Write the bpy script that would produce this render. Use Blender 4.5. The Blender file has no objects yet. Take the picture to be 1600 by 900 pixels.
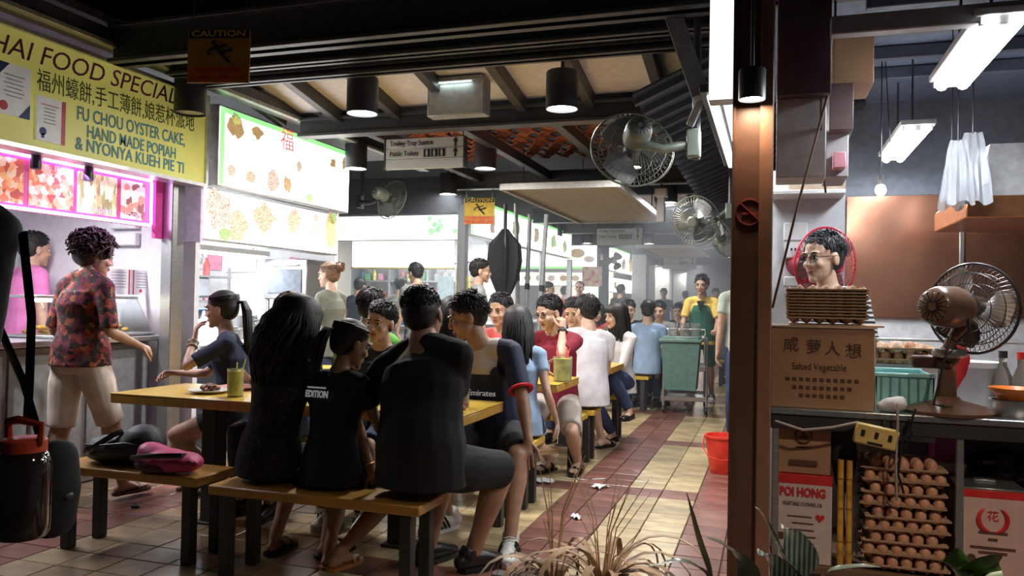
import bpy, bmesh, math, random
import numpy as np
from mathutils import Vector, Matrix, Euler
random.seed(7)
SC = bpy.context.scene
COL = SC.collection
rad = math.radians
# ------------------------------------------------------------------ camera
CAM_Z, FPX = 1.30, 1244.0
cam_d = bpy.data.cameras.new('camera'); cam_d.sensor_width = 36.0
cam_d.lens = FPX / 1600.0 * 36.0; cam_d.clip_start = 0.02; cam_d.clip_end = 200
cam = bpy.data.objects.new('camera', cam_d); COL.objects.link(cam)
CAM_R = Matrix.Rotation(rad(18.1), 4, 'Z') @ Matrix.Rotation(rad(91.0), 4, 'X') @ Matrix.Rotation(rad(1.0), 4, 'Z')
cam.matrix_world = Matrix.Translation((0, 0, CAM_Z)) @ CAM_R
SC.camera = cam
# ------------------------------------------------------------------ world (night) and view
W = bpy.data.worlds.new('night'); SC.world = W; W.use_nodes = True
bg = W.node_tree.nodes['Background']; bg.inputs[0].default_value = (0.16, 0.20, 0.30, 1); bg.inputs[1].default_value = 0.035
SC.view_settings.view_transform = 'Standard'; SC.view_settings.look = 'None'
SC.view_settings.gamma = 1.0; SC.view_settings.use_curve_mapping = False
SC.view_settings.exposure = 0.35
SC.cycles.use_denoising = True
SC.cycles.max_bounces = 6; SC.cycles.transparent_max_bounces = 12
SC.cycles.sample_clamp_indirect = 4.0
# ------------------------------------------------------------------ where a point of the photograph lies in the place
def ray(px, py):
    v = CAM_R.to_3x3() @ Vector(((px - 800) / FPX, (450 - py) / FPX, -1.0))
    return v
def G(px, py, z=0.0):
    v = ray(px, py); t = (z - CAM_Z) / v.z
    return Vector((v.x * t, v.y * t, z))
def PY(px, py, Y):
    v = ray(px, py); t = Y / v.y
    return Vector((v.x * t, Y, CAM_Z + v.z * t))
def PX(px, py, X):
    v = ray(px, py); t = X / v.x
    return Vector((X, v.y * t, CAM_Z + v.z * t))
# ------------------------------------------------------------------ mesh builder
def basis(d, ref=None):
    d = Vector(d).normalized()
    if ref is None:
        ref = Vector((0, 0, 1)) if abs(d.z) < 0.95 else Vector((1, 0, 0))
    ref = Vector(ref)
    y = d.cross(ref)
    if y.length < 1e-5:
        y = d.cross(Vector((0.3, 1, 0.2)))
    y.normalize()
    x = y.cross(d).normalized()
    return x, y, d
class MB:
    def __init__(s): s.v = []; s.f = []; s.m = []; s.cur = 0
    def add(s, vs, fs):
        n = len(s.v); s.v.extend([tuple(p) for p in vs])
        for f in fs: s.f.append(tuple(n + i for i in f)); s.m.append(s.cur)
        return s
    def slot(s, i): s.cur = i; return s
    def box(s, c, d, b=0.0, M=None):
        c = Vector(c); hx, hy, hz = d[0]/2, d[1]/2, d[2]/2
        b = min(b, hx*0.9, hy*0.9, hz*0.9)
        if b <= 0:
            vs = [Vector((x, y, z)) for z in (-hz, hz) for y in (-hy, hy) for x in (-hx, hx)]
            fs = [(0,2,3,1),(4,5,7,6),(0,1,5,4),(2,6,7,3),(0,4,6,2),(1,3,7,5)]
        else:
            vs = []; idx = {}
            for sz in (-1,1):
                for sy in (-1,1):
                    for sx in (-1,1):
                        for k in range(3):
                            p = [sx*hx, sy*hy, sz*hz]
                            for q in range(3):
                                if q != k: p[q] -= (sx,sy,sz)[q]*b
                            idx[(sx,sy,sz,k)] = len(vs); vs.append(Vector(p))
            I = lambda sx,sy,sz,k: idx[(sx,sy,sz,k)]
            fs = []
            for k in range(3):
                a, c2 = (k+1)%3, (k+2)%3
                for sg in (-1,1):
                    q = []
                    for u, w in ((-1,-1),(1,-1),(1,1),(-1,1)):
                        t = [0,0,0]; t[k]=sg; t[a]=u; t[c2]=w; q.append(I(*t,k))
                    fs.append(tuple(q) if sg>0 else tuple(q[::-1]))
                for u in (-1,1):
                    for w in (-1,1):
                        t0=[0,0,0]; t1=[0,0,0]; t0[a]=t1[a]=u; t0[c2]=t1[c2]=w; t0[k]=-1; t1[k]=1
                        q = [I(*t0,a), I(*t1,a), I(*t1,c2), I(*t0,c2)]
                        fs.append(tuple(q) if u*w<0 else tuple(q[::-1]))
            for sx in (-1,1):
                for sy in (-1,1):
                    for sz in (-1,1):
                        q=[I(sx,sy,sz,0),I(sx,sy,sz,1),I(sx,sy,sz,2)]
                        fs.append(tuple(q) if sx*sy*sz>0 else tuple(q[::-1]))
        if M is not None: vs = [M @ p for p in vs]
        return s.add([p + c for p in vs], fs)
    def tube(s, pts, rs, n=10, ref=None, caps=2, closed=False):
        """loft through pts; rs a radius, a list, or a list of (rx, ry); caps 2 = domed, 1 = flat, 0 = open"""
        pts = [Vector(p) for p in pts]; k = len(pts)
        if not isinstance(rs, (list, tuple)): rs = [rs]*k
        rs = [(r, r) if not isinstance(r, (list, tuple)) else r for r in rs]
        rings = []; xp = None
        for i in range(k):
            if closed: d = pts[(i+1)%k] - pts[i-1]
            else: d = pts[min(i+1,k-1)] - pts[max(i-1,0)]
            if d.length < 1e-7: d = Vector((0,0,1))
            x, y, d = basis(d, ref if ref is not None else xp)
            xp = x
            rings.append((pts[i], x, y, d, rs[i]))
        def ring(p, x, y, r, f=1.0):
            return [p + x*(math.cos(2*math.pi*j/n)*r[0]*f) + y*(math.sin(2*math.pi*j/n)*r[1]*f) for j in range(n)]
        L = []
        if caps == 2 and not closed:
            p, x, y, d, r = rings[0]; m = min(r)
            L.append(('p', p - d*m)); L.append(('r', ring(p - d*m*0.71, x, y, r, 0.7)))
        for p, x, y, d, r in rings: L.append(('r', ring(p, x, y, r)))
        if caps == 2 and not closed:
            p, x, y, d, r = rings[-1]; m = min(r)
            L.append(('r', ring(p + d*m*0.71, x, y, r, 0.7))); L.append(('p', p + d*m))
        vs = []; st = []
        for t, q in L:
            st.append(len(vs)); vs.extend([q] if t == 'p' else q)
        fs = []
        kk = len(L)
        for i in range(kk if closed else kk-1):
            a, b2 = st[i], st[(i+1)%kk]; ta, tb = L[i][0], L[(i+1)%kk][0]
            for j in range(n):
                j2 = (j+1)%n
                if ta == 'p': fs.append((a, b2+j2, b2+j))
                elif tb == 'p': fs.append((a+j, a+j2, b2))
                else: fs.append((a+j, a+j2, b2+j2, b2+j))
        if caps == 1 and not closed:
            fs.append(tuple(st[0]+j for j in range(n))[::-1]); fs.append(tuple(st[-1]+j for j in range(n)))
        return s.add(vs, fs)
    def cyl(s, a, b, r0, r1=None, n=12): return s.tube([a, b], [r0, r0 if r1 is None else r1], n=n, caps=1)
    def lathe(s, prof, c=(0,0,0), n=20, axis=None):
        """prof: (r, z) from bottom to top"""
        c = Vector(c); x, y, d = basis(axis or (0,0,1), (1,0,0))
        vs = []; st = []
        for r, z in prof:
            st.append((len(vs), r < 1e-5))
            if r < 1e-5: vs.append(c + d*z)
            else: vs.extend(c + d*z + x*(math.cos(2*math.pi*j/n)*r) + y*(math.sin(2*math.pi*j/n)*r) for j in range(n))
        fs = []
        for i in range(len(prof)-1):
            (a, pa), (b, pb) = st[i], st[i+1]
            for j in range(n):
                j2 = (j+1)%n
                if pa and pb: continue
                if pa: fs.append((a, b+j2, b+j))
                elif pb: fs.append((a+j, a+j2, b))
                else: fs.append((a+j, a+j2, b+j2, b+j))
        return s.add(vs, fs)
    def ell(s, c, r, M=None, n=12, k=8):
        c = Vector(c); vs = [Vector((0,0,-r[2]))]
        for i in range(1, k):
            t = -math.pi/2 + math.pi*i/k
            for j in range(n):
                a = 2*math.pi*j/n
                vs.append(Vector((r[0]*math.cos(t)*math.cos(a), r[1]*math.cos(t)*math.sin(a), r[2]*math.sin(t))))
        vs.append(Vector((0,0,r[2]))); fs = []
        for j in range(n):
            j2 = (j+1)%n
            fs.append((0, 1+j2, 1+j)); e = len(vs)-1; b = 1+(k-2)*n; fs.append((b+j, b+j2, e))
        for i in range(k-2):
            a, b = 1+i*n, 1+(i+1)*n
            for j in range(n): j2=(j+1)%n; fs.append((a+j, a+j2, b+j2, b+j))
        if M is not None: vs = [M @ v for v in vs]
        return s.add([v + c for v in vs], fs)
    def prism(s, poly, o, u, w, t):
        """flat polygon (2-D) at o along u, w, thickened by the vector t"""
        o, u, w, t = Vector(o), Vector(u), Vector(w), Vector(t); n = len(poly)
        a = [o + u*x + w*y for x, y in poly]
        vs = a + [p + t for p in a]
        fs = [tuple(range(n))[::-1], tuple(range(n, 2*n))] + [(i, (i+1)%n, n+(i+1)%n, n+i) for i in range(n)]
        return s.add(vs, fs)
    def mesh(s, name='m', mats=None, smooth=None):
        me = bpy.data.meshes.new(name); me.from_pydata(s.v, [], s.f)
        for m in (mats or []): me.materials.append(m)
        if mats and len(mats) > 1: me.polygons.foreach_set('material_index', s.m)
        bm = bmesh.new(); bm.from_mesh(me); bmesh.ops.recalc_face_normals(bm, faces=bm.faces); bm.to_mesh(me); bm.free()
        if smooth:
            me.polygons.foreach_set('use_smooth', [True]*len(me.polygons))
            me.set_sharp_from_angle(angle=rad(smooth))
        me.update(); return me
    def build(s, name, mat, parent=None, smooth=40, loc=None, **props):
        mats = mat if isinstance(mat, (list, tuple)) else [mat]
        return link(name, s.mesh(name, mats, smooth), parent, loc, **props)
def link(name, me, parent=None, loc=None, rot=None, **props):
    o = bpy.data.objects.new(name, me); COL.objects.link(o)
    if parent is not None: o.parent = parent
    if loc is not None: o.location = loc
    if rot is not None: o.rotation_euler = rot
    for k, v in props.items(): o[k] = v
    return o
def thing(name, label, category, loc=(0,0,0), rz=0.0, group=None):
    o = bpy.data.objects.new(name, None); COL.objects.link(o); o.empty_display_size = 0.1
    o.location = loc; o.rotation_euler = (0, 0, rz); o['label'] = label; o['category'] = category
    if group: o['group'] = group
    return o
def copy_tree(o, parent=None, **kw):
    c = o.copy(); COL.objects.link(c)
    if parent is not None: c.parent = parent
    for ch in o.children: copy_tree(ch, c)
    for k, v in kw.items():
        if k == 'loc': c.location = v
        elif k == 'rot': c.rotation_euler = v
        else: c[k] = v
    return c
# ------------------------------------------------------------------ a side scene for turning modifiers and text into meshes
TMP = bpy.data.scenes.new('workbench')
def evaluated(o):
    TMP.collection.objects.link(o); vl = TMP.view_layers[0]; vl.update()
    me = bpy.data.meshes.new_from_object(o.evaluated_get(vl.depsgraph))
    TMP.collection.objects.unlink(o); d = o.data; bpy.data.objects.remove(o)
    return me
def remeshed(mb, voxel, smooth=3, mats=()):
    me = bpy.data.meshes.new('t'); me.from_pydata(mb.v, [], mb.f)
    o = bpy.data.objects.new('t', me)
    m = o.modifiers.new('r', 'REMESH'); m.mode = 'VOXEL'; m.voxel_size = voxel; m.use_smooth_shade = True
    if smooth:
        k = o.modifiers.new('s', 'SMOOTH'); k.factor = 0.5; k.iterations = smooth
    out = evaluated(o); bpy.data.meshes.remove(me); out.materials.clear()
    for q in mats: out.materials.append(q)
    return out
def text_mesh(body, mat, width=None, height=0.1, shear=0.0, extrude=0.001, align='CENTER', space=1.0, bold=0.0):
    cu = bpy.data.curves.new('txt', 'FONT'); cu.body = body; cu.size = height*1.4; cu.shear = shear
    cu.extrude = extrude; cu.align_x = align; cu.align_y = 'CENTER'; cu.space_character = space; cu.resolution_u = 3; cu.offset = bold
    me = evaluated(bpy.data.objects.new('txt', cu)); bpy.data.curves.remove(cu)
    n = len(me.vertices)
    if n and width:
        co = np.empty(n*3, np.float32); me.vertices.foreach_get('co', co); co = co.reshape(-1, 3)
        w = co[:,0].max() - co[:,0].min()
        if w > 1e-4: co[:,0] *= width / w
        me.vertices.foreach_set('co', co.ravel())
    me.materials.clear(); me.materials.append(mat); me.update()
    return me
AXES = {'+X': Matrix(((0,0,1),(1,0,0),(0,1,0))), '-Y': Matrix(((1,0,0),(0,0,-1),(0,1,0))),
        '-X': Matrix(((0,0,-1),(-1,0,0),(0,1,0))), '+Y': Matrix(((-1,0,0),(0,0,1),(0,1,0))), '-Z': Matrix(((1,0,0),(0,-1,0),(0,0,-1)))}
def lettering(parent, body, at, face, mat, name='lettering', tilt=0.0, **kw):
    me = text_mesh(body, mat, **kw)
    o = link(name, me, parent)
    M = AXES[face].to_4x4() @ Matrix.Rotation(tilt, 4, 'Z'); M.translation = Vector(at)
    o.matrix_local = M
    return o
# ------------------------------------------------------------------ materials
MATS = {}
def mat(name, col, rough=0.6, metal=0.0, emit=0.0, var=0.12, scale=18.0, bump=0.0, spec=None, alpha=None, trans=0.0, ecol=None, col2=None, ior=None, coat=0.0, detail=3.0, stretch=None):
    if name in MATS: return MATS[name]
    m = bpy.data.materials.new(name); m.use_nodes = True; nt = m.node_tree; N = nt.nodes; Lk = nt.links
    b = N['Principled BSDF']
    b.inputs['Roughness'].default_value = rough; b.inputs['Metallic'].default_value = metal
    c = Vector(col[:3]); lo = tuple(max(0, x*(1-var)) for x in c); hi = tuple(min(1, x*(1+var)) for x in c)
    if col2 is not None: lo, hi = tuple(c), tuple(col2)
    tc = N.new('ShaderNodeTexCoord'); nz = N.new('ShaderNodeTexNoise'); nz.inputs['Scale'].default_value = scale; nz.inputs['Detail'].default_value = detail
    if stretch:
        mp = N.new('ShaderNodeMapping'); mp.inputs['Scale'].default_value = stretch
        Lk.new(tc.outputs['Object'], mp.inputs[0]); Lk.new(mp.outputs[0], nz.inputs['Vector'])
    else: Lk.new(tc.outputs['Object'], nz.inputs['Vector'])
    rp = N.new('ShaderNodeValToRGB'); rp.color_ramp.elements[0].position = 0.35; rp.color_ramp.elements[1].position = 0.65
    rp.color_ramp.elements[0].color = (*lo, 1); rp.color_ramp.elements[1].color = (*hi, 1)
    Lk.new(nz.outputs['Fac'], rp.inputs[0]); Lk.new(rp.outputs[0], b.inputs['Base Color'])
    if emit > 0:
        b.inputs['Emission Strength'].default_value = emit
        if ecol is not None: b.inputs['Emission Color'].default_value = (*ecol, 1)
        else: Lk.new(rp.outputs[0], b.inputs['Emission Color'])
    if bump:
        bp = N.new('ShaderNodeBump'); bp.inputs['Strength'].default_value = bump; bp.inputs['Distance'].default_value = 0.01
        Lk.new(nz.outputs['Fac'], bp.inputs['Height']); Lk.new(bp.outputs[0], b.inputs['Normal'])
    if spec is not None: b.inputs['Specular IOR Level'].default_value = spec
    if trans: b.inputs['Transmission Weight'].default_value = trans
    if ior: b.inputs['IOR'].default_value = ior
    if coat: b.inputs['Coat Weight'].default_value = coat
    if alpha is not None: b.inputs['Alpha'].default_value = alpha
    MATS[name] = m; return m
def spots(name, base, cols, scale=30.0, rough=0.7, emit=0.0, thr=0.5, vec=None):
    """flat print: several colours in voronoi patches over a base colour"""
    if name in MATS: return MATS[name]
    m = bpy.data.materials.new(name); m.use_nodes = True; nt = m.node_tree; N = nt.nodes; Lk = nt.links; b = N['Principled BSDF']
    tc = N.new('ShaderNodeTexCoord'); vo = N.new('ShaderNodeTexVoronoi'); vo.inputs['Scale'].default_value = scale
    mp = N.new('ShaderNodeMapping'); mp.inputs['Scale'].default_value = vec or (1,1,1)
    nz = N.new('ShaderNodeTexNoise'); nz.inputs['Scale'].default_value = scale*0.8; nz.inputs['Detail'].default_value = 3
    mx = N.new('ShaderNodeMix'); mx.data_type = 'VECTOR'; mx.inputs[0].default_value = 0.06
    Lk.new(tc.outputs['Object'], mp.inputs[0]); Lk.new(mp.outputs[0], nz.inputs['Vector'])
    Lk.new(mp.outputs[0], mx.inputs[4]); Lk.new(nz.outputs['Color'], mx.inputs[5]); Lk.new(mx.outputs[1], vo.inputs['Vector'])
    rp = N.new('ShaderNodeValToRGB'); rp.color_ramp.interpolation = 'CONSTANT'
    E = rp.color_ramp.elements; n = len(cols)+1
    E[0].position = 0; E[0].color = (*base, 1); E[1].position = thr; E[1].color = (*cols[0], 1)
    for i, c in enumerate(cols[1:]):
        e = E.new(thr + (1-thr)*(i+1)/len(cols)); e.color = (*c, 1)
    sp = N.new('ShaderNodeSeparateColor'); Lk.new(vo.outputs['Color'], sp.inputs[0]); Lk.new(sp.outputs[0], rp.inputs[0])
    Lk.new(rp.outputs[0], b.inputs['Base Color']); b.inputs['Roughness'].default_value = rough
    if emit: Lk.new(rp.outputs[0], b.inputs['Emission Color']); b.inputs['Emission Strength'].default_value = emit
    MATS[name] = m; return m
def stripes(name, c1, c2, scale, axis='Z', rough=0.8):
    if name in MATS: return MATS[name]
    m = bpy.data.materials.new(name); m.use_nodes = True; nt = m.node_tree; N = nt.nodes; Lk = nt.links; b = N['Principled BSDF']
    tc = N.new('ShaderNodeTexCoord'); w = N.new('ShaderNodeTexWave'); w.bands_direction = axis; w.inputs['Scale'].default_value = scale
    w.inputs['Distortion'].default_value = 0.6
    rp = N.new('ShaderNodeValToRGB'); rp.color_ramp.elements[0].position = 0.46; rp.color_ramp.elements[1].position = 0.54
    rp.color_ramp.elements[0].color = (*c1, 1); rp.color_ramp.elements[1].color = (*c2, 1)
    Lk.new(tc.outputs['Object'], w.inputs['Vector']); Lk.new(w.outputs['Fac'], rp.inputs[0]); Lk.new(rp.outputs[0], b.inputs['Base Color'])
    b.inputs['Roughness'].default_value = rough; MATS[name] = m; return m
def glow(name, col, strength):
    if name in MATS: return MATS[name]
    m = mat(name, col, rough=0.5, emit=strength, var=0.02); return m
def area(name, loc, size, power, col=(1,1,1), rot=(0,0,0), parent=None, size_y=None, shape=None, spread=180):
    l = bpy.data.lights.new(name, 'AREA'); l.energy = power; l.color = col; l.size = size; l.spread = rad(spread)
    if size_y: l.shape = 'RECTANGLE'; l.size_y = size_y
    if shape: l.shape = shape
    o = bpy.data.objects.new(name, l); COL.objects.link(o); o.location = loc; o.rotation_euler = rot
    if parent is not None: o.parent = parent
    return o
M_DARK = mat('dark painted steel', (0.030, 0.031, 0.036), 0.45, var=0.25)
M_STEEL = mat('brushed steel', (0.50, 0.50, 0.50), 0.32, 0.9, var=0.15, stretch=(1, 1, 30))
M_GREYSTEEL = mat('grey painted steel', (0.30, 0.32, 0.33), 0.45, 0.3)
M_BLACK = mat('black plastic', (0.012, 0.012, 0.013), 0.4)
M_WHITE = mat('white plastic', (0.72, 0.73, 0.74), 0.4, var=0.05)
# ================================================================== FLOOR
M_GROUT = mat('dark grout', (0.045, 0.032, 0.026), 0.8)
FLOOR = MB().box((-1.6, 19.0, -0.04), (11.2, 44.0, 0.06)).build('floor', M_GROUT, kind='structure')
TILE = {}
for nm, c in (('red', (0.205, 0.085, 0.065)), ('tan', (0.46, 0.35, 0.19)), ('brown', (0.30, 0.215, 0.13))):
    TILE[nm] = [mat('%s floor tile %d' % (nm, i), tuple(x*k for x in c), 0.30, var=0.22, scale=7.0, bump=0.08) for i, k in enumerate((0.86, 1.0, 1.1))]
def tile_rows():
    out = []; y = 5.43 - 2.05*2
    while y < 40:
        out.append((y, y+0.25, True)); y += 0.25
        for _ in range(9): out.append((y, y+0.2, False)); y += 0.2
    return out
def tile_cols():
    out = [(-1.33, -1.14, 'band'), (-1.14, -0.95, 'band'), (-0.95, -0.71, 'block'), (-0.71, -0.47, 'block')]
    x = -0.47
    while x < 2.6: out.append((x, x+0.24, 'edge')); x += 0.24
    x = -1.33; k = 0
    while x > -6.9: out.append((x-0.24, x, 'left%d' % k)); x -= 0.24; k += 1
    return out
tiles = []
_inv = cam.matrix_world.inverted()
for (y0, y1, band) in tile_rows():
    for (x0, x1, z) in tile_cols():
        if z == 'band' or z == 'edge' or (band and z == 'block'): kind = 'red'
        elif z == 'block': kind = 'tan'
        else:
            k = int(z[4:]); kind = 'red' if k in (9, 10) or (band and k < 4) else ('tan' if k < 3 else 'brown')
        c = Vector(((x0+x1)/2, (y0+y1)/2, 0)); q = _inv @ c
        vis = q.z < -0.5 and abs(q.x/-q.z) < 0.68 and -0.40 < q.y/-q.z < 0.2 and not (x0 > 0.0 and y0 > 3.2)
        tiles.append((vis, c.length, x0, x1, y0, y1, kind))
tiles.sort(key=lambda t: (not t[0], t[1]))
_tm = {}; far = {}
rnd = random.Random(3)
for i, (vis, dist, x0, x1, y0, y1, kind) in enumerate(tiles):
    w, d = x1-x0-0.006, y1-y0-0.006
    v = rnd.randrange(3)
    if vis and i < 300:
        key = (round(w, 3), round(d, 3), kind, v)
        if key not in _tm: _tm[key] = MB().box((0, 0, -0.006), (w, d, 0.012), 0.003).mesh('tile', [TILE[kind][v]])
        link('tile', _tm[key], FLOOR, ((x0+x1)/2, (y0+y1)/2, rnd.uniform(-0.0012, 0.0008)))
    else:
        far.setdefault((kind, v), MB()).box(((x0+x1)/2, (y0+y1)/2, -0.006), (w, d, 0.012))
allfar = MB(); fm = []
for i, ((kind, v), b) in enumerate(sorted(far.items(), key=lambda t: t[0])):
    allfar.slot(i).add(b.v, b.f); fm.append(TILE[kind][v])
allfar.build('tile', fm, FLOOR, None, kind='stuff')
# ================================================================== ROOF
M_CEIL = mat('dark roof deck', (0.022, 0.023, 0.028), 0.8)
M_CEILW = mat('off white soffit board', (0.82, 0.81, 0.84), 0.8, var=0.05)
M_BEAM = mat('dark grey beam paint', (0.050, 0.052, 0.058), 0.42, var=0.2)
M_TERRA = [mat('terracotta roof tile %d' % i, c, 0.75, var=0.3, scale=12) for i, c in enumerate(((0.36, 0.115, 0.06), (0.30, 0.09, 0.05), (0.42, 0.15, 0.08)))]
CEIL = MB().box((-2.0, 19.0, 3.42), (11.0, 44.0, 0.06)).build('ceiling', M_CEIL, kind='structure')
ntrim = [0]
def trim(bx, m=None, smooth=None):
    ntrim[0] += 1
    return bx.build('trim_%d' % ntrim[0], m or M_BEAM, None, smooth, kind='structure')
def soffit(y0, z0, y1, z1, xa, xb, step, m=M_CEILW):
    """boards between sloping rafters; boards and rafters are parts of the ceiling"""
    L = math.hypot(y1-y0, z1-z0); a = math.atan2(z1-z0, y1-y0); Rm = Matrix.Rotation(a, 3, 'X')
    bm_ = MB().box((0,0,0), (step-0.004, L, 0.02)).mesh('soffit_board', [m])
    rm_ = MB().box((0,0,0), (0.075, L, 0.11), 0.004).mesh('rafter', [M_BEAM])
    x = xa
    while x < xb:
        link('soffit_board', bm_, CEIL, (x+step/2, (y0+y1)/2, (z0+z1)/2 + 0.06), (a, 0, 0))
        link('rafter', rm_, CEIL, (x, (y0+y1)/2, (z0+z1)/2), (a, 0, 0)); x += step
def beam_x(y, z0, z1, t=0.12, xa=-3.93, xb=0.6):
    """an I-beam across the hall"""
    b = MB().box(((xa+xb)/2, y, (z0+z1)/2), (xb-xa, t*0.35, z1-z0)).box(((xa+xb)/2, y, z0+0.012), (xb-xa, t, 0.024), 0.003).box(((xa+xb)/2, y, z1-0.012), (xb-xa, t, 0.024), 0.003)
    return trim(b)
beam_x(3.95, 2.74, 2.98, 0.16)
beam_x(4.42, 2.80, 2.90, 0.10)
beam_x(4.72, 2.80, 2.87, 0.10)
soffit(4.5, 3.12, 6.0, 2.86, -4.1, -0.25, 0.55)
beam_x(6.02, 2.70, 2.86, 0.14)
# terracotta tiles seen from below, course by course
tile_me = []
for m in M_TERRA:
    b = MB(); n = 6; w, L = 0.245, 0.31
    for sgn, off in ((1, 0.0),):
        top = []; bot = []
        for i in range(n+1):
            u = -w/2 + w*i/n; h = 0.030*math.cos(math.pi*(i/n-0.5)*1.6)
            top.append((u, h+0.014)); bot.append((u, h))
        poly = top + bot[::-1]
        b.prism(poly, (0, -L/2, 0), (1,0,0), (0,0,1), (0, L, 0))
    tile_me.append(b.mesh('roof_tile', [m], 30))
def terracotta(y0, z0, y1, z1, xa, xb):
    a = math.atan2(z1-z0, y1-y0); n = int((y1-y0)/0.26); rn = random.Random(5)
    for k in range(n):
        y = y0 + 0.26*(k+0.5); z = z0 + (z1-z0)*(k+0.5)/n
        x = xa + (0.1 if k % 2 else 0)
        while x < xb:
            link('roof_tile', rn.choice(tile_me), CEIL, (x, y, z + rn.uniform(-0.004, 0.004)), (a+0.10, 0, rn.uniform(-0.02, 0.02))); x += 0.225
def batten(x, y0, y1, z): trim(MB().box((x, (y0+y1)/2, z), (0.09, y1-y0, 0.10), 0.004))
terracotta(6.35, 2.93, 9.2, 3.0, -3.4, -0.7)
for x in (-3.5, -2.6, -1.75, -0.75): batten(x, 6.1, 9.3, 2.84)
beam_x(9.32, 2.70, 2.90, 0.14)
# the next bay of the hall repeats the first
for dy in (9.2,):
    beam_x(3.95+dy, 2.66, 2.90, 0.16); soffit(4.5+dy, 3.12, 6.0+dy, 2.86, -4.1, -0.25, 0.55); beam_x(6.02+dy, 2.66, 2.86, 0.14)
    terracotta(6.2+dy, 2.93, 7.8+dy, 2.98, -3.0, -0.9); beam_x(9.32+dy, 2.62, 2.90, 0.14)
for y in (23, 27, 31, 35): beam_x(y, 2.6, 2.9, 0.2)
# eave beams over the stalls, running with the aisle
trim(MB().box((-3.98, 4.9, 2.90), (0.10, 7.6, 0.12), 0.006))
trim(MB().box((-3.93, 4.9, 2.855), (0.06, 7.6, 0.03), 0.004), mat('pale galvanised strip', (0.34, 0.35, 0.33), 0.4, 0.4))
trim(MB().box((-5.4, 4.9, 3.02), (2.9, 7.6, 0.05)))
trim(MB().box((-0.42, 8.5, 2.93), (0.12, 13.0, 0.16), 0.006))
# ribbed metal awning over the right-hand row
M_RIB = mat('blue grey ribbed sheet', (0.10, 0.115, 0.15), 0.4, 0.5)
aw = MB().box((0, 0, 0), (1.7, 13.0, 0.012), M=Matrix.Rotation(-0.42, 3, 'Y')).build('trim_90', M_RIB, None, None, loc=(-0.05, 11.3, 2.92), kind='structure')
rib = MB().box((0, 0, -0.022), (1.7, 0.05, 0.03), M=Matrix.Rotation(-0.42, 3, 'Y')).mesh('rib', [M_RIB])
y = -6.4
while y < 6.4: link('rib', rib, aw, (0, y, -0.012)); y += 0.27
# hanging slatted soffits
M_SLAT = mat('weathered cream slat', (0.42, 0.38, 0.30), 0.7)
def slat_panel(x0, x1, y0, y1, z, n, lab):
    r = thing('slatted_soffit', lab, 'ceiling panel', ((x0+x1)/2, (y0+y1)/2, z))
    w, L = x1-x0, y1-y0
    f = MB()
    for s in (-1, 1): f.box((s*w/2, 0, 0.02), (0.05, L, 0.07), 0.004); f.box((0, s*L/2, 0.02), (w, 0.05, 0.07), 0.004)
    f.build('frame', mat('grey soffit frame', (0.40, 0.40, 0.38), 0.5), r)
    sm = MB().box((0,0,0), (w-0.05, L/n-0.006, 0.016), 0.002).mesh('slat', [M_SLAT])
    for i in range(n): link('slat', sm, r, (0, -L/2 + L*(i+0.5)/n, 0.03))
    h = MB()
    for s in (-1, 1):
        for t in (-1, 1): h.cyl((s*w*0.4, t*L*0.4, 0.04), (s*w*0.4, t*L*0.4, 3.39-z), 0.008, n=6)
    h.build('hanger', M_DARK, r); return r
slat_panel(-2.75, -1.50, 8.0, 11.6, 2.50, 26, 'long cream slatted panel hung behind the big wall fan')
slat_panel(-2.75, -1.50, 16.9, 20.4, 2.50, 20, 'far cream slatted panel hung over the end of the aisle')
# ================================================================== WALLS
M_FARW = mat('dusky blue grey wall', (0.075, 0.085, 0.105), 0.7)
M_CREAM = mat('cream wall paint', (0.62, 0.60, 0.55), 0.6, var=0.06)
def wall(name, c, d, m): return MB().box(c, d).build(name, m, None, None, kind='structure')
wall('wall_back', (-2.0, 40.5, 1.7), (11.0, 0.15, 3.5), M_FARW)
wall('wall_left', (-7.1, 19.0, 1.7), (0.12, 44.0, 3.5), M_CREAM)
wall('wall_right', (3.5, 19.0, 1.7), (0.12, 44.0, 3.5), mat('dark right wall', (0.10, 0.10, 0.11), 0.7))
# far pale columns and shutters on the left of the aisle
M_COL = mat('pale column paint', (0.50, 0.52, 0.54), 0.55)
for i, (px, Y, w) in enumerate(((1000, 22.5, 0.42), (1036, 27.5, 0.5), (1062, 33.0, 0.5))):
    p = PY(px, 470, Y); MB().box((p.x, Y, 1.35), (w, w, 2.7), 0.02).box((p.x, Y, 0.08), (w+0.08, w+0.08, 0.16), 0.01).build('trim_%d' % (60+i), M_COL, None, None, kind='structure')

# thin cooking smoke hanging in the far half of the hall
def haze(name, c, d, density, label):
    m = bpy.data.materials.new(name); m.use_nodes = True; N = m.node_tree.nodes; N.clear()
    o = N.new('ShaderNodeOutputMaterial'); v = N.new('ShaderNodeVolumeScatter'); v.inputs['Color'].default_value = (0.80, 0.88, 1.0, 1); v.inputs['Density'].default_value = density; v.inputs['Anisotropy'].default_value = 0.25
    m.node_tree.links.new(v.outputs[0], o.inputs['Volume'])
    b = MB().box(c, d).build('cooking_smoke', m, None, None, kind='stuff'); b['label'] = label; b['category'] = 'smoke'; return b
haze('smoke', (-1.9, 24.0, 1.69), (9.9, 31.0, 3.36), 0.034, 'thin bluish cooking smoke hanging over the far half of the aisle')
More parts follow.
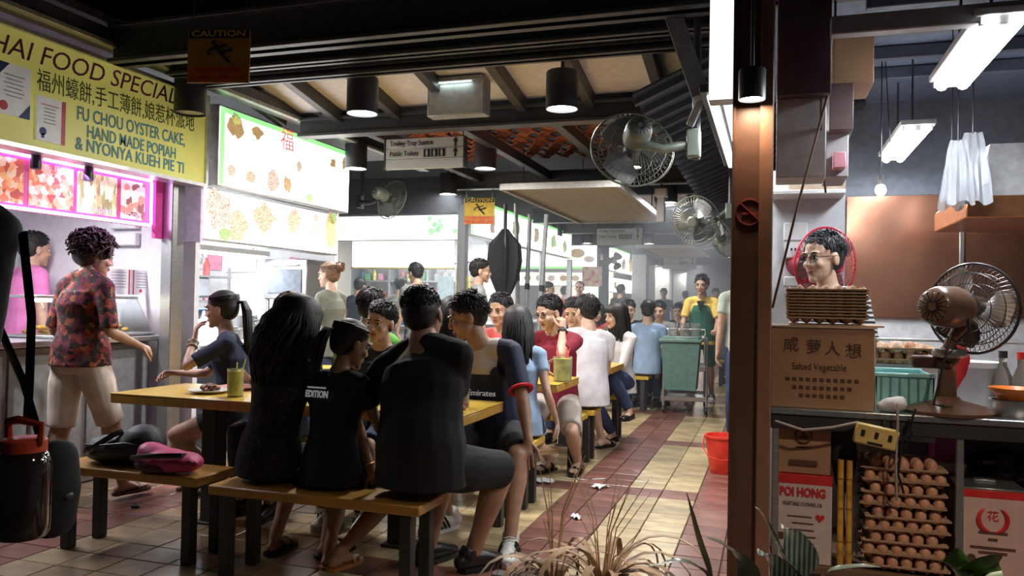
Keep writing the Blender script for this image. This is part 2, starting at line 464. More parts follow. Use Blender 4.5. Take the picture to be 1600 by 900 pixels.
# ================================================================== PEOPLE
def ik(a, t, l1, l2, pole):
    a, t, pole = Vector(a), Vector(t), Vector(pole); d = t - a; L = d.length
    if L > (l1+l2)*0.999: t = a + d*((l1+l2)*0.999/L); d = t - a; L = d.length
    L = max(L, abs(l1-l2)+0.01); u = d.normalized()
    x = (l1*l1 - l2*l2 + L*L)/(2*L); h = math.sqrt(max(0.0, l1*l1 - x*x))
    p = pole - u*pole.dot(u)
    if p.length < 1e-4: p = Vector((0,1,0)) - u*u.y
    return a + u*x + p.normalized()*h, t
SKIN = {}
def skin(k):
    if k not in SKIN:
        c = {'light': (0.56, 0.36, 0.26), 'mid': (0.46, 0.28, 0.19), 'tan': (0.37, 0.205, 0.13), 'dark': (0.27, 0.145, 0.09)}[k]
        SKIN[k] = mat('skin ' + k, c, 0.5, var=0.10, scale=25)
    return SKIN[k]
M_HAIR = mat('black hair', (0.010, 0.0085, 0.008), 0.55, var=0.5, scale=60, stretch=(1,1,0.15))
M_HAIRB = mat('dark brown hair', (0.035, 0.019, 0.013), 0.55, var=0.5, scale=60, stretch=(1,1,0.15))
M_HAIRG = mat('greying black hair', (0.028, 0.028, 0.032), 0.55, var=0.6, scale=60, stretch=(1,1,0.15))
M_LIP = mat('lips', (0.36, 0.13, 0.11), 0.45); M_EYEW = mat('eye white', (0.7, 0.68, 0.65), 0.25); M_EYED = mat('dark iris', (0.01, 0.008, 0.007), 0.2)
M_LENS = mat('spectacle frame', (0.02, 0.015, 0.012), 0.3)
def cloth(name, c, **k): return mat(name, c, k.pop('rough', 0.85), bump=k.pop('bump', 0.25), scale=k.pop('scale', 9), **k)
def join_meshes(parts, mats):
    """parts: (mesh or MB, slot) -> one mesh"""
    V = []; F = []; S = []
    for p, sl in parts:
        n = len(V)
        if isinstance(p, MB): V.extend(p.v); F.extend(tuple(n+i for i in f) for f in p.f); S.extend([sl]*len(p.f))
        else:
            k = len(p.vertices); co = np.empty(k*3, np.float32); p.vertices.foreach_get('co', co); V.extend(map(tuple, co.reshape(-1,3).tolist()))
            F.extend(tuple(n+i for i in q.vertices) for q in p.polygons); S.extend([sl]*len(p.polygons)); bpy.data.meshes.remove(p)
    me = bpy.data.meshes.new('body'); me.from_pydata(V, [], F)
    for m in mats: me.materials.append(m)
    me.polygons.foreach_set('material_index', S); me.polygons.foreach_set('use_smooth', [True]*len(F)); me.update(); return me
def hand(mb, w, d, nrm, side, curl=0.5, s=1.0, spread=0.12, thumb=0.6):
    """palm, four fingers and a thumb; w wrist, d direction, nrm the palm's own normal (fingers curl towards it)"""
    d = Vector(d).normalized(); nrm = Vector(nrm); nrm = (nrm - d*nrm.dot(d)).normalized(); lat = d.cross(nrm)*side
    palm = MB().tube([w - d*0.015*s, w + d*0.03*s, w + d*0.075*s], [(0.020*s, 0.026*s), (0.017*s, 0.037*s), (0.013*s, 0.038*s)], n=10, ref=nrm)
    fing = MB()
    for k, (o, L, a) in enumerate(((-0.029, 0.070, -1.0), (-0.010, 0.080, -0.3), (0.010, 0.074, 0.4), (0.028, 0.058, 1.1))):
        p = w + d*(0.072 if k in (1,2) else 0.066)*s + lat*o*s
        dd = (d + lat*spread*a).normalized(); pts = [p]; ang = curl*0.35
        for g in (0.45, 0.31, 0.24):
            ang += curl*0.75
            q = dd*math.cos(ang) + nrm*math.sin(ang); p = p + q*L*g*s; pts.append(p)
        fing.tube(pts, [0.0092*s, 0.0088*s, 0.008*s, 0.0066*s], n=6)
    p = w + d*0.018*s - lat*0.026*s; q1 = (-lat*0.8 + d*0.75 + nrm*0.35*thumb).normalized(); q2 = (d*0.9 - lat*0.25 + nrm*0.6*thumb).normalized()
    fing.tube([p, p+q1*0.038*s, p+q1*0.038*s+q2*0.030*s, p+q1*0.038*s+q2*0.052*s], [0.012*s, 0.0105*s, 0.0095*s, 0.0075*s], n=6)
    mb.add(palm.v, palm.f); return fing
def head_parts(fem, fat=1.0):
    m = MB()
    m.ell((0, -0.012, 0.032), (0.074, 0.094, 0.084), n=16, k=10)
    m.ell((0, 0.022, -0.030), (0.060*fat, 0.066, 0.080), n=16, k=10)
    m.ell((0, 0.045, -0.068), (0.044*fat, 0.038, 0.036), n=12, k=8)
    m.ell((0, 0.066, -0.094), (0.024, 0.020, 0.018), n=10, k=6)
    for s in (-1, 1):
        m.ell((s*0.037*fat, 0.060, -0.028), (0.022, 0.020, 0.020), n=10, k=6)
        m.ell((s*0.031, 0.077, 0.024), (0.024, 0.012, 0.008), n=10, k=6)
        m.ell((s*0.074, -0.008, -0.012), (0.009, 0.019, 0.030), n=10, k=8)
        m.ell((s*0.011, 0.089, -0.030), (0.010, 0.009, 0.008), n=8, k=6)
    m.tube([(0, 0.082, 0.012), (0, 0.092, -0.012), (0, 0.098, -0.027)], [0.008, 0.0095, 0.0105], n=8)
    return m
def xform(mb, M):
    mb.v = [tuple(M @ Vector(p)) for p in mb.v]; return mb
def hair_mesh(style, rn, fem, L=0.3, vol=1.0, dens=1.0):
    """fine locks over a cap, in head space"""
    base = MB(); locks = MB()
    C = Vector((0, -0.022, 0.046)); R = Vector((0.082*vol, 0.100*vol, 0.080*vol))
    if style == 'crew': R = Vector((0.079, 0.098, 0.077)); C = Vector((0, -0.024, 0.045))
    base.ell(C, R*0.985, n=20, k=14)
    base.ell((0, -0.050, -0.012), (0.066*vol, 0.062*vol, 0.062), n=16, k=10)
    base.ell((0, -0.040, 0.012), (0.076*vol, 0.080*vol, 0.066), n=16, k=10)
    if style in ('long', 'bob', 'wavy'):
        for s in (-1, 1): base.ell((s*0.058, -0.022, 0.0), (0.024, 0.056, 0.055), n=12, k=8)
    if dens > 0.9:
        bm_ = remeshed(base, 0.0075, 7); base = MB(); base.v = [tuple(v.co) for v in bm_.vertices]; base.f = [tuple(p.vertices) for p in bm_.polygons]; base.m = [0]*len(base.f); bpy.data.meshes.remove(bm_)
    def surf(az, el, k=1.0): return C + Vector((R.x*math.cos(el)*math.sin(az), -R.y*math.cos(el)*math.cos(az), R.z*math.sin(el)))*k
    n = int({'short': 900, 'spiky': 800, 'crew': 800, 'curly': 700, 'long': 330, 'wavy': 380, 'pony': 240, 'bob': 380, 'bun': 240}[style]*dens)
    for i in range(n):
        az = rn.uniform(-math.pi, math.pi); el = math.asin(rn.uniform(-0.55 if style in ('short','spiky','crew') else 0.0, 0.99))
        front = abs(az) > 2.2
        if style in ('short', 'spiky', 'crew'):
            if front and el < 0.42: continue
            if abs(az) > 1.15 and el < 0.0: continue
            p0 = surf(az, el, 0.97); out = (p0 - C).normalized()
            if el > 0.8: flow = Vector((rn.uniform(-.5,.5) + .35*math.sin(az), 0.55 + rn.uniform(-.4,.4), 0.0))
            else: flow = Vector((rn.uniform(-.25,.25), 0.25 if front else (0.15 if abs(az) > 1.2 else -0.1), -0.8 if not front else -0.25))
            k = {'short': 0.021, 'spiky': 0.032, 'crew': 0.009}[style]*rn.uniform(.7, 1.25)*(0.8 if front else 1.0)
            up = {'short': 0.25, 'spiky': 0.7 if el > .5 else .3, 'crew': 0.15}[style]
            d = (flow*0.8 + out*up).normalized()
            locks.tube([p0, p0 + d*k*0.55, p0 + d*k*0.85 + flow*k*0.3], [0.0055, 0.0042, 0.0008], n=3, caps=0)
        elif style == 'curly':
            p0 = surf(az, rn.uniform(-0.6, 1.5), 0.98); out = (p0 - C).normalized()
            if p0.y > 0.04 and p0.z < 0.075: continue
            k = rn.uniform(0.006, 0.030); t1 = out.cross(Vector((rn.uniform(-1,1), rn.uniform(-1,1), rn.uniform(-1,1)))).normalized()
            locks.tube([p0, p0 + out*k*.6 + t1*.010, p0 + out*k - t1*.004, p0 + out*k*1.1 - t1*.016], [0.0065, 0.006, 0.005, 0.002], n=4, caps=0)
        else:
            if front and el < 0.6: az = math.copysign(rn.uniform(1.25, 2.15), az)
            pts = [surf(az*0.35, 1.40), surf(az*0.8, 1.0), surf(az, 0.55, 1.01), surf(az, 0.08, 1.03)]
            if style in ('long', 'wavy', 'bob'):
                q = pts[-1]; length = L*rn.uniform(0.72, 1.06); ph = rn.uniform(0, 6.28); ja = rn.uniform(-.012, .012)
                back = 1.0 if abs(az) < 1.2 else 0.6
                amp = 0.016 if style == 'wavy' else 0.004
                for j in range(1, 6):
                    t = j/5.0; w = 1 + 0.25*math.sin(math.pi*t)*(1.4 if style == 'wavy' else 0.35)
                    pts.append(Vector((q.x*w + ja*t + amp*math.sin(ph+8*t), q.y*w*back - 0.012*math.sin(math.pi*t) + amp*math.cos(ph+8*t), q.z - length*t)))
                locks.tube(pts, [0.007, 0.009, 0.010, 0.010, 0.0095, 0.009, 0.008, 0.006, 0.001], n=4, caps=0)
            else:
                tie = Vector((0, -0.118, 0.035)) if style == 'pony' else Vector((0, -0.108, 0.055))
                p = surf(az, 0.12 if not front else 0.62)
                locks.tube([p, surf(az*0.78, 0.4, 1.015), surf(az*0.38, 0.45, 1.04), tie], [0.004, 0.008, 0.008, 0.006], n=4, caps=0)
    if style == 'pony':
        for i in range(90):
            a = rn.uniform(0, 6.28); r = rn.uniform(0.0, 0.022); e = Vector((math.cos(a)*r, math.sin(a)*r*0.6, 0))
            locks.tube([Vector((0,-0.112,0.04)) + e*0.4, Vector((0,-0.148,0.035)) + e, Vector((0,-0.165,-0.03)) + e*1.8, Vector((0,-0.158,-0.03-L*0.55)) + e*1.8, Vector((rn.uniform(-.02,.02),-0.145,-0.03-L*rn.uniform(.8,1.05))) + e], [0.005,0.008,0.008,0.007,0.001], n=4, caps=0)
        locks.tube([(0.014*math.cos(a), -0.118, 0.038+0.014*math.sin(a)) for a in [2*math.pi*j/10 for j in range(10)]], 0.006, n=5, closed=True)
    if style == 'bun':
        locks.ell((0, -0.125, 0.065), (0.038, 0.036, 0.036), n=14, k=10)
        for i in range(60):
            a, b = rn.uniform(0,6.28), rn.uniform(-1.2,1.2); o = Vector((math.cos(a)*math.cos(b), math.sin(a)*math.cos(b), math.sin(b))); t1 = o.cross(Vector((rn.uniform(-1,1),rn.uniform(-1,1),rn.uniform(-1,1)))).normalized(); c = Vector((0,-.125,.065)); locks.tube([c+o*.034, c+o*.046+t1*.012, c+o*.050+t1*.030], [.006,.006,.001], n=4, caps=0)
    base.add(locks.v, locks.f); return base
def person(label, loc, face, H=1.66, seat=None, lean=6, side=0, twist=0, head=(0,0,0), hands=None, hpal=None, feet=None, toe=(8,-8), curl=(0.5,0.5),
           top=None, sleeve=0.55, hem=0.0, collar=False, bottom=None, leg=0.9, shoe=('shoe', None), hair=('short', None), hlen=0.3, hvol=1.0, sk='mid', fem=False, fat=1.0,
           vox=0.013, glasses=False, group=None, elbow=None, knees=None, skirt=None, z0=0.0, extras=None, belly=0.0, waist=False):
    rn = random.Random(label); s = H/1.70
    r = thing('person', label, 'person', (loc[0], loc[1], z0), -rad(face), group)
    th, sh, ua, fa = 0.43*s, 0.41*s, 0.29*s, 0.25*s
    sit = seat is not None
    hipz = (seat + 0.108*s*max(1.0, fat**0.8)) if sit else 0.915*s
    hip = Vector((0, 0, hipz)); SP = 0.52*s
    # spine
    pts = [hip - Vector((0,0,0.07*s))]; p = hip.copy(); pts.append(p.copy()); n = 6
    for i in range(n):
        t = (i+0.5)/n; a = rad(lean)*(0.55 + 0.75*t); b = rad(side)*(0.6+0.6*t)
        p = p + Vector((math.sin(b), math.sin(a)*math.cos(b), math.cos(a)*math.cos(b)))*SP/n; pts.append(p.copy())
    up = (pts[-1]-pts[-3]).normalized(); neck = pts[-1]
    Rt = Matrix.Rotation(-rad(twist), 3, 'Z')
    sx = Rt @ Vector((math.cos(rad(side)*1.2), 0, -math.sin(rad(side)*1.2))); sx.normalize()
    fwd = up.cross(sx).normalized(); hx = Vector((1,0,0))
    sw = (0.155 if fem else 0.178)*s*fat**0.5
    shR, shL = neck + sx*sw - up*0.055*s, neck - sx*sw - up*0.055*s
    # arms
    if hands is None:
        hands = ((0.15*s, 0.36*s, hipz+0.285), (-0.15*s, 0.36*s, hipz+0.285)) if sit else ((0.25*s, 0.08, 0.80*s), (-0.25*s, 0.08, 0.80*s))
    el = elbow or ((0.22, -0.6, -0.6), (-0.22, -0.6, -0.6))
    arms = []
    for k, (sh_, t_) in enumerate(((shR, hands[0]), (shL, hands[1]))):
        e, w = ik(sh_, t_, ua, fa, el[k]); arms.append((sh_, e, w))
    # legs
    hw = 0.088*s*(1.05 if fem else 1.0)*fat**0.4
    hpR, hpL = hip + hx*hw, hip - hx*hw
    if feet is None: feet = ((0.11*s, th*0.95, 0.0), (-0.11*s, th*0.95, 0.0)) if sit else ((0.10*s, 0.03, 0), (-0.10*s, -0.03, 0))
    kp = knees or ((0.10, 1.0, 0.35), (-0.10, 1.0, 0.35))
    legs = []
    for k, (h_, f_) in enumerate(((hpR, feet[0]), (hpL, feet[1]))):
        a_ = Vector(f_) + Vector((0,0,0.085*s)); kn, an = ik(h_, a_, th, sh, kp[k]); legs.append((h_, kn, an))
    # ---- head
    Hm = Matrix.Rotation(-rad(twist*0.5), 4, 'Z') @ Matrix.Rotation(-rad(head[0]), 4, 'Z') @ Matrix.Rotation(-rad(head[1]+lean*0.35), 4, 'X') @ Matrix.Rotation(rad(head[2]+side*0.4), 4, 'Y')
    hs = 1.09*s**0.5*(0.97 if fem else 1.0)*fat**0.25
    hc = neck + up*(0.042 if fat < 1.1 else 0.022)*s + (Hm.to_3x3() @ Vector((0, 0.022, 0.115)))*hs
    HM = Matrix.Translation(hc) @ Hm @ Matrix.Scale(hs, 4)
    # ---- body surface
    B = MB(); ff = fat
    tw = [(0.125,0.095),(0.150,0.108),(0.152,0.108+belly),(0.140,0.104+belly),(0.145,0.108),(0.155,0.112),(0.135,0.095),(0.060,0.062)] if not fem else \
         [(0.125,0.100),(0.155,0.115),(0.148,0.105+belly),(0.122,0.092+belly),(0.126,0.098),(0.140,0.116),(0.118,0.088),(0.050,0.055)]
    tw = [(a*s*ff, b*s*ff) for a, b in tw]
    refs = [hx, hx, hx] + [sx]*5
    def torso(mb, infl, i0=0, i1=8, low=0.0):
        P = pts[i0:i1]; Rr = [(a+infl, b+infl) for a, b in tw[i0:i1]]
        if low:
            Rr[0] = (Rr[1][0]+0.010, Rr[1][1]+0.012); Rr[1] = (Rr[1][0]+0.006, Rr[1][1]+0.008)
            P = [P[0] - Vector((0,0,low))] + P; Rr = [(Rr[0][0]+0.006, Rr[0][1]+0.008)] + Rr
        # blend section by section so the shoulders turn with the twist
        n_ = 16; V = []; F = []
        for i, (q, rr) in enumerate(zip(P, Rr)):
            t = max(0.0, min(1.0, (i - 1)/max(1, len(P)-2))); ax = hx.lerp(sx, t).normalized()
            d_ = (P[min(i+1,len(P)-1)] - P[max(i-1,0)]).normalized(); ay = d_.cross(ax).normalized(); ax = ay.cross(d_).normalized()
            for j in range(n_):
                a = 2*math.pi*j/n_; V.append(q + ax*(math.cos(a)*rr[0]) + ay*(math.sin(a)*rr[1]))
        for i in range(len(P)-1):
            for j in range(n_): j2=(j+1)%n_; F.append((i*n_+j, i*n_+j2, (i+1)*n_+j2, (i+1)*n_+j))
        F.append(tuple(range(n_))[::-1]); F.append(tuple((len(P)-1)*n_+j for j in range(n_)))
        mb.add(V, F)
    torso(B, -0.006)
    B.tube([neck - up*0.05*s, neck + up*0.03*s, hc - (Hm.to_3x3() @ Vector((0,0.012,0.07)))*hs], [0.066*s*ff**.5, (0.052 if fem else 0.062)*s*ff**.5, (0.049 if fem else 0.058)*s*ff**.4], n=12)
    for s_, e, w in arms:
        B.tube([neck - up*0.030*s, neck.lerp(s_, 0.6) - up*0.004*s, s_], [0.056*s, 0.052*s*ff**.5, 0.052*s*ff**.5], n=10)
        if ff > 1.1: B.tube([neck + up*0.05*s, neck.lerp(s_, .45) + up*0.012*s, s_], [0.045*s, 0.045*s, 0.03*s], n=10)
        k = (0.86 if fem else 1.0)*ff**.6
        B.tube([s_, s_.lerp(e, .35), s_.lerp(e, .8), e], [0.050*s*k, 0.046*s*k, 0.038*s*k, 0.036*s*k], n=10)
        B.tube([e, e.lerp(w, .3), e.lerp(w, .75), w], [0.037*s*k, 0.038*s*k, 0.028*s*k, 0.025*s*k], n=10)
    footdirs = []
    for k, (h_, kn, an) in enumerate(legs):
        q = (1.02 if fem else 1.0)*ff**.7
        B.tube([h_, h_.lerp(kn, .3), h_.lerp(kn, .75), kn], [0.080*s*q, 0.076*s*q, 0.058*s*q, 0.054*s*q], n=12)
        calf = (kn.lerp(an, .3)) - Vector((0, 0.012, 0))
        B.tube([kn, calf, kn.lerp(an, .72), an], [0.053*s*q, 0.056*s*q, 0.038*s*q, 0.034*s*q], n=12)
        a = rad(toe[k]); fd = Vector((math.sin(a), math.cos(a), 0)); footdirs.append(fd)
        low = an - Vector((0,0,0.052*s))
        B.tube([an - fd*0.035*s - Vector((0,0,0.045*s)), an - Vector((0,0,0.03*s)) + fd*0.03*s, low + fd*0.10*s, low + fd*0.17*s], [(0.030*s,0.030*s),(0.036*s,0.034*s),(0.020*s,0.042*s),(0.013*s,0.036*s)], n=10, ref=(0,0,1))
    fings = []
    for k, (s_, e, w) in enumerate(arms):
        sd = 1 if k == 0 else -1
        hp = (hpal[k] if hpal and hpal[k] is not None else None)
        d = (w - e).normalized(); nrm = Vector((-sd*0.7, 0.2, -0.7)) if hp is None else Vector(hp[1])
        if hp is not None and hp[0] is not None: d = Vector(hp[0])
        fings.append(hand(B, w, d, nrm, sd, curl[k], s*0.97))
    body = remeshed(B, vox, 3)
    hd = xform(head_parts(fem, 0.95 if fem else 1.0), HM)
    hmesh = remeshed(hd, 0.0055 if vox < 0.016 else 0.009, 2)
    ex = MB(); ew = MB(); ed = MB()
    for sg in (-1, 1):
        ew.ell((sg*0.031, 0.0750, 0.004), (0.0125, 0.009, 0.0058), n=8, k=6); ed.ell((sg*0.031, 0.0830, 0.004), (0.0062, 0.0040, 0.0066), n=8, k=6)
        ed.tube([(sg*0.014, 0.0880, 0.024), (sg*0.032, 0.0875, 0.030), (sg*0.050, 0.0770, 0.025)], [0.0035, 0.0042, 0.0025], n=5)
        ed.tube([(sg*0.017, 0.0835, 0.010), (sg*0.031, 0.0850, 0.0125), (sg*0.045, 0.0795, 0.009)], [0.0018, 0.0024, 0.0016], n=5)
    ex.ell((0, 0.083, -0.0555), (0.022, 0.010, 0.0050), n=10, k=6); ex.ell((0, 0.0815, -0.0640), (0.019, 0.010, 0.0060), n=10, k=6)
    for q in (ex, ew, ed): xform(q, HM)
    me = join_meshes([(body, 0), (hmesh, 0)] + [(f, 0) for f in fings] + [(ex, 1), (ew, 2), (ed, 3)], [skin(sk), M_LIP, M_EYEW, M_EYED])
    bo = link('body', me, r)
    # ---- clothing
    if top is not None:
        T = MB(); torso(T, 0.016, 1 if waist else 0, 7, low=hem or (0.015 if sit else 0.05*s))
        T.tube([pts[6], pts[7] - up*0.012*s], [(tw[6][0]*.9+0.012, tw[6][1]*.9+.012), (0.068*s, 0.068*s)], n=14, ref=sx, caps=1)
        for s_, e, w in arms:
            k = (0.86 if fem else 1.0)*ff**.6
            T.tube([neck - up*0.036*s, neck.lerp(s_, 0.55) - up*0.008*s, s_ - up*0.004], [0.060*s, 0.062*s*ff**.5, 0.062*s*ff**.5], n=10)
            if ff > 1.1: T.tube([neck + up*0.012*s, neck.lerp(s_, .45) + up*0.010*s, s_], [0.064*s, 0.068*s, 0.060*s], n=10)
            if sleeve > 0:
                f = min(sleeve, 1.0); P = [s_, s_.lerp(e, f*.5), s_.lerp(e, f)]; Rr = [0.062*s*k, 0.060*s*k, (0.060 if sleeve < 1 else 0.052)*s*k]
                if sleeve > 1: g = sleeve-1; P += [e.lerp(w, g*.5), e.lerp(w, g)]; Rr += [0.049*s*k, 0.040*s*k]
                T.tube(P, Rr, n=12, caps=1)
        tm = remeshed(T, vox*0.85, 2, [top]); tm.polygons.foreach_set('use_smooth', [True]*len(tm.polygons))
        tp = link('shirt' if not collar else 'polo_shirt', tm, r)
        if collar:
            cl = collar if not isinstance(collar, bool) else top
            c = MB(); cp = []
            for j in range(14):
                a = 2*math.pi*j/14; cp.append(neck - up*0.004*s + sx*math.sin(a)*0.070*s + fwd*(math.cos(a)*0.072*s) - up*0.030*s*max(0, math.cos(a)))
            c.tube(cp, [(0.022*s, 0.007*s)]*14, n=6, ref=up, closed=True); c.build('collar', cl, tp)
    if bottom is not None:
        T = MB(); torso(T, 0.004 if top is not None else 0.016, 0, 3)
        for h_, kn, an in legs:
            q = ff**.7; f = min(leg, 1.0); loose = 0.016 if leg < 1.0 else 0.010
            P = [h_, h_.lerp(kn, f*.35), h_.lerp(kn, f*.75), h_.lerp(kn, f)]; Rr = [0.084*s*q+.002, 0.080*s*q+loose, (0.066*s*q if leg <= 1 else .060*s*q)+loose, (0.064*s*q+loose if leg <= 1 else 0.056*s*q+loose)]
            if leg > 1: g = leg-1; P += [kn.lerp(an, g*.4), kn.lerp(an, g)]; Rr += [0.056*s*q+loose, (0.042*s*q)+loose]
            T.tube(P, Rr, n=14, caps=1)
        if skirt:
            hem_ = [h_.lerp(kn, skirt) for h_, kn, an in legs]; mid = (hem_[0]+hem_[1])/2
            T.tube([hip, hip.lerp(mid, .6), mid], [(0.16*s, 0.10*s), (0.17*s, 0.085*s), (0.185*s, 0.085*s)], n=16, ref=hx, caps=1)
        link('skirt' if skirt else ('trousers' if leg > 1.2 else 'shorts'), remeshed(T, vox*0.9, 2, [bottom]), r)
    # ---- shoes
    st, sm = shoe
    for k, (h_, kn, an) in enumerate(legs):
        fd = footdirs[k]; z = an.z - 0.085*s; lat = Vector((fd.y, -fd.x, 0)); o = Vector((an.x, an.y, z))
        if st is None: continue
        if st in ('shoe', 'sneaker'):
            S = MB().tube([o - fd*0.065*s + Vector((0,0,.050*s)), o - fd*0.02*s + Vector((0,0,.056*s)), o + fd*0.06*s + Vector((0,0,.050*s)), o + fd*0.13*s + Vector((0,0,.036*s)), o + fd*0.185*s + Vector((0,0,.030*s))],
                          [(0.038*s,0.034*s),(0.046*s,0.038*s),(0.042*s,0.043*s),(0.030*s,0.047*s),(0.020*s,0.036*s)], n=12, ref=(0,0,1))
            S.tube([o - fd*0.035*s + Vector((0,0,.07*s)), o - fd*0.012*s + Vector((0,0,.105*s))], [0.046*s, 0.043*s], n=10, caps=1)
            so = link('shoe' if st == 'shoe' else 'sneaker', remeshed(S, 0.007, 2, [sm]), r)
            Q = MB()
            prof = [(-0.072,0.0),(-0.06,0.036),(0.0,0.040),(0.09,0.050),(0.15,0.048),(0.19,0.030),(0.208,0.0)]
            poly = [(a*s, b*s) for a, b in prof] + [(a*s, -b*s) for a, b in prof[-2:0:-1]]
            Q.prism(poly, o + Vector((0,0,0.001)), fd, lat, (0,0,0.024*s)); Q.build('sole', MATS['white rubber'] if st == 'sneaker' else M_BLACK, so)
            if st == 'sneaker':
                for g in range(3):
                    for sd in (-1, 1):
                        a_ = o + fd*(0.03+0.028*g)*s + lat*sd*0.049*s + Vector((0,0,.03*s)); b_ = o + fd*(0.055+0.028*g)*s + lat*sd*0.032*s + Vector((0,0,.085*s))
                        MB().tube([a_, a_.lerp(b_, .5) + lat*sd*.006, b_], (0.008, 0.004) if False else [0.0065]*3, n=5).build('stripe', M_BLACK, so)
                lc = MB()
                for g in range(5): 
                    q = o + fd*(0.035+0.024*g)*s + Vector((0,0,(0.098-0.011*g)*s)); lc.tube([q - lat*0.024*s, q + Vector((0,0,.006)), q + lat*0.024*s], 0.0035, n=5)
                lc.build('laces', MATS['white rubber'], so)
        else:
            Q = MB(); prof = [(-0.07,0.0),(-0.055,0.034),(0.0,0.036),(0.09,0.047),(0.15,0.046),(0.19,0.028),(0.205,0.0)]
            poly = [(a*s, b*s) for a, b in prof] + [(a*s, -b*s) for a, b in prof[-2:0:-1]]
            Q.prism(poly, o + Vector((0,0,0.0005)), fd, lat, (0,0,0.020*s))
            so = Q.build('sandal' if st != 'flat' else 'flat_shoe', sm, r)
            if st == 'flat':
                link('upper', remeshed(MB().tube([o - fd*0.055*s + Vector((0,0,.034*s)), o + fd*0.05*s + Vector((0,0,.030*s)), o + fd*0.13*s + Vector((0,0,.026*s)), o + fd*0.18*s + Vector((0,0,.024*s))], [(0.030*s,0.034*s),(0.024*s,0.040*s),(0.028*s,0.044*s),(0.018*s,0.032*s)], n=12, ref=(0,0,1)), 0.007, 2, [sm]), so)
            else:
                for a_, hgt in (((0.02, 0.078), (0.105, 0.052)) if st == 'strap' else ((0.10, 0.050),)):
                    c_ = o + fd*a_*s; w_ = 0.050*s
                    MB().tube([c_ - lat*w_ + Vector((0,0,.012)), c_ - lat*w_*0.85 + Vector((0,0,hgt*.7*s)), c_ + Vector((0,0,hgt*s+.006)), c_ + lat*w_*0.85 + Vector((0,0,hgt*.7*s)), c_ + lat*w_ + Vector((0,0,.012))], [(0.006, 0.017*s)]*5, n=6, ref=(0,0,1) if False else None).build('strap', sm, so)
    # ---- hair
    if hair[0]:
        hm = hair_mesh(hair[0], rn, fem, hlen, hvol, 1.0 if vox < 0.016 else 0.5); xform(hm, HM); hme = bpy.data.meshes.new('hair'); hme.from_pydata(hm.v, [], hm.f); hme.materials.append(hair[1] or M_HAIR); hme.polygons.foreach_set('use_smooth', [True]*len(hm.f)); hme.update(); link('hair', hme, r)
    if glasses:
        gq = MB()
        for sg in (-1, 1):
            gq.tube([(sg*0.033 + 0.021*math.cos(a), 0.094 - 0.006*abs(math.cos(a)), 0.004 + 0.016*math.sin(a)) for a in [i*math.pi/6 for i in range(12)]], 0.0016, n=5, closed=True)
            gq.tube([(sg*0.054, 0.088, 0.008), (sg*0.070, 0.05, 0.008), (sg*0.080, -0.01, 0.006)], 0.0018, n=5)
        gq.tube([(-0.012, 0.095, 0.006), (0, 0.099, 0.009), (0.012, 0.095, 0.006)], 0.0016, n=5)
        xform(gq, HM).build('spectacles', M_LENS, r)
    r['_k'] = 0; del r['_k']
    INFO[label] = dict(root=r, arms=arms, legs=legs, HM=HM, neck=neck, up=up, fwd=fwd, sx=sx, pts=pts, s=s)
    return r
INFO = {}
mat('white rubber', (0.62, 0.62, 0.60), 0.55)
# ================================================================== LIGHTS THE PLACE HAS: pendants
M_LAMPGLOW = glow('pendant lamp glass', (1.0, 0.97, 0.92), 14.0)
M_CAN = mat('charcoal pendant can', (0.035, 0.037, 0.045), 0.38)
can_me = MB().lathe([(0.0, 0.262), (0.03, 0.262), (0.104, 0.255), (0.110, 0.245), (0.110, 0.0), (0.104, 0.0), (0.104, 0.03)], n=28).mesh('can', [M_CAN], 40)
glass_me = MB().lathe([(0.103, 0.016), (0.05, 0.006), (0.0, 0.003)], n=24).mesh('lamp_glass', [M_LAMPGLOW], 60)
def pendant(px, py, label, z=2.6, on=True, power=34.0, r=1.0, d=None, col=(1.0, 0.97, 0.94), top=3.40):
    p = G(px, py, z) if d is None else PY(px, py, d)
    t = thing('pendant_lamp', label, 'lamp', p, 0, 'pendant lamps')
    c = link('can', can_me, t); c.scale = (r, r, r)
    g = link('lamp_glass', glass_me if on else MB_OFF, t); g.scale = (r, r, r)
    MB().cyl((0, 0, 0.255*r), (0, 0, top - p.z), 0.011*r + 0.002, n=8).build('rod', M_DARK, t)
    if on: area('bulb', (0, 0, -0.004), 0.19*r, power, col, parent=t, shape='DISK')
    return t
MB_OFF = MB().lathe([(0.103, 0.016), (0.05, 0.006), (0.0, 0.003)], n=24).mesh('lamp_glass', [mat('unlit lamp glass', (0.35, 0.36, 0.42), 0.3)], 60)
pendant(297, 178, 'unlit charcoal pendant lamp behind the large caution sign', on=False)
pendant(566, 178, 'lit charcoal pendant lamp left of the grey emergency light box')
pendant(878, 171, 'lit charcoal pendant lamp right of the grey emergency light box')
pendant(556, 264, 'lit pendant lamp at the left end of the hanging directory board', power=26)
pendant(758, 264, 'lit pendant lamp at the right end of the hanging directory board', power=26)
pendant(985, 262, 'lit pendant lamp seen through the grille of the big wall fan', power=26)
pendant(700, 304, 'lit pendant lamp above the juice stall, left of the small caution sign', power=26)
pendant(1045, 317, 'lit pendant lamp beside the second wall fan', power=26)
for i, (x, y) in enumerate(((870, 369), (917, 380), (982, 367), (1014, 381), (1103, 368))):
    pendant(x, y, ['farther pendant lamp next to the green lightbox end', 'farther pendant lamp left of the second directory board', 'farther pendant lamp in front of the second directory board', 'farther pendant lamp right of the second directory board', 'farther pendant lamp under the second wall fan'][i], power=24)
for i, (x, y) in enumerate(((1008, 409), (1026, 415), (1080, 410), (1093, 416), (1075, 426), (1084, 429), (1091, 432), (1043, 419))):
    pendant(x, y, ['first','second','fifth','eighth','fourth','sixth','seventh','third'][i] + ' from the left of the tiny pendant lamps far down the aisle', power=22)
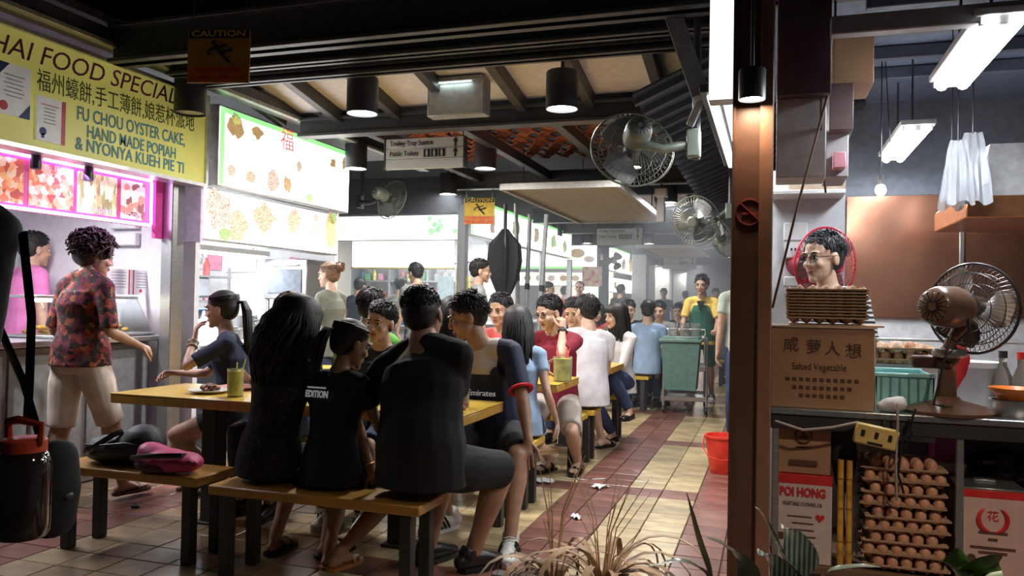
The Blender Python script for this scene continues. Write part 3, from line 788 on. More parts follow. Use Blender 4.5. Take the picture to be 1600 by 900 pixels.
# small added lamp standing in for a warm reflection in the brown post
pendant(1175, 156, 'small added downlight standing in for a reflection on the brown post', d=3.02, power=1.6, r=0.44, col=(1.0, 0.72, 0.45), top=3.39)
# ================================================================== STALL WITH THE YELLOW SIGN (left)
FX = -4.10
def quadX(X, x0, y0, x1, y1):
    """a vertical rectangle on the plane X: left-top pixel and right-bottom pixel -> Y range, z range (from the left end)"""
    a, b = PX(x0, y0, X), PX(x1, y1, X); return a.y, b.y, b.z, a.z
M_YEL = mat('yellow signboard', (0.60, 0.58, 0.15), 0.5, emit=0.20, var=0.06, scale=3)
M_SGREEN = mat('sign dark olive lettering', (0.10, 0.14, 0.05), 0.6); M_SMAROON = mat('sign maroon lettering', (0.22, 0.03, 0.10), 0.6); M_SBLUE = mat('sign blue lettering', (0.07, 0.25, 0.34), 0.6)
M_ALU = mat('aluminium trim', (0.55, 0.55, 0.55), 0.35, 0.8)
s1 = thing('stall_signboard', 'long yellow signboard of the oyster cake stall with maroon and blue lettering', 'signboard', (FX, 3.5, 2.475))
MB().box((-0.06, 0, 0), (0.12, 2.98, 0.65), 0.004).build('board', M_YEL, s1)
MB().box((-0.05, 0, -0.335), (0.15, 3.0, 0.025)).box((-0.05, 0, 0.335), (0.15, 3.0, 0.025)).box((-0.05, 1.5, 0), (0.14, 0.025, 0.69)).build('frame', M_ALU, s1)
def on_sign(px, py): p = PX(px, py, FX); return (0.004, p.y - 3.5, p.z - 2.475)
def line_on(par, body, a, b, h, m, **k):
    p, q = PX(*a, FX), PX(*b, FX); c = ((p+q)/2) - Vector((FX, 3.5, 2.475)); c.x = 0.004
    lettering(par, body, c, '+X', m, width=(q.y-p.y), height=h, tilt=math.atan2(q.z-p.z, q.y-p.y), **k)
line_on(s1, 'CHAI FOOD SPECIAL', (-52, 52), (272, 152), 0.115, M_SMAROON, shear=0.28, bold=0.0)
line_on(s1, '福州蠔餅,手工薄餅,娘惹杯派地', (57, 126), (303, 195), 0.100, M_SGREEN)
line_on(s1, 'FU CHOU OYSTER CAKE,', (120, 177), (288, 220), 0.085, M_SBLUE, bold=0.001)
line_on(s1, 'HAND MADE POPIAH', (136, 206), (274, 241), 0.080, M_SBLUE, bold=0.001)
line_on(s1, '& NYONYA KUEH PIE TI', (118, 224), (287, 264), 0.080, M_SBLUE, bold=0.001)
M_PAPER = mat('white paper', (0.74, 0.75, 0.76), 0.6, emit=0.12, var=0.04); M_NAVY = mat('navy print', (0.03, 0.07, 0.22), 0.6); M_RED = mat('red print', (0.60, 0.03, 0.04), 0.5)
M_INK = mat('grey print', (0.22, 0.22, 0.24), 0.7)
def poster_X(par, off, x0, y0, x1, y1, X, dressing):
    a, b = PX(x0, y0, X), PX(x1, y1, X); w, h = b.y-a.y, a.z-b.z
    c = Vector((X + 0.008, (a.y+b.y)/2, (a.z+b.z)/2)) - Vector(off)
    o = MB().box((0,0,0), (0.006, w, h)).build('poster', M_PAPER, par, None, loc=c); dressing(o, w, h); return o
def d1(o, w, h):
    for y0, z0, sg in ((-w/2, h/2, 1), (w/2, -h/2, -1)): MB().prism([(0,0),(w*.35*sg,0),(0,-h*.3*sg)], (0.0035, y0, z0), (0,1,0), (0,0,1), (0.001,0,0)).build('corner', M_NAVY, o, None)
    MB().cyl((0.003, -w*.30, -h*.33), (0.0045, -w*.30, -h*.33), w*.13, n=20).build('seal', M_RED, o, None)
    for k in range(6): MB().box((0.004, 0, h*(.28-.08*k)), (0.001, w*(.5 if k%2 else .62), h*.016)).build('text_line', M_INK, o, None)
def d2(o, w, h):
    MB().box((0.004, w*.43, 0), (0.001, w*.14, h)).build('side_bar', M_RED, o, None)
    MB().cyl((0.003, -w*.28, -h*.28), (0.0045, -w*.28, -h*.28), w*.12, n=16).box((0.004, -w*.28, -h*.38), (0.001, w*.1, h*.1)).build('rosette', M_NAVY, o, None)
    for k in range(6): MB().box((0.004, -w*.06, h*(.33-.08*k)), (0.001, w*(.62 if k == 0 else .4), h*.018)).build('text_line', M_INK if k else M_RED, o, None)
poster_X(s1, (FX, 3.5, 2.475), -6, 93, 44, 188, FX, d1)
poster_X(s1, (FX, 3.5, 2.475), 56, 148, 99, 228, FX, d2)
# pink menu banner with violet LED tubes
BX = -4.32
M_PINK = mat('magenta banner', (0.52, 0.06, 0.22), 0.5, emit=0.25); M_LED = glow('violet led tube', (0.78, 0.42, 1.0), 9.0)
a, b = PX(-60, 222, BX), PX(234, 352, BX)
pb = thing('menu_banner', 'pink popiah menu banner edged with violet light tubes', 'banner', (BX, (a.y+b.y)/2, 1.99)); yb = (a.y+b.y)/2; Wb = b.y-a.y; zt, zb = 2.145, 1.80
MB().box((-0.02, 0, (zt+zb)/2-1.99), (0.04, Wb, zt-zb), 0.003).build('panel', M_PINK, pb)
def led(p, q, nm='light_tube'): MB().tube([p, q], 0.010, n=8).build(nm, M_LED, pb)
hb = (zt+zb)/2-1.99
led((0.02, -Wb/2, zt-1.99-0.01), (0.02, -Wb/2+0.46, zt-1.99-0.01)); led((0.02, -Wb/2+0.52, zt-1.99-0.01), (0.02, 0.14, zt-1.99-0.01)); led((0.02, 0.20, zt-1.99-0.01), (0.02, Wb/2-0.02, zt-1.99-0.01))
led((0.02, -Wb/2, zb-1.99+0.01), (0.02, Wb/2-0.02, zb-1.99+0.01)); led((0.02, Wb/2-0.012, zb-1.99+0.02), (0.02, Wb/2-0.012, zt-1.99-0.02))
area('led_glow', (0.06, 0, zt-1.99-0.03), 1.6, 5.0, (0.72, 0.35, 1.0), rot=(0, rad(35), 0), parent=pb, size_y=0.03)
def photo(par, c, w, h, m, nm='photo'): return MB().box(c, (0.003, w, h)).build(nm, m, par, None)
food1 = spots('print of pastry cups', (0.75, 0.55, 0.35), ((0.70, 0.22, 0.10), (0.80, 0.42, 0.16), (0.45, 0.10, 0.06), (0.85, 0.75, 0.62)), 26, emit=0.35, thr=0.25)
food2 = spots('print of sliced rolls', (0.72, 0.68, 0.45), ((0.60, 0.52, 0.25), (0.38, 0.30, 0.16), (0.80, 0.76, 0.60), (0.35, 0.42, 0.15)), 20, emit=0.35, thr=0.3, vec=(1, 2, .7))
food3 = spots('print of two cooks', (0.78, 0.70, 0.66), ((0.74, 0.30, 0.24), (0.85, 0.80, 0.78), (0.30, 0.12, 0.10)), 22, emit=0.3, thr=0.5)
for (px0, px1, m) in ((-40, 38, food1), (42, 116, food1), (118, 184, food2), (187, 228, food3)):
    q0, q1 = PX(px0, 300, BX), PX(px1, 300, BX); photo(pb, (0.002, (q0.y+q1.y)/2 - yb, hb), q1.y-q0.y-0.02, 0.27, m)
def on_banner(px, py): p = PX(px, py, BX+0.006); return (0.007, p.y-yb, p.z-1.99)
lettering(pb, 'Kueh Pie Ti', on_banner(84, 264), '+X', M_PAPER, height=0.036, width=0.26)
lettering(pb, 'Popiah', on_banner(158, 328), '+X', M_PAPER, height=0.042, width=0.20)
lettering(pb, 'FOOD', on_banner(207, 338), '+X', M_PAPER, height=0.042, width=0.14)
MB().box((0.02, Wb/2+0.10, -0.06), (0.03, 0.17, 0.42)).build('side_panel', mat('magenta side panel', (0.45, 0.03, 0.20), 0.5, emit=0.12), pb)
# dark downlights on the banner's upper edge
for px, py in ((56, 256), (138, 275)):
    p = PX(px, py, BX+0.12); t = thing('spotlight', ('left' if px < 100 else 'right') + ' dark spotlight clipped above the pink menu banner', 'lamp', p, 0, 'spotlights over the pink banner')
    MB().lathe([(0, 0.06), (0.025, 0.06), (0.032, 0.0), (0.030, -0.03), (0.0, -0.02)], n=14).build('shade', M_DARK, t); MB().tube([(0,0,0.05), (-0.05,0,0.10), (-0.12,0,0.12)], 0.008, n=6).build('arm', M_DARK, t)
# pillar between the stalls
for i, (px, w) in enumerate(((264, 0.06), (281, 0.09))):
    p = PX(px, 400, -4.25); MB().box((-4.25 - 0.05*i, p.y, 1.40), (0.10, w, 2.80), 0.006).build('trim_%d' % (70+i), M_STEEL, None, None, kind='structure')
# counter and glass case
M_CTR = mat('stainless counter', (0.56, 0.57, 0.58), 0.28, 0.9, stretch=(1, 20, 1)); M_GLASS = mat('clear glass', (0.95, 0.97, 0.97), 0.03, trans=1.0, ior=1.12, var=0.0, spec=0.4)
c1 = thing('food_counter', 'stainless counter of the popiah stall below the display case', 'counter', (-4.75, 3.7, 0))
MB().box((0, 0, 0.985), (0.80, 2.50, 0.04), 0.006).build('worktop', M_CTR, c1); MB().box((-0.05, 0, 0.48), (0.62, 2.40, 0.94), 0.004).build('cabinet', mat('brown grey cabinet', (0.22, 0.20, 0.19), 0.4, 0.4), c1)
for y in (-0.9, -0.3, 0.3, 0.9): MB().box((0.265, y, 0.48), (0.015, 0.56, 0.86), 0.004).build('door', M_GREYSTEEL, c1)
for y in (-1.2, 0.1, 1.2): MB().cyl((0.36, y, 0), (0.36, y, 0.965), 0.018, n=10).build('leg', M_STEEL, c1)
case = thing('display_case', 'slanted glass display case of golden fried snacks on the counter', 'display case', (-4.62, 4.42, 1.006))
[MB().prism([(-0.25, 0), (0.22, 0), (0.05, 0.27), (-0.25, 0.27)], (0, y, 0), (1,0,0), (0,0,1), (0, 0.008, 0)).build('side_glass', M_GLASS, case, None) for y in (-0.42, 0.42)]
MB().prism([(0,0),(0.84,0),(0.84,0.32),(0,0.32)], (0.22,-0.42,0.0), (0,1,0), Vector((-0.17,0,0.27)).normalized(), (0.005,0,0.003)).build('front_glass', M_GLASS, case, None)
MB().box((-0.1, 0, 0.275), (0.32, 0.87, 0.02), 0.004).box((-0.01, 0, 0.012), (0.48, 0.86, 0.02), 0.004).build('frame', M_STEEL, case)
MB().tube([(-0.02, -0.38, 0.25), (-0.02, 0.38, 0.25)], 0.012, n=8).build('light_tube', glow('warm case tube', (1.0, 0.93, 0.72), 12.0), case)
area('case_light', (-0.02, 0, 0.23), 0.7, 3.0, (1.0, 0.92, 0.7), rot=(0, 0, rad(90)), parent=case, size_y=0.03)
M_FRY = [mat('golden fried batter %d' % i, c, 0.6, var=0.3, scale=40, bump=0.6) for i, c in enumerate(((0.62, 0.42, 0.12), (0.70, 0.52, 0.18), (0.55, 0.33, 0.08)))]
rn = random.Random(2)
for i in range(34):
    x, y = rn.uniform(-0.19, 0.06), rn.uniform(-0.36, 0.36); b = MB().ell((0,0,0.016), (rn.uniform(.03,.045), rn.uniform(.03,.045), 0.016), n=10, k=6)
    o = b.build('fried_snack', rn.choice(M_FRY), None, 60, loc=(-4.62+x, 4.42+y, 1.0295 + 0.027*(i % 2))); o['label'] = 'small golden fried snack in the glass display case'; o['category'] = 'snack'; o['group'] = 'fried snacks in the case'
# menus standing on the case
for i, (x0, x1) in enumerate(((166, 204), (206, 242))):
    p, q = PX(x0, 400, -4.66), PX(x1, 452, -4.66); t = thing('menu_card', ('left' if i == 0 else 'right') + ' white menu card propped on the display case', 'menu', (-4.66, (p.y+q.y)/2, 1.305))
    MB().box((0, 0, 0.095), (0.006, q.y-p.y, 0.19)).build('card', M_PAPER, t, None)
    MB().box((0.004, (q.y-p.y)*.42*(1 if i == 0 else -1), 0.095), (0.001, 0.012, 0.19)).build('stripe', M_RED, t, None)
    for k in range(6): MB().box((0.004, 0, 0.165-0.022*k), (0.001, (q.y-p.y)*.6, 0.004)).build('text_line', M_INK, t, None)
    if i: MB().cyl((0.003, -0.03, 0.03), (0.0045, -0.03, 0.03), 0.014, n=16).build('seal', M_RED, t, None)
tg = thing('tongs', 'red handled serving tongs leaning on the display case', 'tongs', (-4.42, 4.10, 1.006)); MB().tube([(0,0,0.01),(0.02,0.05,0.09),(0.0,0.16,0.15)], 0.012, n=8).build('handle', mat('red plastic', (0.7, 0.04, 0.04), 0.35), tg); MB().tube([(0,0,0.01),(0.0,-0.06,0.004)], 0.006, n=6).build('tip', M_STEEL, tg)
# inside the first stall
wall('wall_left_stall', (-6.0, 3.3, 1.4), (0.08, 3.4, 2.8), mat('white stall panel', (0.66, 0.68, 0.72), 0.45, var=0.06))
MB().box((-5.1, 5.06, 1.4), (1.8, 0.05, 2.8)).build('wall_partition', mat('white partition', (0.70, 0.71, 0.74), 0.45, var=0.05), None, None, kind='structure')
cb = thing('wall_cabinet', 'grey ribbed metal wall cabinet behind the curly haired customer', 'cabinet', (-5.90, 4.05, 0.9))
for k in range(12): MB().box((0, -0.33+0.06*k, 0.6), (0.10, 0.052, 1.2), 0.008).build('rib', mat('grey ribbed cabinet', (0.42, 0.43, 0.46), 0.4, 0.3), cb)
for k in range(2):
    t = thing('fuse_box', ('upper' if k else 'lower') + ' white fuse box on the partition by the pillar', 'fuse box', (-4.85, 5.03, 1.74+0.13*k)); MB().box((0,-0.03,0), (0.26, 0.06, 0.10), 0.008).build('case', M_WHITE, t); MB().ell((-0.1,-0.06,0.01), (0.016,0.012,0.016)).build('knob', M_BLACK, t)
fl = thing('fluorescent_lamp', 'fluorescent lamp under the yellow signboard over the counter', 'lamp', (-4.75, 3.7, 2.10))
MB().box((0,0,0.03), (0.07, 1.25, 0.05), 0.005).build('housing', M_WHITE, fl); MB().tube([(0,-0.58,-0.01),(0,0.58,-0.01)], 0.014, n=8).build('light_tube', glow('cool tube', (0.95, 0.97, 1.0), 18.0), fl); area('tube_light', (0,0,-0.03), 1.15, 42, (0.93, 0.96, 1.0), rot=(0,0,rad(90)), parent=fl, size_y=0.06)
bagm = mat('translucent white plastic', (0.78, 0.80, 0.82), 0.3, trans=0.3, var=0.05)
bg1 = remeshed(MB().ell((0,0,0.1),(0.09,0.10,0.13)).ell((0.02,0.06,0.2),(0.05,0.06,0.1)).tube([(0,0,0.2),(0,0.02,0.36)], [0.05,0.02]), 0.012, 1, [bagm]); o = link('plastic_bag', bg1, None, (-5.55, 4.02, 1.25)); o['label'] = 'white plastic bag hanging beside the grey ribbed cabinet'; o['category'] = 'bag'
# ================================================================== STALL WITH THE WHITE AND GREEN LIGHTBOXES
M_LBX = glow('white lightbox face', (0.97, 1.0, 0.98), 2.3); M_LGREEN = glow('green lightbox edge', (0.28, 0.80, 0.26), 1.0)
def dish_mat(i, cols, e=1.0): return spots('print of a dish %d' % i, cols[0], cols[1:], 40, emit=e*.5, thr=0.3)
DISH = [dish_mat(0, ((0.85,0.45,0.2),(0.5,0.12,0.05),(0.9,0.75,0.5),(0.3,0.5,0.12)), .8), dish_mat(1, ((0.9,0.8,0.62),(0.55,0.2,0.08),(0.2,0.35,0.1),(0.95,0.9,0.85)), .9), dish_mat(2, ((0.9,0.87,0.8),(0.25,0.08,0.06),(0.7,0.4,0.2),(0.95,0.95,0.9)), .9), dish_mat(3, ((0.25,0.55,0.15),(0.15,0.35,0.08),(0.85,0.85,0.6)), .8)]
def lightbox_X(name, label, X, Ya, Yb, z0, z1, dishes, depth=0.14, edge=M_LGREEN, cat='lightbox', facing=1):
    t = thing(name, label, cat, (X, (Ya+Yb)/2, (z0+z1)/2)); L, h = Yb-Ya, z1-z0
    MB().box((-depth/2*facing, 0, 0), (depth, L, h), 0.004).build('case', M_ALU, t)
    MB().box((0.002*facing, 0, 0), (0.006, L-0.03, h-0.03)).build('face', M_LBX, t)
    if edge:
        MB().box((0.006*facing, 0, h/2-0.035), (0.003, L-0.03, 0.04)).build('edge_band', edge, t); MB().box((0.006*facing, -L/2+0.04, 0), (0.003, 0.05, h-0.03)).build('edge_band', edge, t)
    for (u, v, r1, r2, k) in dishes:
        rq = random.Random(u*97+v); pg = [(math.cos(6.2832*j/15)*rq.uniform(.6,1.15), math.sin(6.2832*j/15)*rq.uniform(.6,1.15)) for j in range(15)]
        MB().prism(pg, (0,0,0), (0,1,0), (0,0,1), (.003*facing,0,0)).build('dish_print', DISH[k % 4], t, None, loc=(0.006*facing, (u-0.5)*L, (v-0.5)*h)).scale = (1, r1*1.15, r2*1.15)
    return t
rn = random.Random(11)
t = lightbox_X('menu_lightbox', 'upper white menu lightbox with green border and small dishes', FX, 5.14, 7.15, 2.165, 2.80,
    [(0.10,.78,.09,.09,0),(0.10,.88,.05,.05,3),(.24,.80,.07,.05,0),(.08,.22,.05,.05,2),(.2,.2,.06,.05,1),(.36,.22,.09,.09,2),(.46,.22,.06,.07,0),(.55,.52,.04,.05,1),(.84,.72,.05,.05,0),(.95,.76,.06,.06,0),(.86,.42,.04,.04,1),(.95,.36,.05,.06,3),(.64,.1,.05,.05,3),(.76,.1,.05,.05,2),(.85,.12,.05,.06,2),(.95,.14,.05,.06,0)])
lettering(t, '福', (0.012, -0.10, 0.20), '+X', glow('red lit print', (0.85, 0.12, 0.10), 0.9), height=0.15)
lightbox_X('menu_lightbox', 'lower white menu lightbox with large plates under the green bordered one', FX-0.06, 5.02, 7.05, 1.735, 2.145,
    [(.10,.6,.14,.16,2),(.22,.35,.12,.12,1),(.40,.62,.14,.12,1),(.62,.66,.10,.10,1),(.80,.62,.09,.10,2),(.93,.55,.12,.17,0),(.14,.16,.08,.05,3),(.95,.88,.08,.05,3)], edge=None)
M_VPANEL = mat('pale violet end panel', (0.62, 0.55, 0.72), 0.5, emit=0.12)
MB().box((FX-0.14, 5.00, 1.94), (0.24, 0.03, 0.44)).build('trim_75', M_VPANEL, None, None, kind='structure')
c2 = thing('food_counter', 'steel counter of the fish soup stall below the white lightboxes', 'counter', (-4.62, 6.15, 0))
MB().box((0, 0, 0.90), (0.75, 1.95, 0.04), 0.006).build('worktop', M_CTR, c2); MB().box((-0.03, 0, 0.44), (0.62, 1.9, 0.86), 0.004).build('cabinet', mat('dark stall cabinet', (0.06, 0.07, 0.09), 0.4, 0.3), c2)
for y in (-0.7, 0, 0.7): MB().box((0.29, y, 0.44), (0.015, 0.6, 0.78), 0.004).build('door', mat('dark cabinet door', (0.07, 0.08, 0.10), 0.35, 0.4), c2)
wall('wall_left_soup', (-6.3, 6.2, 1.4), (0.08, 2.4, 2.8), mat('white tiled stall wall', (0.70, 0.71, 0.72), 0.3, var=0.04))
fl2 = copy_tree(fl, label='fluorescent lamp under the white lightboxes over the steel counter', loc=(-4.75, 6.1, 1.70)); MB().cyl((0,-.4,.05),(0,-.4,1.4),.006,n=6).cyl((0,.4,.05),(0,.4,1.4),.006,n=6).build('rod', M_STEEL, fl2)
area('inner_light', (-5.4, 6.1, 2.6), 1.4, 30, (0.96, 0.98, 1.0), size_y=1.4)
# kit on that counter
sk = thing('steam_cabinet', 'slanted stainless food warmer on the soup stall counter', 'food warmer', (-4.62, 5.45, 0.921)); MB().prism([(-.22,0),(.25,0),(-.02,.26),(-.22,.26)], (0,-.22,0), (1,0,0), (0,0,1), (0,.44,0)).build('body', M_STEEL, sk, None); MB().box((-0.1,0,0.268), (0.26,0.46,0.016), 0.003).build('lid', mat('blue lid', (0.10, 0.25, 0.55), 0.3), sk)  # the lid has a plain blue base colour
pots = ((-4.55, 5.88, 0.09, 0.11), (-4.60, 6.12, 0.075, 0.09), (-4.75, 6.35, 0.12, 0.20), (-4.5, 6.45, 0.08, 0.08), (-4.72, 6.72, 0.11, 0.16))
for i, (x, y, r, h) in enumerate(pots):
    t = thing('steel_pot', ['round steel pot on the soup stall counter by the food warmer', 'second small steel pot on the soup stall counter', 'tall steel stockpot on the soup stall counter', 'shallow steel bowl on the soup stall counter', 'stockpot at the far end of the soup stall counter'][i], 'pot', (x, y, 0.921), 0, 'pots on the soup stall counter')
    MB().lathe([(0,0.0),(r*.95,0.0),(r,0.01),(r,h),(r*1.06,h),(r*1.06,h+.006),(r*.95,h+.004),(r*.93,.015),(0,.012)], n=22).build('body', M_STEEL, t); MB().tube([(r,0,h*.8),(r+.03,0,h*.85),(r+.03,.04,h*.85),(r*.98,.05,h*.8)], 0.005, n=6).build('handle', M_STEEL, t)
hs_ = thing('steel_rack', 'steel dish rack behind the soup stall counter', 'rack', (-5.55, 6.3, 0)); 
for z in (0.95, 1.25, 1.5): MB().box((0,0,z), (0.45,1.3,0.02), 0.004).build('shelf', M_STEEL, hs_)
for y in (-.63,.63):
    for x in (-.2,.2): MB().cyl((x,y,0),(x,y,1.6),0.014,n=8).build('post', M_STEEL, hs_)
MB().box((0.0,0.1,1.39), (0.4,0.5,0.2), 0.02).build('drawer_unit', mat('grey unit', (0.3,0.31,0.34), 0.35, 0.4), hs_)
rn = random.Random(4)
BC = [mat('jar colour %d' % i, c, 0.35) for i, c in enumerate(((0.75,0.76,0.78),(0.55,0.10,0.10),(0.10,0.30,0.60),(0.80,0.70,0.20),(0.15,0.40,0.18),(0.30,0.30,0.33),(0.70,0.35,0.45)))]
bot_me = [MB().lathe([(0,0),(.032,0),(.034,.01),(.034,.11),(.014,.15),(.013,.18),(0,.18)], n=12).mesh('jar', [m], 40) for m in BC]
box_me = [MB().box((0,0,.06),(.09,.11,.12),.006).mesh('carton', [m]) for m in BC]
for i in range(14):
    z = (0.961, 1.261, 1.511)[i % 3]; y = 5.75 + 1.1*(i/13.0)
    if 6.1 < y < 6.7 and z == 1.261: continue
    o = link('storage_jar', rn.choice(bot_me), None, (-5.52 + rn.uniform(-.1,.1), y, z)); o['label'] = 'storage jar on the steel rack of the soup stall'; o['category'] = 'jar'; o['group'] = 'jars on the soup stall rack'
# end wall of that stall, facing the camera, and what stands against it
wall('wall_soup_end', (-5.28, 7.24, 1.4), (2.0, 0.06, 2.8), MATS['white tiled stall wall'])
def rectY(x0, y0, x1, y1, Y):
    a, b = PY(x0, (y0+y1)/2, Y), PY(x1, (y0+y1)/2, Y); c, d = PY((x0+x1)/2, y1, Y), PY((x0+x1)/2, y0, Y); return a.x, b.x, c.z, d.z
a, b, c, d = rectY(428, 406, 494, 468, 6.95); t = thing('steel_oven', 'grey steel warming cabinet at the back of the soup stall', 'oven', ((a+b)/2, 6.98, 0)); w = b-a
MB().box((0,0,(c+d)/2),(w,.40,d-c),.01).build('body', M_STEEL, t); MB().box((0,-.205,(c+d)/2-.02),(w*.78,.012,(d-c)*.6),.004).build('window', mat('dark oven glass', (0.10,0.11,0.13), .2), t); MB().tube([(-w*.3,-.23,d-.06),(w*.3,-.23,d-.06)], .012, n=8).build('handle', M_WHITE, t)
for sx_ in (-1,1):
    for sy_ in (-1,1): MB().box((sx_*w*.44, sy_*.17, c/2),(.03,.03,c),.003).build('leg', M_STEEL, t)
MB().box((0,0,.85),(w,.4,.02),.003).build('shelf', M_STEEL, t)
a, b, c, d = rectY(452, 397, 498, 428, 7.19); t = thing('pink_cloth', 'pink cloth hung on the end wall of the soup stall', 'cloth', ((a+b)/2, 7.19, (c+d)/2)); link('drape', remeshed(MB().tube([(-(b-a)/2,0,.03),(0,0,-.02),((b-a)/2,0,-.05)], [(.05,.012),(.07,.016),(.08,.014)], n=12, ref=(0,0,1)), .010, 2, [cloth('pink towel', (0.62,0.25,0.38))]), t)
for i, (r4, m, lab) in enumerate(((rectY(288, 388, 316, 420, 7.2), spots('grid of small photos', (0.72,0.74,0.76), ((0.2,0.25,0.3),(0.45,0.42,0.4)), 22, thr=.6), 'sheet of small photos on the end wall of the soup stall'), (rectY(324, 385, 346, 422, 7.2), mat('pink notice sheet', (0.72,0.30,0.42), .6), 'pink sheet beside the small photos in the soup stall'), (rectY(352, 385, 400, 425, 7.2), M_PAPER, 'large white price sheet on the end wall of the soup stall'))):
    a, b, c, d = r4; o = MB().box((0,0,0),(b-a,.008,d-c)).build('notice', m, None, None, loc=((a+b)/2, 7.205, (c+d)/2)); o['label'] = lab; o['category'] = 'notice'
for i, (px, r, h, m) in enumerate(((352, .07, .13, M_DARK), (374, .05, .10, M_DARK), (392, .03, .20, M_BLACK), (404, .06, .12, BC[1]), (418, .05, .15, BC[4]))):
    q = PY(px, 450, 6.80); t = thing('sauce_jar', ['dark squat pot','small dark pot','tall black bottle','red sauce jar','green sauce jar'][i] + ' on the soup stall counter near the end wall', 'jar', (max(-4.93, min(-4.3, q.x)), 6.80 + .04*(i % 2), .921)); MB().lathe([(0,0),(r*.9,0),(r,.02),(r,h*.75),(r*.7,h*.9),(0,h*.9)], n=18).build('body', m, t); MB().lathe([(0,h*.88),(r*.75,h*.88),(r*.7,h),(0,h)], n=16).build('lid', M_STEEL, t)
pk = MB().prism([(-.11,0),(.11,0),(.11,.16),(-.11,.16)], (0,0,0), (0,1,0), (0,0,1), (0.004,0,0)).build('notice', mat('pink notice', (0.70,0.20,0.35), 0.6), None, None, loc=(-6.24, 5.75, 1.55)); pk['label']='pink notice on the tiled wall of the soup stall'; pk['category']='notice'
# ================================================================== JUICE STALL, facing the camera, and its side along the aisle
JY, JX = 10.0, -3.98
M_HOOD = glow('lit cream canopy', (1.0, 0.985, 0.90), 1.5)
t = thing('juice_lightbox', 'long white lightbox of the juice stall with green fruit print', 'lightbox', ((-5.95+JX)/2, JY, 2.30)); Lw = JX+5.95
MB().box((0, 0.07, 0), (Lw, 0.14, 0.36), 0.004).build('case', M_ALU, t); MB().box((0, -0.003, 0), (Lw-.03, 0.006, 0.33)).build('face', M_LBX, t)
rn = random.Random(8)
M_FRUIT = [glow('green fruit print %d' % i, c, 0.75) for i, c in enumerate(((0.35,0.62,0.35),(0.25,0.52,0.28),(0.55,0.75,0.55)))]
for i in range(16):
    u = rn.uniform(0.24, 0.47)*Lw; v = rn.uniform(-0.13, 0.13) if u > 0.3*Lw else rn.uniform(-.12,.13); q = rn.uniform(.03,.05)
    MB().lathe([(0,0),(q,0),(q,.004),(0,.004)], n=14, axis=(0,-1,0)).build('fruit_print', rn.choice(M_FRUIT), t, None, loc=(u, -0.007, v))
lettering(t, 'Sugarcane Juice', (0.10, -0.009, -0.03), '-Y', glow('pale print', (0.72,0.78,0.74), 1.1), height=0.055, width=0.55)
q = MB().tube([(0.30*math.cos(a), -0.008, 0.10+0.13*math.sin(a)) for a in [math.pi + i*math.pi/12 for i in range(13)]], 0.006, n=5).build('logo_arc', glow('rose print', (0.8,0.35,0.35), 0.8), t, loc=(-0.12,0,0.05))
wall('wall_juice_top', (-5.0, 10.06, 2.75), (2.0, 0.1, 0.50), mat('dark bulkhead', (0.06,0.065,0.075), 0.6))
wall('wall_juice_back', (-6.0, 13.2, 1.3), (2.4, 0.08, 2.6), mat('pale juice wall', (0.62, 0.64, 0.66), 0.5))
hd = thing('canopy_panel', 'glowing cream canopy panel hanging under the juice lightbox', 'canopy', (-4.95, 10.15, 1.80)); MB().box((0, 0, 0.145), (1.55, 0.10, 0.38), 0.02).build('panel', M_HOOD, hd); MB().box((0, 0.0, -0.055), (1.57, 0.12, 0.02), 0.004).build('rim', mat('yellow rim', (0.75,0.68,0.30), 0.5), hd)
MB().cyl((-.7,-.10,.32),(-.7,-.10,.36),.01,n=6).cyl((.7,-.10,.32),(.7,-.10,.36),.01,n=6).build('hanger', M_STEEL, hd)
c3 = thing('food_counter', 'pale counter of the juice stall behind the seated diners', 'counter', (-5.0, 10.2, 0)); MB().box((0,0,0.92), (2.0,0.55,0.05), 0.006).build('worktop', M_CTR, c3); MB().box((0,0.02,0.45), (1.95,0.45,0.88), 0.004).build('front', mat('white counter front', (0.60,0.61,0.62), 0.4), c3)
for i in range(4): MB().box((-0.72+0.48*i, -0.215, 0.45), (0.44, 0.02, 0.78), 0.005).build('panel', M_WHITE, c3)
sh3 = thing('bottle_shelf', 'grey shelf of jars at the back of the juice stall', 'shelf', (-5.95, 12.6, 0))
for z in (0.9, 1.30, 1.62, 1.95): MB().box((0,0,z), (2.2,0.35,0.03), 0.004).build('board', M_GREYSTEEL, sh3)
for x in (-1.08, -.36, .36, 1.08): MB().box((x,0.0,1.0), (0.04,0.34,2.0), 0.004).build('upright', M_GREYSTEEL, sh3)
rn = random.Random(9); jn = [0, 0]; ORD = ['first','second','third','fourth','fifth','sixth','seventh','eighth','ninth','tenth','eleventh','twelfth','thirteenth','fourteenth','fifteenth','sixteenth','seventeenth','eighteenth','nineteenth','twentieth','twenty-first','twenty-second','twenty-third','twenty-fourth','twenty-fifth']; CN = ['white','red','blue','yellow','green','grey','pink']
for i in range(46):
    z = (1.316, 1.636, 0.916)[i % 3]; x = -6.95 + 2.0*(i/45.0)
    if min(abs(x+5.95-u) for u in (-1.08,-.36,.36,1.08)) < 0.075: continue
    ci = rn.randrange(7); row = ['middle','upper','lower'][i % 3]
    if rn.random() < .6: o = link('jar', bot_me[ci], None, (x, 12.55+rn.uniform(-.04,.08), z)); o['label'] = '%s jar, %s jar from the left, on the %s juice stall shelf' % (CN[ci], ORD[jn[0]], row); o['category'] = 'jar'; jn[0] += 1
    else: o = link('carton', box_me[ci], None, (x, 12.55, z)); o['label'] = 'small %s carton, %s carton from the left, on the %s juice stall shelf' % (CN[ci], ORD[jn[1]], row); o['category'] = 'carton'; jn[1] += 1
    o['group'] = 'goods on the juice stall shelf'
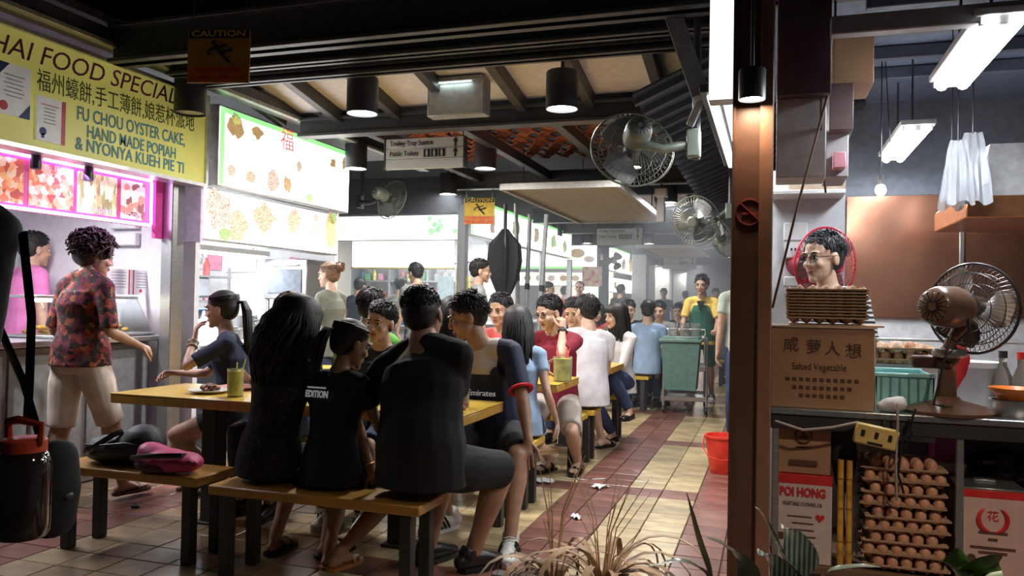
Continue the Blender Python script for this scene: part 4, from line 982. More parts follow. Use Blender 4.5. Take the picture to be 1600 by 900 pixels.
wb_me = MB().lathe([(0,0),(.05,0),(.052,.02),(.052,.14),(.03,.19),(.015,.22),(.015,.245),(0,.245)], n=14).mesh('bottle', [mat('blue water bottle', (0.10,0.38,0.70), 0.15, trans=0.4)], 40)
for i, x in enumerate((-4.98, -4.86, -4.74)):
    o = link('water_bottle', wb_me, None, (x, 10.22, 0.946)); o['label'] = 'blue water bottle on the juice stall counter'; o['category'] = 'bottle'; o['group'] = 'blue bottles on the juice counter'
for i, (x, m, w) in enumerate(((-4.28, mat('pale blue notice', (0.55,0.72,0.80), 0.6, emit=.1), .24), (-4.02, mat('yellow notice', (0.75,0.68,0.25), 0.6, emit=.1), .22))):
    o = MB().box((0,0,0.17),(w,0.01,0.34)).build('notice', m, None, None, loc=(x, 10.15, 1.30)); o['label'] = ('pale blue' if i == 0 else 'yellow') + ' notice hanging above the juice counter'; o['category'] = 'notice'
    MB().cyl((0,0,.34),(0,0,.46 if i == 0 else .9),.004,n=5).build('string', M_DARK, o)
area('juice_light', (-5.0, 11.3, 2.55), 1.8, 80, (0.98, 0.99, 1.0), size_y=1.6)
MB().box((JX-0.02, 10.05, 1.3), (0.12, 0.12, 2.6), 0.006).build('trim_76', M_STEEL, None, None, kind='structure')
# side of that block
lightbox_X('side_lightbox', 'long green and white lightbox on the aisle side of the juice block', JX, 10.3, 16.1, 2.22, 2.75, [(0.15,.5,.12,.16,2),(.35,.55,.2,.14,3),(.55,.5,.15,.15,1),(.75,.45,.2,.12,3),(.9,.4,.14,.12,3)])
wall('wall_side_block', (-5.2, 14.6, 1.3), (0.08, 2.8, 2.6), mat('white side wall', (0.7,0.71,0.72), 0.5))
c4 = thing('food_counter', 'long steel counter along the aisle side of the juice block', 'counter', (-4.35, 13.3, 0)); MB().box((0,0,0.93), (0.6,5.4,0.05), 0.006).build('worktop', M_CTR, c4); MB().box((-.02,0,0.45), (0.5,5.3,0.9), 0.004).build('front', M_WHITE, c4)
area('side_light', (-4.5, 13.3, 2.3), 0.5, 70, (0.98, 0.99, 1.0), size_y=4.5)
for y in (11.9, 14.0, 16.05): MB().box((JX-0.02, y, 1.1), (0.10, 0.10, 2.2), 0.005).build('trim_%d' % int(y*10), M_GREYSTEEL, None, None, kind='structure')
# two further blocks down the aisle
def block_front(Y, x0, x1, lab1, lab2, i):
    t = thing('far_lightbox', lab1, 'lightbox', ((x0+x1)/2, Y, 2.45)); L = x1-x0
    MB().box((0,.07,0),(L,.14,.62),.004).build('case', M_ALU, t); MB().box((0,-.003,0),(L-.03,.006,.58)).build('face', M_LBX, t); MB().box((0,-.008,-.26),(L-.03,.003,.06)).build('edge_band', M_LGREEN, t)
    for k, (u, v, r) in enumerate(((.25,.1,.2),(.40,-.05,.14))): MB().lathe([(0,0),(1,0),(1,.004),(0,.004)], n=16, axis=(0,-1,0)).build('dish_print', DISH[(2*k+i)%4], t, None, loc=(u*L, -.008, v)).scale = (r, 1, r*.6)
    t = thing('far_menu', lab2, 'lightbox', ((x0+x1)/2, Y+0.02, 1.90)); MB().box((0,.05,0),(L,.1,.36),.004).build('case', M_ALU, t); MB().box((0,-.003,0),(L-.03,.006,.33)).build('face', glow('cream far menu', (1.0,.96,.85), 1.2), t)
    for k in range(6): MB().lathe([(0,0),(1,0),(1,.004),(0,.004)], n=12, axis=(0,-1,0)).build('dish_print', DISH[k%3], t, None, loc=((k-2.5)*L/6.5, -.008, .02)).scale = (.10, 1, .08)
    area('far_light', ((x0+x1)/2, Y+0.8, 2.1), L*.8, 60, (1,.97,.92), size_y=1.0)
    c = thing('food_counter', ['counter under the far white lightbox with the green edge', 'counter of the farthest lit stall'][i], 'counter', ((x0+x1)/2, Y+.2, 0)); MB().box((0,0,.95),(L,.5,.05),.005).build('worktop', M_CTR, c); MB().box((0,.02,.46),(L-.05,.42,.9),.004).build('front', M_WHITE, c)
    wall('wall_far_%d' % (i+1), ((x0+x1)/2, Y+2.2, 1.3), (L, .08, 2.6), mat('far stall wall', (0.66,0.62,0.56), 0.5))
block_front(19.5, -6.2, -4.15, 'far white lightbox with a green lower edge facing the hall', 'cream dish menu below the far lightbox with the green edge', 0)
MB().box((-4.0, 19.6, 1.4), (0.22, 0.22, 2.8), 0.01).build('trim_77', mat('teal grey post', (0.10,0.15,0.16), 0.5), None, None, kind='structure')
lightbox_X('side_lightbox', 'farthest angled lightbox with orange dishes along the aisle', -3.98, 20.0, 24.5, 2.15, 2.80, [(.75,.5,.35,.22,0),(.9,.4,.3,.2,0),(.5,.4,.3,.15,1)], edge=M_LGREEN)
lightbox_X('far_menu', 'cream menu strip under the farthest angled lightbox', -4.02, 20.0, 24.0, 1.6, 2.0, [(.3,.5,.2,.1,1),(.6,.5,.2,.1,2)], edge=None)
area('far_side_light', (-4.5, 22.0, 2.3), 0.5, 60, (1,.97,.92), size_y=4.0)
wall('wall_far_side', (-5.4, 22.9, 1.3), (0.08, 3.0, 2.6), MATS['far stall wall'])
pn = MB().box((0,0,0),(0.5,0.03,0.5)).build('poster', spots('orange poster print', (0.75,0.55,0.45), ((0.7,0.2,0.1),(0.85,0.7,0.55)), 12, emit=.15), None, None, loc=(PY(925, 432, 19.47).x, 19.475, PY(925, 432, 19.47).z)); pn['label']='orange poster on the post beside the far lightbox'; pn['category']='poster'
# the lamp row goes on over the planter, behind the photographer's right shoulder
t = thing('pendant_lamp', 'warm pendant lamp hanging near the planter, before the egg stall', 'lamp', (1.05, 1.30, 2.60), 0, 'pendant lamps'); link('can', can_me, t); link('lamp_glass', glass_me, t); MB().cyl((0,0,.25),(0,0,.80),.013,n=8).build('rod', M_DARK, t); area('bulb', (0,0,-.004), .19, 24, (1.0,.82,.64), parent=t, shape='DISK', spread=125)
# ================================================================== HANGING SIGNS
M_CAUTY = mat('caution yellow', (0.70, 0.50, 0.06), 0.5); M_CAUTO = mat('caution orange', (0.62, 0.20, 0.04), 0.5)
def slipping_figure(par, c, k, m, y):
    b = MB(); c = Vector(c)
    def limb(pts, r): b.tube([c + Vector((p[0]*k, 0, p[1]*k)) for p in pts], [(r*k, 0.004)]*len(pts), n=8, ref=(1,0,0.01))
    b.ell(c + Vector((-.20*k, 0, .40*k)), (.085*k, .004, .085*k), n=14, k=6)
    for pts, r in ((((-.12,.30),(0.05,0.0)), .075), (((-.10,.24),(-.34,.10),(-.40,-.05)), .04), (((-.02,.22),(.16,.25),(.30,.32)), .04), (((.05,0),(.25,.06),(.52,.14)), .055), (((.05,0),(.22,-.14),(.40,-.34)), .055)): limb(pts, r)
    o = b.build('slipping_figure', m, par); o.location = (0, y, 0); return o
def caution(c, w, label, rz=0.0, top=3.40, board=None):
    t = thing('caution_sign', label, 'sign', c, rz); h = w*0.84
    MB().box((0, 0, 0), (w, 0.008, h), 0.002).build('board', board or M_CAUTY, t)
    MB().box((0, -0.0055, -h*.34), (w*.99, 0.003, h*.31)).build('orange_band', M_CAUTO, t, None)
    MB().box((0, -0.0055, h*.41), (w*.96, 0.003, h*.15)).build('black_band', M_BLACK, t, None)
    lettering(t, 'CAUTION', (0, -0.009, h*.41), '-Y', M_CAUTY, height=h*.11, width=w*.86, bold=.001)
    slipping_figure(t, (0, 0, h*.05), h*.5, M_BLACK, -0.008)
    lettering(t, 'FLOOR MAY BE', (0, -0.009, -h*.27), '-Y', M_RED, height=h*.09, width=w*.72)
    lettering(t, 'SLIPPERY WHEN WET', (0, -0.009, -h*.41), '-Y', M_RED, height=h*.08, width=w*.90)
    b = MB()
    for s in (-1, 1): b.cyl((s*w*.42, 0, h*.5), (s*w*.42, 0, top - c[2]), 0.003, n=6)
    b.build('chain', M_DARK, t); return t
p = PY(342, 88, 3.45); caution(p, 0.335, 'large orange and yellow caution sign hanging near the left', rz=rad(14), board=mat('shaded orange board', (0.42, 0.23, 0.04), 0.5))  # near board coloured darker for the dim light it hangs in
p = PY(749, 330, 8.6); caution(p, 0.36, 'small yellow caution sign hanging before the juice lightbox', rz=rad(8))
M_SIGNW = mat('pale grey sign face', (0.50, 0.51, 0.49), 0.5, var=0.04)
def person_icon(par, c, k, m):
    c = Vector(c); b = MB(); b.cyl(c + Vector((0,0,k*.34)), c + Vector((0,-.002,k*.34)), k*.11, n=12); b.box(c + Vector((0,0,k*.02)), (k*.30, .003, k*.42)); b.box(c + Vector((-k*.07,0,-k*.32)), (k*.10, .003, k*.3)); b.box(c + Vector((k*.07,0,-k*.32)), (k*.10, .003, k*.3)); b.build('person_icon', m, par, None)
def directory(c, w, label, rz=0.0, detail=True, top=3.40):
    h = w*.36; t = thing('directory_board', label, 'sign', c, rz)
    for k in range(3): MB().box((0, 0, h*(.34-.335*k)), (w, 0.05, h*.325), 0.004).build('panel', M_SIGNW, t)
    b = MB()
    for s in (-1, 1): b.box((s*(w*.5+.006), 0, 0), (.014, .06, h*1.02)); b.cyl((s*w*.48, 0, h*.5), (s*w*.48, 0, top - c[2]), .006, n=6)
    b.build('frame', M_DARK, t)
    f = -0.028
    lettering(t, 'Trolley Tray Station', (-w*.16, f, h*.34), '-Y', M_BLACK, height=h*.17, width=w*.56)
    lettering(t, 'Public Toilets', (-w*.255, f, 0), '-Y', M_BLACK, height=h*.17, width=w*.37)
    for k in range(2):
        z = h*(.34-.335*k); MB().prism([(-.028,.0),(0,.05),(.028,0),(.010,0),(.010,-.05),(-.010,-.05),(-.010,0)], (w*.40, f, z), (w*1.1,0,0), (0,0,w*1.1), (0,-.002,0)).build('arrow', M_BLACK, t, None)
    for k in range(3):
        x = w*(.04+.095*k); MB().box((x, f, 0), (w*.08, .003, h*.26)).build('icon_tile', M_BLACK, t, None); person_icon(t, (x, f-.003, 0), h*.24, M_SIGNW)
    return t
directory(PY(664, 240, 6.5), 0.76, 'near hanging directory board reading Trolley Tray Station and Public Toilets')
directory(PY(968, 370, 14.0), 0.82, 'middle hanging directory board beyond the slatted panel')
directory(PY(1062, 411, 21.5), 0.86, 'farthest small directory board down the aisle')
# grey emergency light box on two stems
p = PY(717, 147, 5.6); t = thing('emergency_light', 'grey emergency light box hanging from two stems between pendants', 'light box', p)
MB().box((0, 0, 0), (0.47, 0.12, 0.35), 0.006).build('housing', M_GREYSTEEL, t); MB().box((0, -0.062, -0.045), (0.44, 0.006, 0.25), 0.002).build('panel', mat('frosted grey panel', (0.55,0.60,0.60), 0.35), t)
MB().box((0, -0.085, 0.09), (0.46, 0.05, 0.03), 0.004).build('hood', M_GREYSTEEL, t); MB().tube([(-.13,-.085,.070),(.13,-.085,.070)], .006, n=6).build('light_tube', glow('small tube', (0.85,1.0,0.97), 1.3), t)
area('strip', (0, -0.085, 0.062), 0.26, 0.09, (0.85,1,0.97), parent=t, size_y=.02)
MB().cyl((-.14,0,.17),(-.14,0,3.4-p.z),.016,n=8).cyl((.14,0,.17),(.14,0,3.4-p.z),.016,n=8).build('stem', M_DARK, t)
# ================================================================== FANS
def fan_meshes(key, R, wire, blade, motor, nspoke=48, nring=9, D=0.085):
    cage = MB(); w = 0.0013
    for sg in (-1, 1):
        prof = [(R*q, sg*D*(1-q**3.2)*1.0) for q in (0.22, 0.45, 0.65, 0.82, 0.94, 1.0)]
        for i in range(nspoke):
            a = 2*math.pi*i/nspoke; a2 = a
            cage.tube([(r*math.cos(a2 + .28*(1-r/R)), y, r*math.sin(a2 + .28*(1-r/R))) for r, y in prof], w, n=3, caps=0)
        for q in (0.22, 0.55, 0.8):
            y = sg*D*(1-q**3.2); cage.tube([(R*q*math.cos(a), y, R*q*math.sin(a)) for a in [2*math.pi*j/32 for j in range(32)]], w*1.5, n=4, closed=True)
    cage.tube([(R*math.cos(a), 0, R*math.sin(a)) for a in [2*math.pi*j/40 for j in range(40)]], 0.006, n=6, closed=True)
    bl = MB()
    for k in range(3):
        a0 = 2*math.pi*k/3; V = []; F = []
        for i in range(5):
            for j in range(6):
                r = R*(.2 + .7*i/4); a = a0 + (j/5-.5)*(.9 + .5*math.sin(math.pi*i/4)); y = (j/5-.5)*.055
                V.append((r*math.cos(a), y, r*math.sin(a)))
        m = len(V); V += [(x, y+.003, z) for x, y, z in V]
        for i in range(4):
            for j in range(5): q = (i*6+j, i*6+j+1, (i+1)*6+j+1, (i+1)*6+j); F.append(q); F.append(tuple(m+u for u in q[::-1]))
        bl.add(V, F)
    hub = MB().lathe([(0,-.03),(.045,-.03),(.05,0),(.045,.05),(.02,.065),(0,.065)], n=16, axis=(0,1,0))
    mo = MB().lathe([(0,-.265),(.045,-.262),(.062,-.25),(.072,-.22),(.076,-.13),(.070,-.10),(.05,-.09),(0,-.09)], n=24, axis=(0,1,0))
    vent = MB()
    for i in range(16):
        a = 2*math.pi*i/16; vent.tube([(.018*math.cos(a),-.2655,.018*math.sin(a)), (.052*math.cos(a),-.2585,.052*math.sin(a))], .003, n=4)
    cap = MB().lathe([(0,D+.012),(R*.18,D+.010),(R*.23,D-.004),(0,D-.004)][::-1], n=20, axis=(0,1,0))
    return dict(cage=cage.mesh('grille', [wire], 60), blades=bl.mesh('blades', [blade], 40), hub=hub.mesh('hub', [blade], 40), motor=mo.mesh('motor', [motor], 40), vent=vent.mesh('vent', [M_BLACK]), cap=cap.mesh('badge', [motor], 40))
def fan(label, c, direction, FM, name='wall_fan', tilt_mat=None, mount=None, mount_mat=None):
    t = thing(name, label, 'fan', c); d = Vector(direction).normalized(); x = d.cross(Vector((0,0,1))).normalized(); z = x.cross(d)
    M = Matrix((x, d, z)).transposed().to_4x4()
    for nm, k in (('grille','cage'),('blades','blades'),('hub','hub'),('motor','motor'),('badge','cap')):
        o = link(nm, FM[k], t); o.matrix_local = M
        if k == 'motor': v = link('vent', FM['vent'], o)
    if mount is not None:
        m = Vector(mount) - Vector(c); s = M.to_3x3() @ Vector((0,-.17,-.06)); e = MB().tube([s, s.lerp(m, .5) + Vector((0,0,-.03)), m], [.028,.024,.026], n=10); e.build('arm', mount_mat or M_DARK, t)
        MB().box(m + Vector((0.02,0,0)), (.07,.09,.15), .008).build('bracket', mount_mat or M_GREYSTEEL, t)
    return t
M_FANG = mat('pale green grey fan wire', (0.20,0.22,0.19), 0.4, 0.3); M_FANM = mat('grey green fan motor', (0.24,0.27,0.23), 0.4, 0.2)
M_BLADE = mat('smoky fan blade', (0.10,0.10,0.10), 0.3, trans=0.4)
FM1 = fan_meshes('wall', 0.232, M_FANG, M_BLADE, M_FANM)
p = PY(988, 233, 4.45); m = PY(1078, 225, 4.35)
fan('big wall fan seen from behind, high beside the aisle', p, (-0.30, 0.85, -0.30), FM1, mount=m, mount_mat=M_FANM)
p2 = PY(1087, 345, 7.6); fan('second wall fan facing the camera, behind the big one', p2, (-0.25, -0.9, -0.2), FM1, mount=PY(1136, 330, 7.9), mount_mat=M_FANM)
p3 = PY(1128, 372, 9.0); fan('third wall fan turned edge on beside the brown post', p3, (-0.85, -0.5, -0.45), FM1, mount=PY(1150, 360, 9.2), mount_mat=M_FANM)
p4 = PY(612, 312, 8.2); fan('dark wall fan before the juice stall bulkhead', p4, (0.35, 0.9, -0.25), FM1, mount=PY(560, 315, 8.4), mount_mat=M_DARK)
p5 = PY(960, 408, 18.0); fan('small far fan before the farthest angled lightbox', p5, (0.3, -0.9, -0.2), FM1, mount=p5 + Vector((-.35,.2,.1)))
for q in (m, PY(1136, 330, 7.9), PY(1150, 360, 9.2), PY(560, 315, 8.4), p5 + Vector((-.35,.2,.1))): trim(MB().cyl((q.x+.03, q.y+.03, q.z-.08), (q.x+.03, q.y+.03, 3.39), .022, n=10))
# diagonal braces and the white hanging speakers of the right-hand row
def bar(a, b, w, h, m=None): 
    a, b = Vector(a), Vector(b); x, y, d = basis(b-a, (0,1,0)); B = MB(); M = Matrix((x, y, d)).transposed(); B.box((a+b)/2, (h, w, (b-a).length), .004, M=M); return trim(B, m)
M_BRACE = mat('grey brace paint', (0.24,0.25,0.25), 0.45)
bar(PY(1030, -40, 4.1), PY(1096, 152, 4.1), .09, .105, M_BRACE); bar(PY(1100, 146, 4.2), PY(1078, 196, 4.3), .04, .03, M_BRACE)
sp = PY(1033, 327, 9.3); o = thing('loudspeaker', 'narrow white column loudspeaker beside the second row lamp', 'loudspeaker', sp); MB().box((0,0,0),(.09,.09,.30),.012).build('cabinet', M_WHITE, o); MB().box((0,0.0,.19),(.14,.13,.10),.012).build('bracket', M_WHITE, o); MB().cyl((0,0,.24),(0,0,2.95-sp.z),.012,n=6).build('rod', M_DARK, o)
# right-hand row: lightbox end and the lit strip beneath it
wl = thing('lightbox_end', 'bright white lightbox end at the top beside the brown post', 'lightbox', PY(1132, 40, 3.55)); a = PY(1106, 155, 3.55); b = PY(1160, -80, 3.55); wl.location = ((a.x+b.x)/2, 3.60, (a.z+b.z)/2)
MB().box((0,.03,0), (b.x-a.x, .10, b.z-a.z), .004).build('case', M_ALU, wl); MB().box((0,-.023,0), (b.x-a.x-.006, .006, b.z-a.z-.006)).build('face', glow('cool white face', (0.92,1.0,1.0), 1.15), wl)
st = thing('light_strip', 'pair of white light strips running back under the lightbox end', 'lamp', (-.21, 4.9, 2.30))
for x, w in ((-.075, .045), (.03, .12)): MB().box((x,0,0),(w, 2.0,.02),.003).build('light_tube', glow('strip white', (0.95,1,1), 2.2), st)
MB().box((0,0,.03),(.26,2.1,.04),.004).build('housing', M_DARK, st); area('strip_light', (0,0,-.02), .2, 16, (.93,.98,1), parent=st, size_y=1.9)
for y in (-.8,.8): MB().cyl((0,y,.05),(0,y,1.09),.008,n=6).build('rod', M_DARK, st)
# ================================================================== TABLES AND BENCHES
M_TOP = mat('yellow laminate', (0.62,0.40,0.045), 0.32, var=0.10, scale=6, coat=0.2); M_EDGE = mat('orange laminate edge', (0.55,0.30,0.05), 0.4)
M_SEAT = mat('orange bench laminate', (0.46,0.24,0.05), 0.38, var=0.15, scale=8); M_LEG = mat('dark bench leg', (0.030,0.028,0.028), 0.5)
TZ, BZ = 0.75, 0.43
def table(label, x0, x1, y0, y1):
    t = thing('dining_table', label, 'table', ((x0+x1)/2, (y0+y1)/2, 0), 0, 'hall tables'); w, d = x1-x0, y1-y0
    MB().box((0,0,TZ-.004),(w,d,.008),.002).build('table_top', M_TOP, t); MB().box((0,0,TZ-.032),(w-.002,d-.002,.048),.006).build('edge', M_EDGE, t)
    MB().box((0,0,TZ-.075),(w*.8,.06,.04)).build('rail', M_LEG, t)
    for s in (-1, 1): MB().box((s*w*.28,0,.34),(.10,.10,.68),.006).box((s*w*.28,0,.008),(.15,.15,.016),.004).build('leg', M_LEG, t)
    return t
def bench(label, x0, x1, y0, y1, z=BZ):
    t = thing('bench', label, 'bench', ((x0+x1)/2, (y0+y1)/2, 0), 0, 'hall benches'); w, d = x1-x0, y1-y0
    MB().box((0,0,z-.022),(w,d,.044),.006).build('seat', M_SEAT if y0 < 4 else M_TOP, t)
    for s in (-1, 1):
        for q in (-1, 1): MB().box((s*(w*.5-.075),q*(d*.5-.05),(z-.044)/2),(.055,.055,z-.044),.004).build('leg', M_LEG, t)
    return t
table('nearest yellow table with satay plates and a yellow drink', -3.53, -1.40, 3.56, 4.17)
bench('nearest left bench carrying the black and pink bag', -3.50, -2.60, 3.16, 3.46); bench('nearest right bench under the three people in black', -2.47, -1.40, 3.08, 3.38)
bench('bench on the far left side of the nearest table', -3.50, -2.58, 4.34, 4.64); bench('bench under the man in the football jersey', -2.47, -1.42, 4.34, 4.64)
table('second yellow table with the big mug of yellow juice', -3.53, -1.36, 5.19, 5.81)
bench('second table near bench, left half', -3.5, -2.55, 4.76, 5.04); bench('second table near bench under the girl in pale blue', -2.42, -1.40, 4.76, 5.04)
bench('second table far bench, left half', -3.5, -2.55, 5.95, 6.23); bench('second table far bench under the man in maroon', -2.42, -1.38, 5.95, 6.23)
table('third yellow table beyond the man in the white shirt', -3.5, -1.30, 6.78, 7.38)
bench('third table near bench under the man in the white shirt', -2.42, -1.36, 6.36, 6.64); bench('third table far bench under the woman in jeans', -2.42, -1.34, 7.52, 7.80)
table('fourth yellow table beside the cleaning trolley', -3.5, -1.38, 10.1, 10.7); bench('fourth table near bench under the pale shirted man', -2.45, -1.40, 9.62, 9.90); bench('fourth table far bench', -2.45, -1.40, 10.86, 11.14)
table('fifth yellow table in the far crowd', -3.5, -1.4, 12.2, 12.8); bench('bench at the fifth table in the far crowd', -2.45, -1.4, 13.0, 13.28)
pr = G(1128, 590); bench('small bench on the right side of the aisle under the striped diner', -.85, -.35, 13.2, 13.5)
# things on the tables
M_JUICE = mat('cloudy yellow juice', (0.66,0.62,0.06), 0.25, emit=0.05); M_TUMB = mat('tumbler plastic', (0.9,0.92,0.9), 0.08, trans=0.9, ior=1.2)
M_STRAW = mat('yellow straw', (0.75,0.70,0.20), 0.4); M_STRAWR = mat('red straw', (0.75,0.08,0.10), 0.4)
def drink(label, c, r, h, liquid=M_JUICE, straws=((.3,.1,M_STRAW),), handle=False, fill=.92, bottom=None):
    t = thing('drink_mug' if handle else 'drink_glass', label, 'drink', c)
    MB().lathe([(0,.0),(r*.92,0),(r,h),(r*.95,h),(r*.88,.006),(0,.006)], n=22).build('tumbler', M_TUMB, t)
    MB().lathe([(0,.008),(r*.86,.008),(r*.93,h*fill),(0,h*fill)], n=20).build('juice', liquid, t)
    if bottom: MB().lathe([(0,.007),(r*.88,.007),(r*.885,h*.2),(0,h*.2)], n=20).build('syrup', bottom, t)
    for a, l, m in straws: MB().tube([(0,0,.012),(a*r*1.8, .02, h+l)], .0045, n=6).build('straw', m, t)
    if handle: MB().tube([(-r*.97,0,h*.85),(-r*1.5,0,h*.75),(-r*1.5,0,h*.35),(-r*.93,0,h*.2)], .011, n=8).build('handle', M_TUMB, t)
    for i in range(4): MB().box((random.uniform(-.4,.4)*r, random.uniform(-.4,.4)*r, h*fill), (.022,.022,.018), .003).build('ice_cube', M_TUMB, t)
    return t
drink('yellow lime drink with two straws on the nearest table', Vector((PY(368, 600, 3.72).x, 3.72, TZ)), .046, .155, straws=((-.1,.03,M_STRAW),(.55,.05,M_STRAW)))
drink('big mug of yellow juice with red straws before the man in maroon', Vector((PY(879, 585, 5.42).x, 5.42, TZ)), .068, .175, straws=((-.4,.07,M_STRAWR),(.2,.06,M_STRAWR),(.35,.05,M_STRAWR)), handle=True)
drink('small glass with red syrup at the end of the nearest table', Vector((-1.52, 3.86, TZ)), .036, .11, liquid=mat('pale milk drink', (0.6,0.5,0.32), 0.3), straws=((.2,.10,M_STRAWR),(-.2,.12,M_STRAWR)), bottom=mat('red syrup', (0.6,0.03,0.02), 0.2))
drink('pale green lime drink on the fourth table', Vector((-1.72, 10.35, TZ)), .05, .19, liquid=mat('pale lime juice', (0.62,0.68,0.30), 0.3), straws=((.2,.05,M_STRAW),))
drink('clear glass on the fourth table beside the lime drink', Vector((-2.05, 10.30, TZ)), .045, .15, liquid=mat('weak tea', (0.6,0.55,0.4), 0.3), straws=())
M_CHINA = mat('white melamine', (0.72,0.70,0.66), 0.25, var=.03); M_PINKP = mat('pink melamine', (0.72,0.36,0.34), 0.3)
def plate(label, x, y, r, m): 
    t = thing('plate', label, 'plate', (x, y, TZ)); MB().lathe([(0,.0),(r*.6,0),(r*.7,.004),(r,.018),(r*.985,.021),(r*.66,.009),(0,.008)], n=28).build('dish', m, t); return t
pw = PY(326, 601, 3.80); plate('white plate of dark satay on the nearest table', pw.x, 3.80, .115, M_CHINA); pp_ = PY(318, 588, 4.0); plate('pink plate behind the satay on the nearest table', -3.02, 4.03, .12, M_PINKP)
M_SATAY = mat('charred satay meat', (0.13,0.045,0.02), 0.45, var=.4, scale=60, bump=.6)
for i in range(9):
    o = MB().tube([(-.04,0,.0),(0,0,.004),(.045,0,.0)], [.011,.014,.010], n=7).build('satay_piece', M_SATAY, None, 60, loc=(pw.x + random.uniform(-.04,.04), 3.80 + random.uniform(-.045,.045), TZ+.022+.016*(i//5)), label='piece of dark charred satay on the white plate', category='food', group='satay on the white plate'); o.rotation_euler = (0,0,random.uniform(0,3))
pc = plate('white plate with chopsticks on the second table', -1.75, 5.48, .10, M_CHINA)
ch = thing('chopsticks', 'pair of wooden chopsticks resting across the plate on the second table', 'chopsticks', (-1.72, 5.50, TZ+.022))
for k in range(2): MB().cyl((-.12,.012*k,.03),(.12,-.03+.03*k,.004),.0028,.0036,n=6).build('stick', mat('pale bamboo', (0.62,0.48,0.26), .6), ch)
for i, (x, y) in enumerate(((-2.0,10.4),(-2.4,10.3),(-2.2,12.5),(-1.8,7.1),(-2.3,5.5),(-1.9,3.85))): plate(['dish on the fourth table','second dish on the fourth table','dish on the fifth table','dish on the third table','round dish on the second table','round dish on the nearest table behind the man in black'][i], x, y, .11, M_CHINA if i % 2 else M_PINKP)
# closed black parasol and leaning poles by the juice stall
pa = thing('closed_parasol', 'folded black parasol standing beside the leaning poles', 'parasol', (PY(788, 440, 8.9).x, 8.9, 0)); prof = []
MB().cyl((0,0,0),(0,0,2.45),.022,n=10).build('pole', M_DARK, pa); 
um = MB(); K = 16; Z = [(1.30,.035),(1.42,.10),(1.58,.17),(1.78,.21),(1.98,.19),(2.08,.10),(2.16,.04)]
V = [];F = []
for z, r in Z:
    for j in range(K): a = 2*math.pi*j/K; q = r*(1.0 if j % 2 else .62); V.append((q*math.cos(a), q*math.sin(a), z))
for i in range(len(Z)-1):
    for j in range(K): j2=(j+1)%K; F.append((i*K+j, i*K+j2, (i+1)*K+j2, (i+1)*K+j))
F.append(tuple(range(K))[::-1]); F.append(tuple((len(Z)-1)*K+j for j in range(K))); um.add(V,F); um.build('folded_canopy', mat('black parasol cloth', (0.022,0.022,0.028), .8, bump=.3), pa, 30)
MB().lathe([(0,0),(.2,0),(.2,.06),(.05,.09),(0,.09)], n=20).build('base', M_DARK, pa)
for i, (x0, y0, x1, Y) in enumerate(((806, 318, 812, 9.3), (828, 335, 818, 9.0), (854, 335, 836, 8.7))):
    a = PY(x0, y0, Y); b_ = PY(x1, 600, Y); b_ = a + (b_-a)*((a.z)/(a.z-b_.z))
    t = thing('leaning_pole', ['leftmost of the three grey poles beside the black parasol','middle one of the three grey leaning poles','rightmost grey pole leaning behind the man in maroon'][i], 'pole', b_, 0, 'grey leaning poles'); MB().cyl((0,0,0), a-b_, .026, n=12).build('shaft', M_GREYSTEEL, t); u = (a-b_); MB().cyl(u*.62, u*.65, .031, n=12).build('collar', M_DARK, t)
# ================================================================== CLEANING TROLLEY
tc = G(1062, 646); ct = thing('cleaning_trolley', 'steel cleaning trolley pushed by the attendant in green', 'trolley', (tc.x+.02, tc.y+.35, 0), rad(6)); w, d = .50, .75
for x in (-w/2, w/2):
    for y in (-d/2, d/2): MB().cyl((x,y,.08),(x,y,.92),.016,n=10).build('post', M_STEEL, ct); MB().lathe([(0,-.015),(.04,-.015),(.045,0),(.04,.015),(0,.015)], (x,y,.045), n=14, axis=(1,0,0)).build('caster', M_BLACK, ct)
for z in (.16, .52): MB().box((0,0,z),(w,d,.02),.004).box((0,-d/2,z+.02),(w,.015,.05)).box((0,d/2,z+.02),(w,.015,.05)).build('shelf', M_STEEL, ct)
MB().box((w/2-.03,.1,.90),(.05,d*.8,.03),.006).box((-w/2+.03,.1,.90),(.05,d*.8,.03),.006).build('rail', M_STEEL, ct); MB().tube([(-w/2,d/2,.92),(-w/2,d/2+.1,.98),(w/2,d/2+.1,.98),(w/2,d/2,.92)], .014, n=8).build('push_handle', M_STEEL, ct)
wb = thing('waste_bin', 'grey green waste bin with a flat lid hung on the trolley', 'bin', (tc.x+.02, tc.y-.06, .30)); M_BIN = mat('grey green bin plastic', (0.10,0.19,0.16), .45)
MB().prism([(-.18,0),(.18,0),(.22,.55),(-.22,.55)], (0,-.16,0), (1,0,0), (0,0,1), (0,.30,0)).build('body', M_BIN, wb, None); MB().box((0,-.01,.58),(.50,.38,.045),.014).box((0,-.01,.61),(.44,.33,.03),.012).build('lid', mat('bin lid plastic', (0.16,0.26,0.23), .4), wb)
MB().box((0,.16,.50),(.42,.03,.06),.004).build('hook_rail', M_STEEL, wb)
for i, (x, y) in enumerate(((-.10,.30),(.02,.36),(.14,.30))):
    o = MB().lathe([(0,0),(.055,0),(.06,.16),(.056,.16),(.05,.006),(0,.006)], n=18).build('empty_jug', M_TUMB, None, 40, loc=(tc.x+x, tc.y+y, .54)); o.location.z = .531; o['label'] = ['left','middle','right'][i] + ' clear empty jug standing on the trolley shelf'; o['category'] = 'jug'
    o2 = copy_tree(o, loc=(tc.x+x*1.1+.02, tc.y+.03+.0*i, .926)); o2['label'] = ['left','middle','right'][i] + ' clear cup on the lid of the grey green bin'; o2['category'] = 'cup'
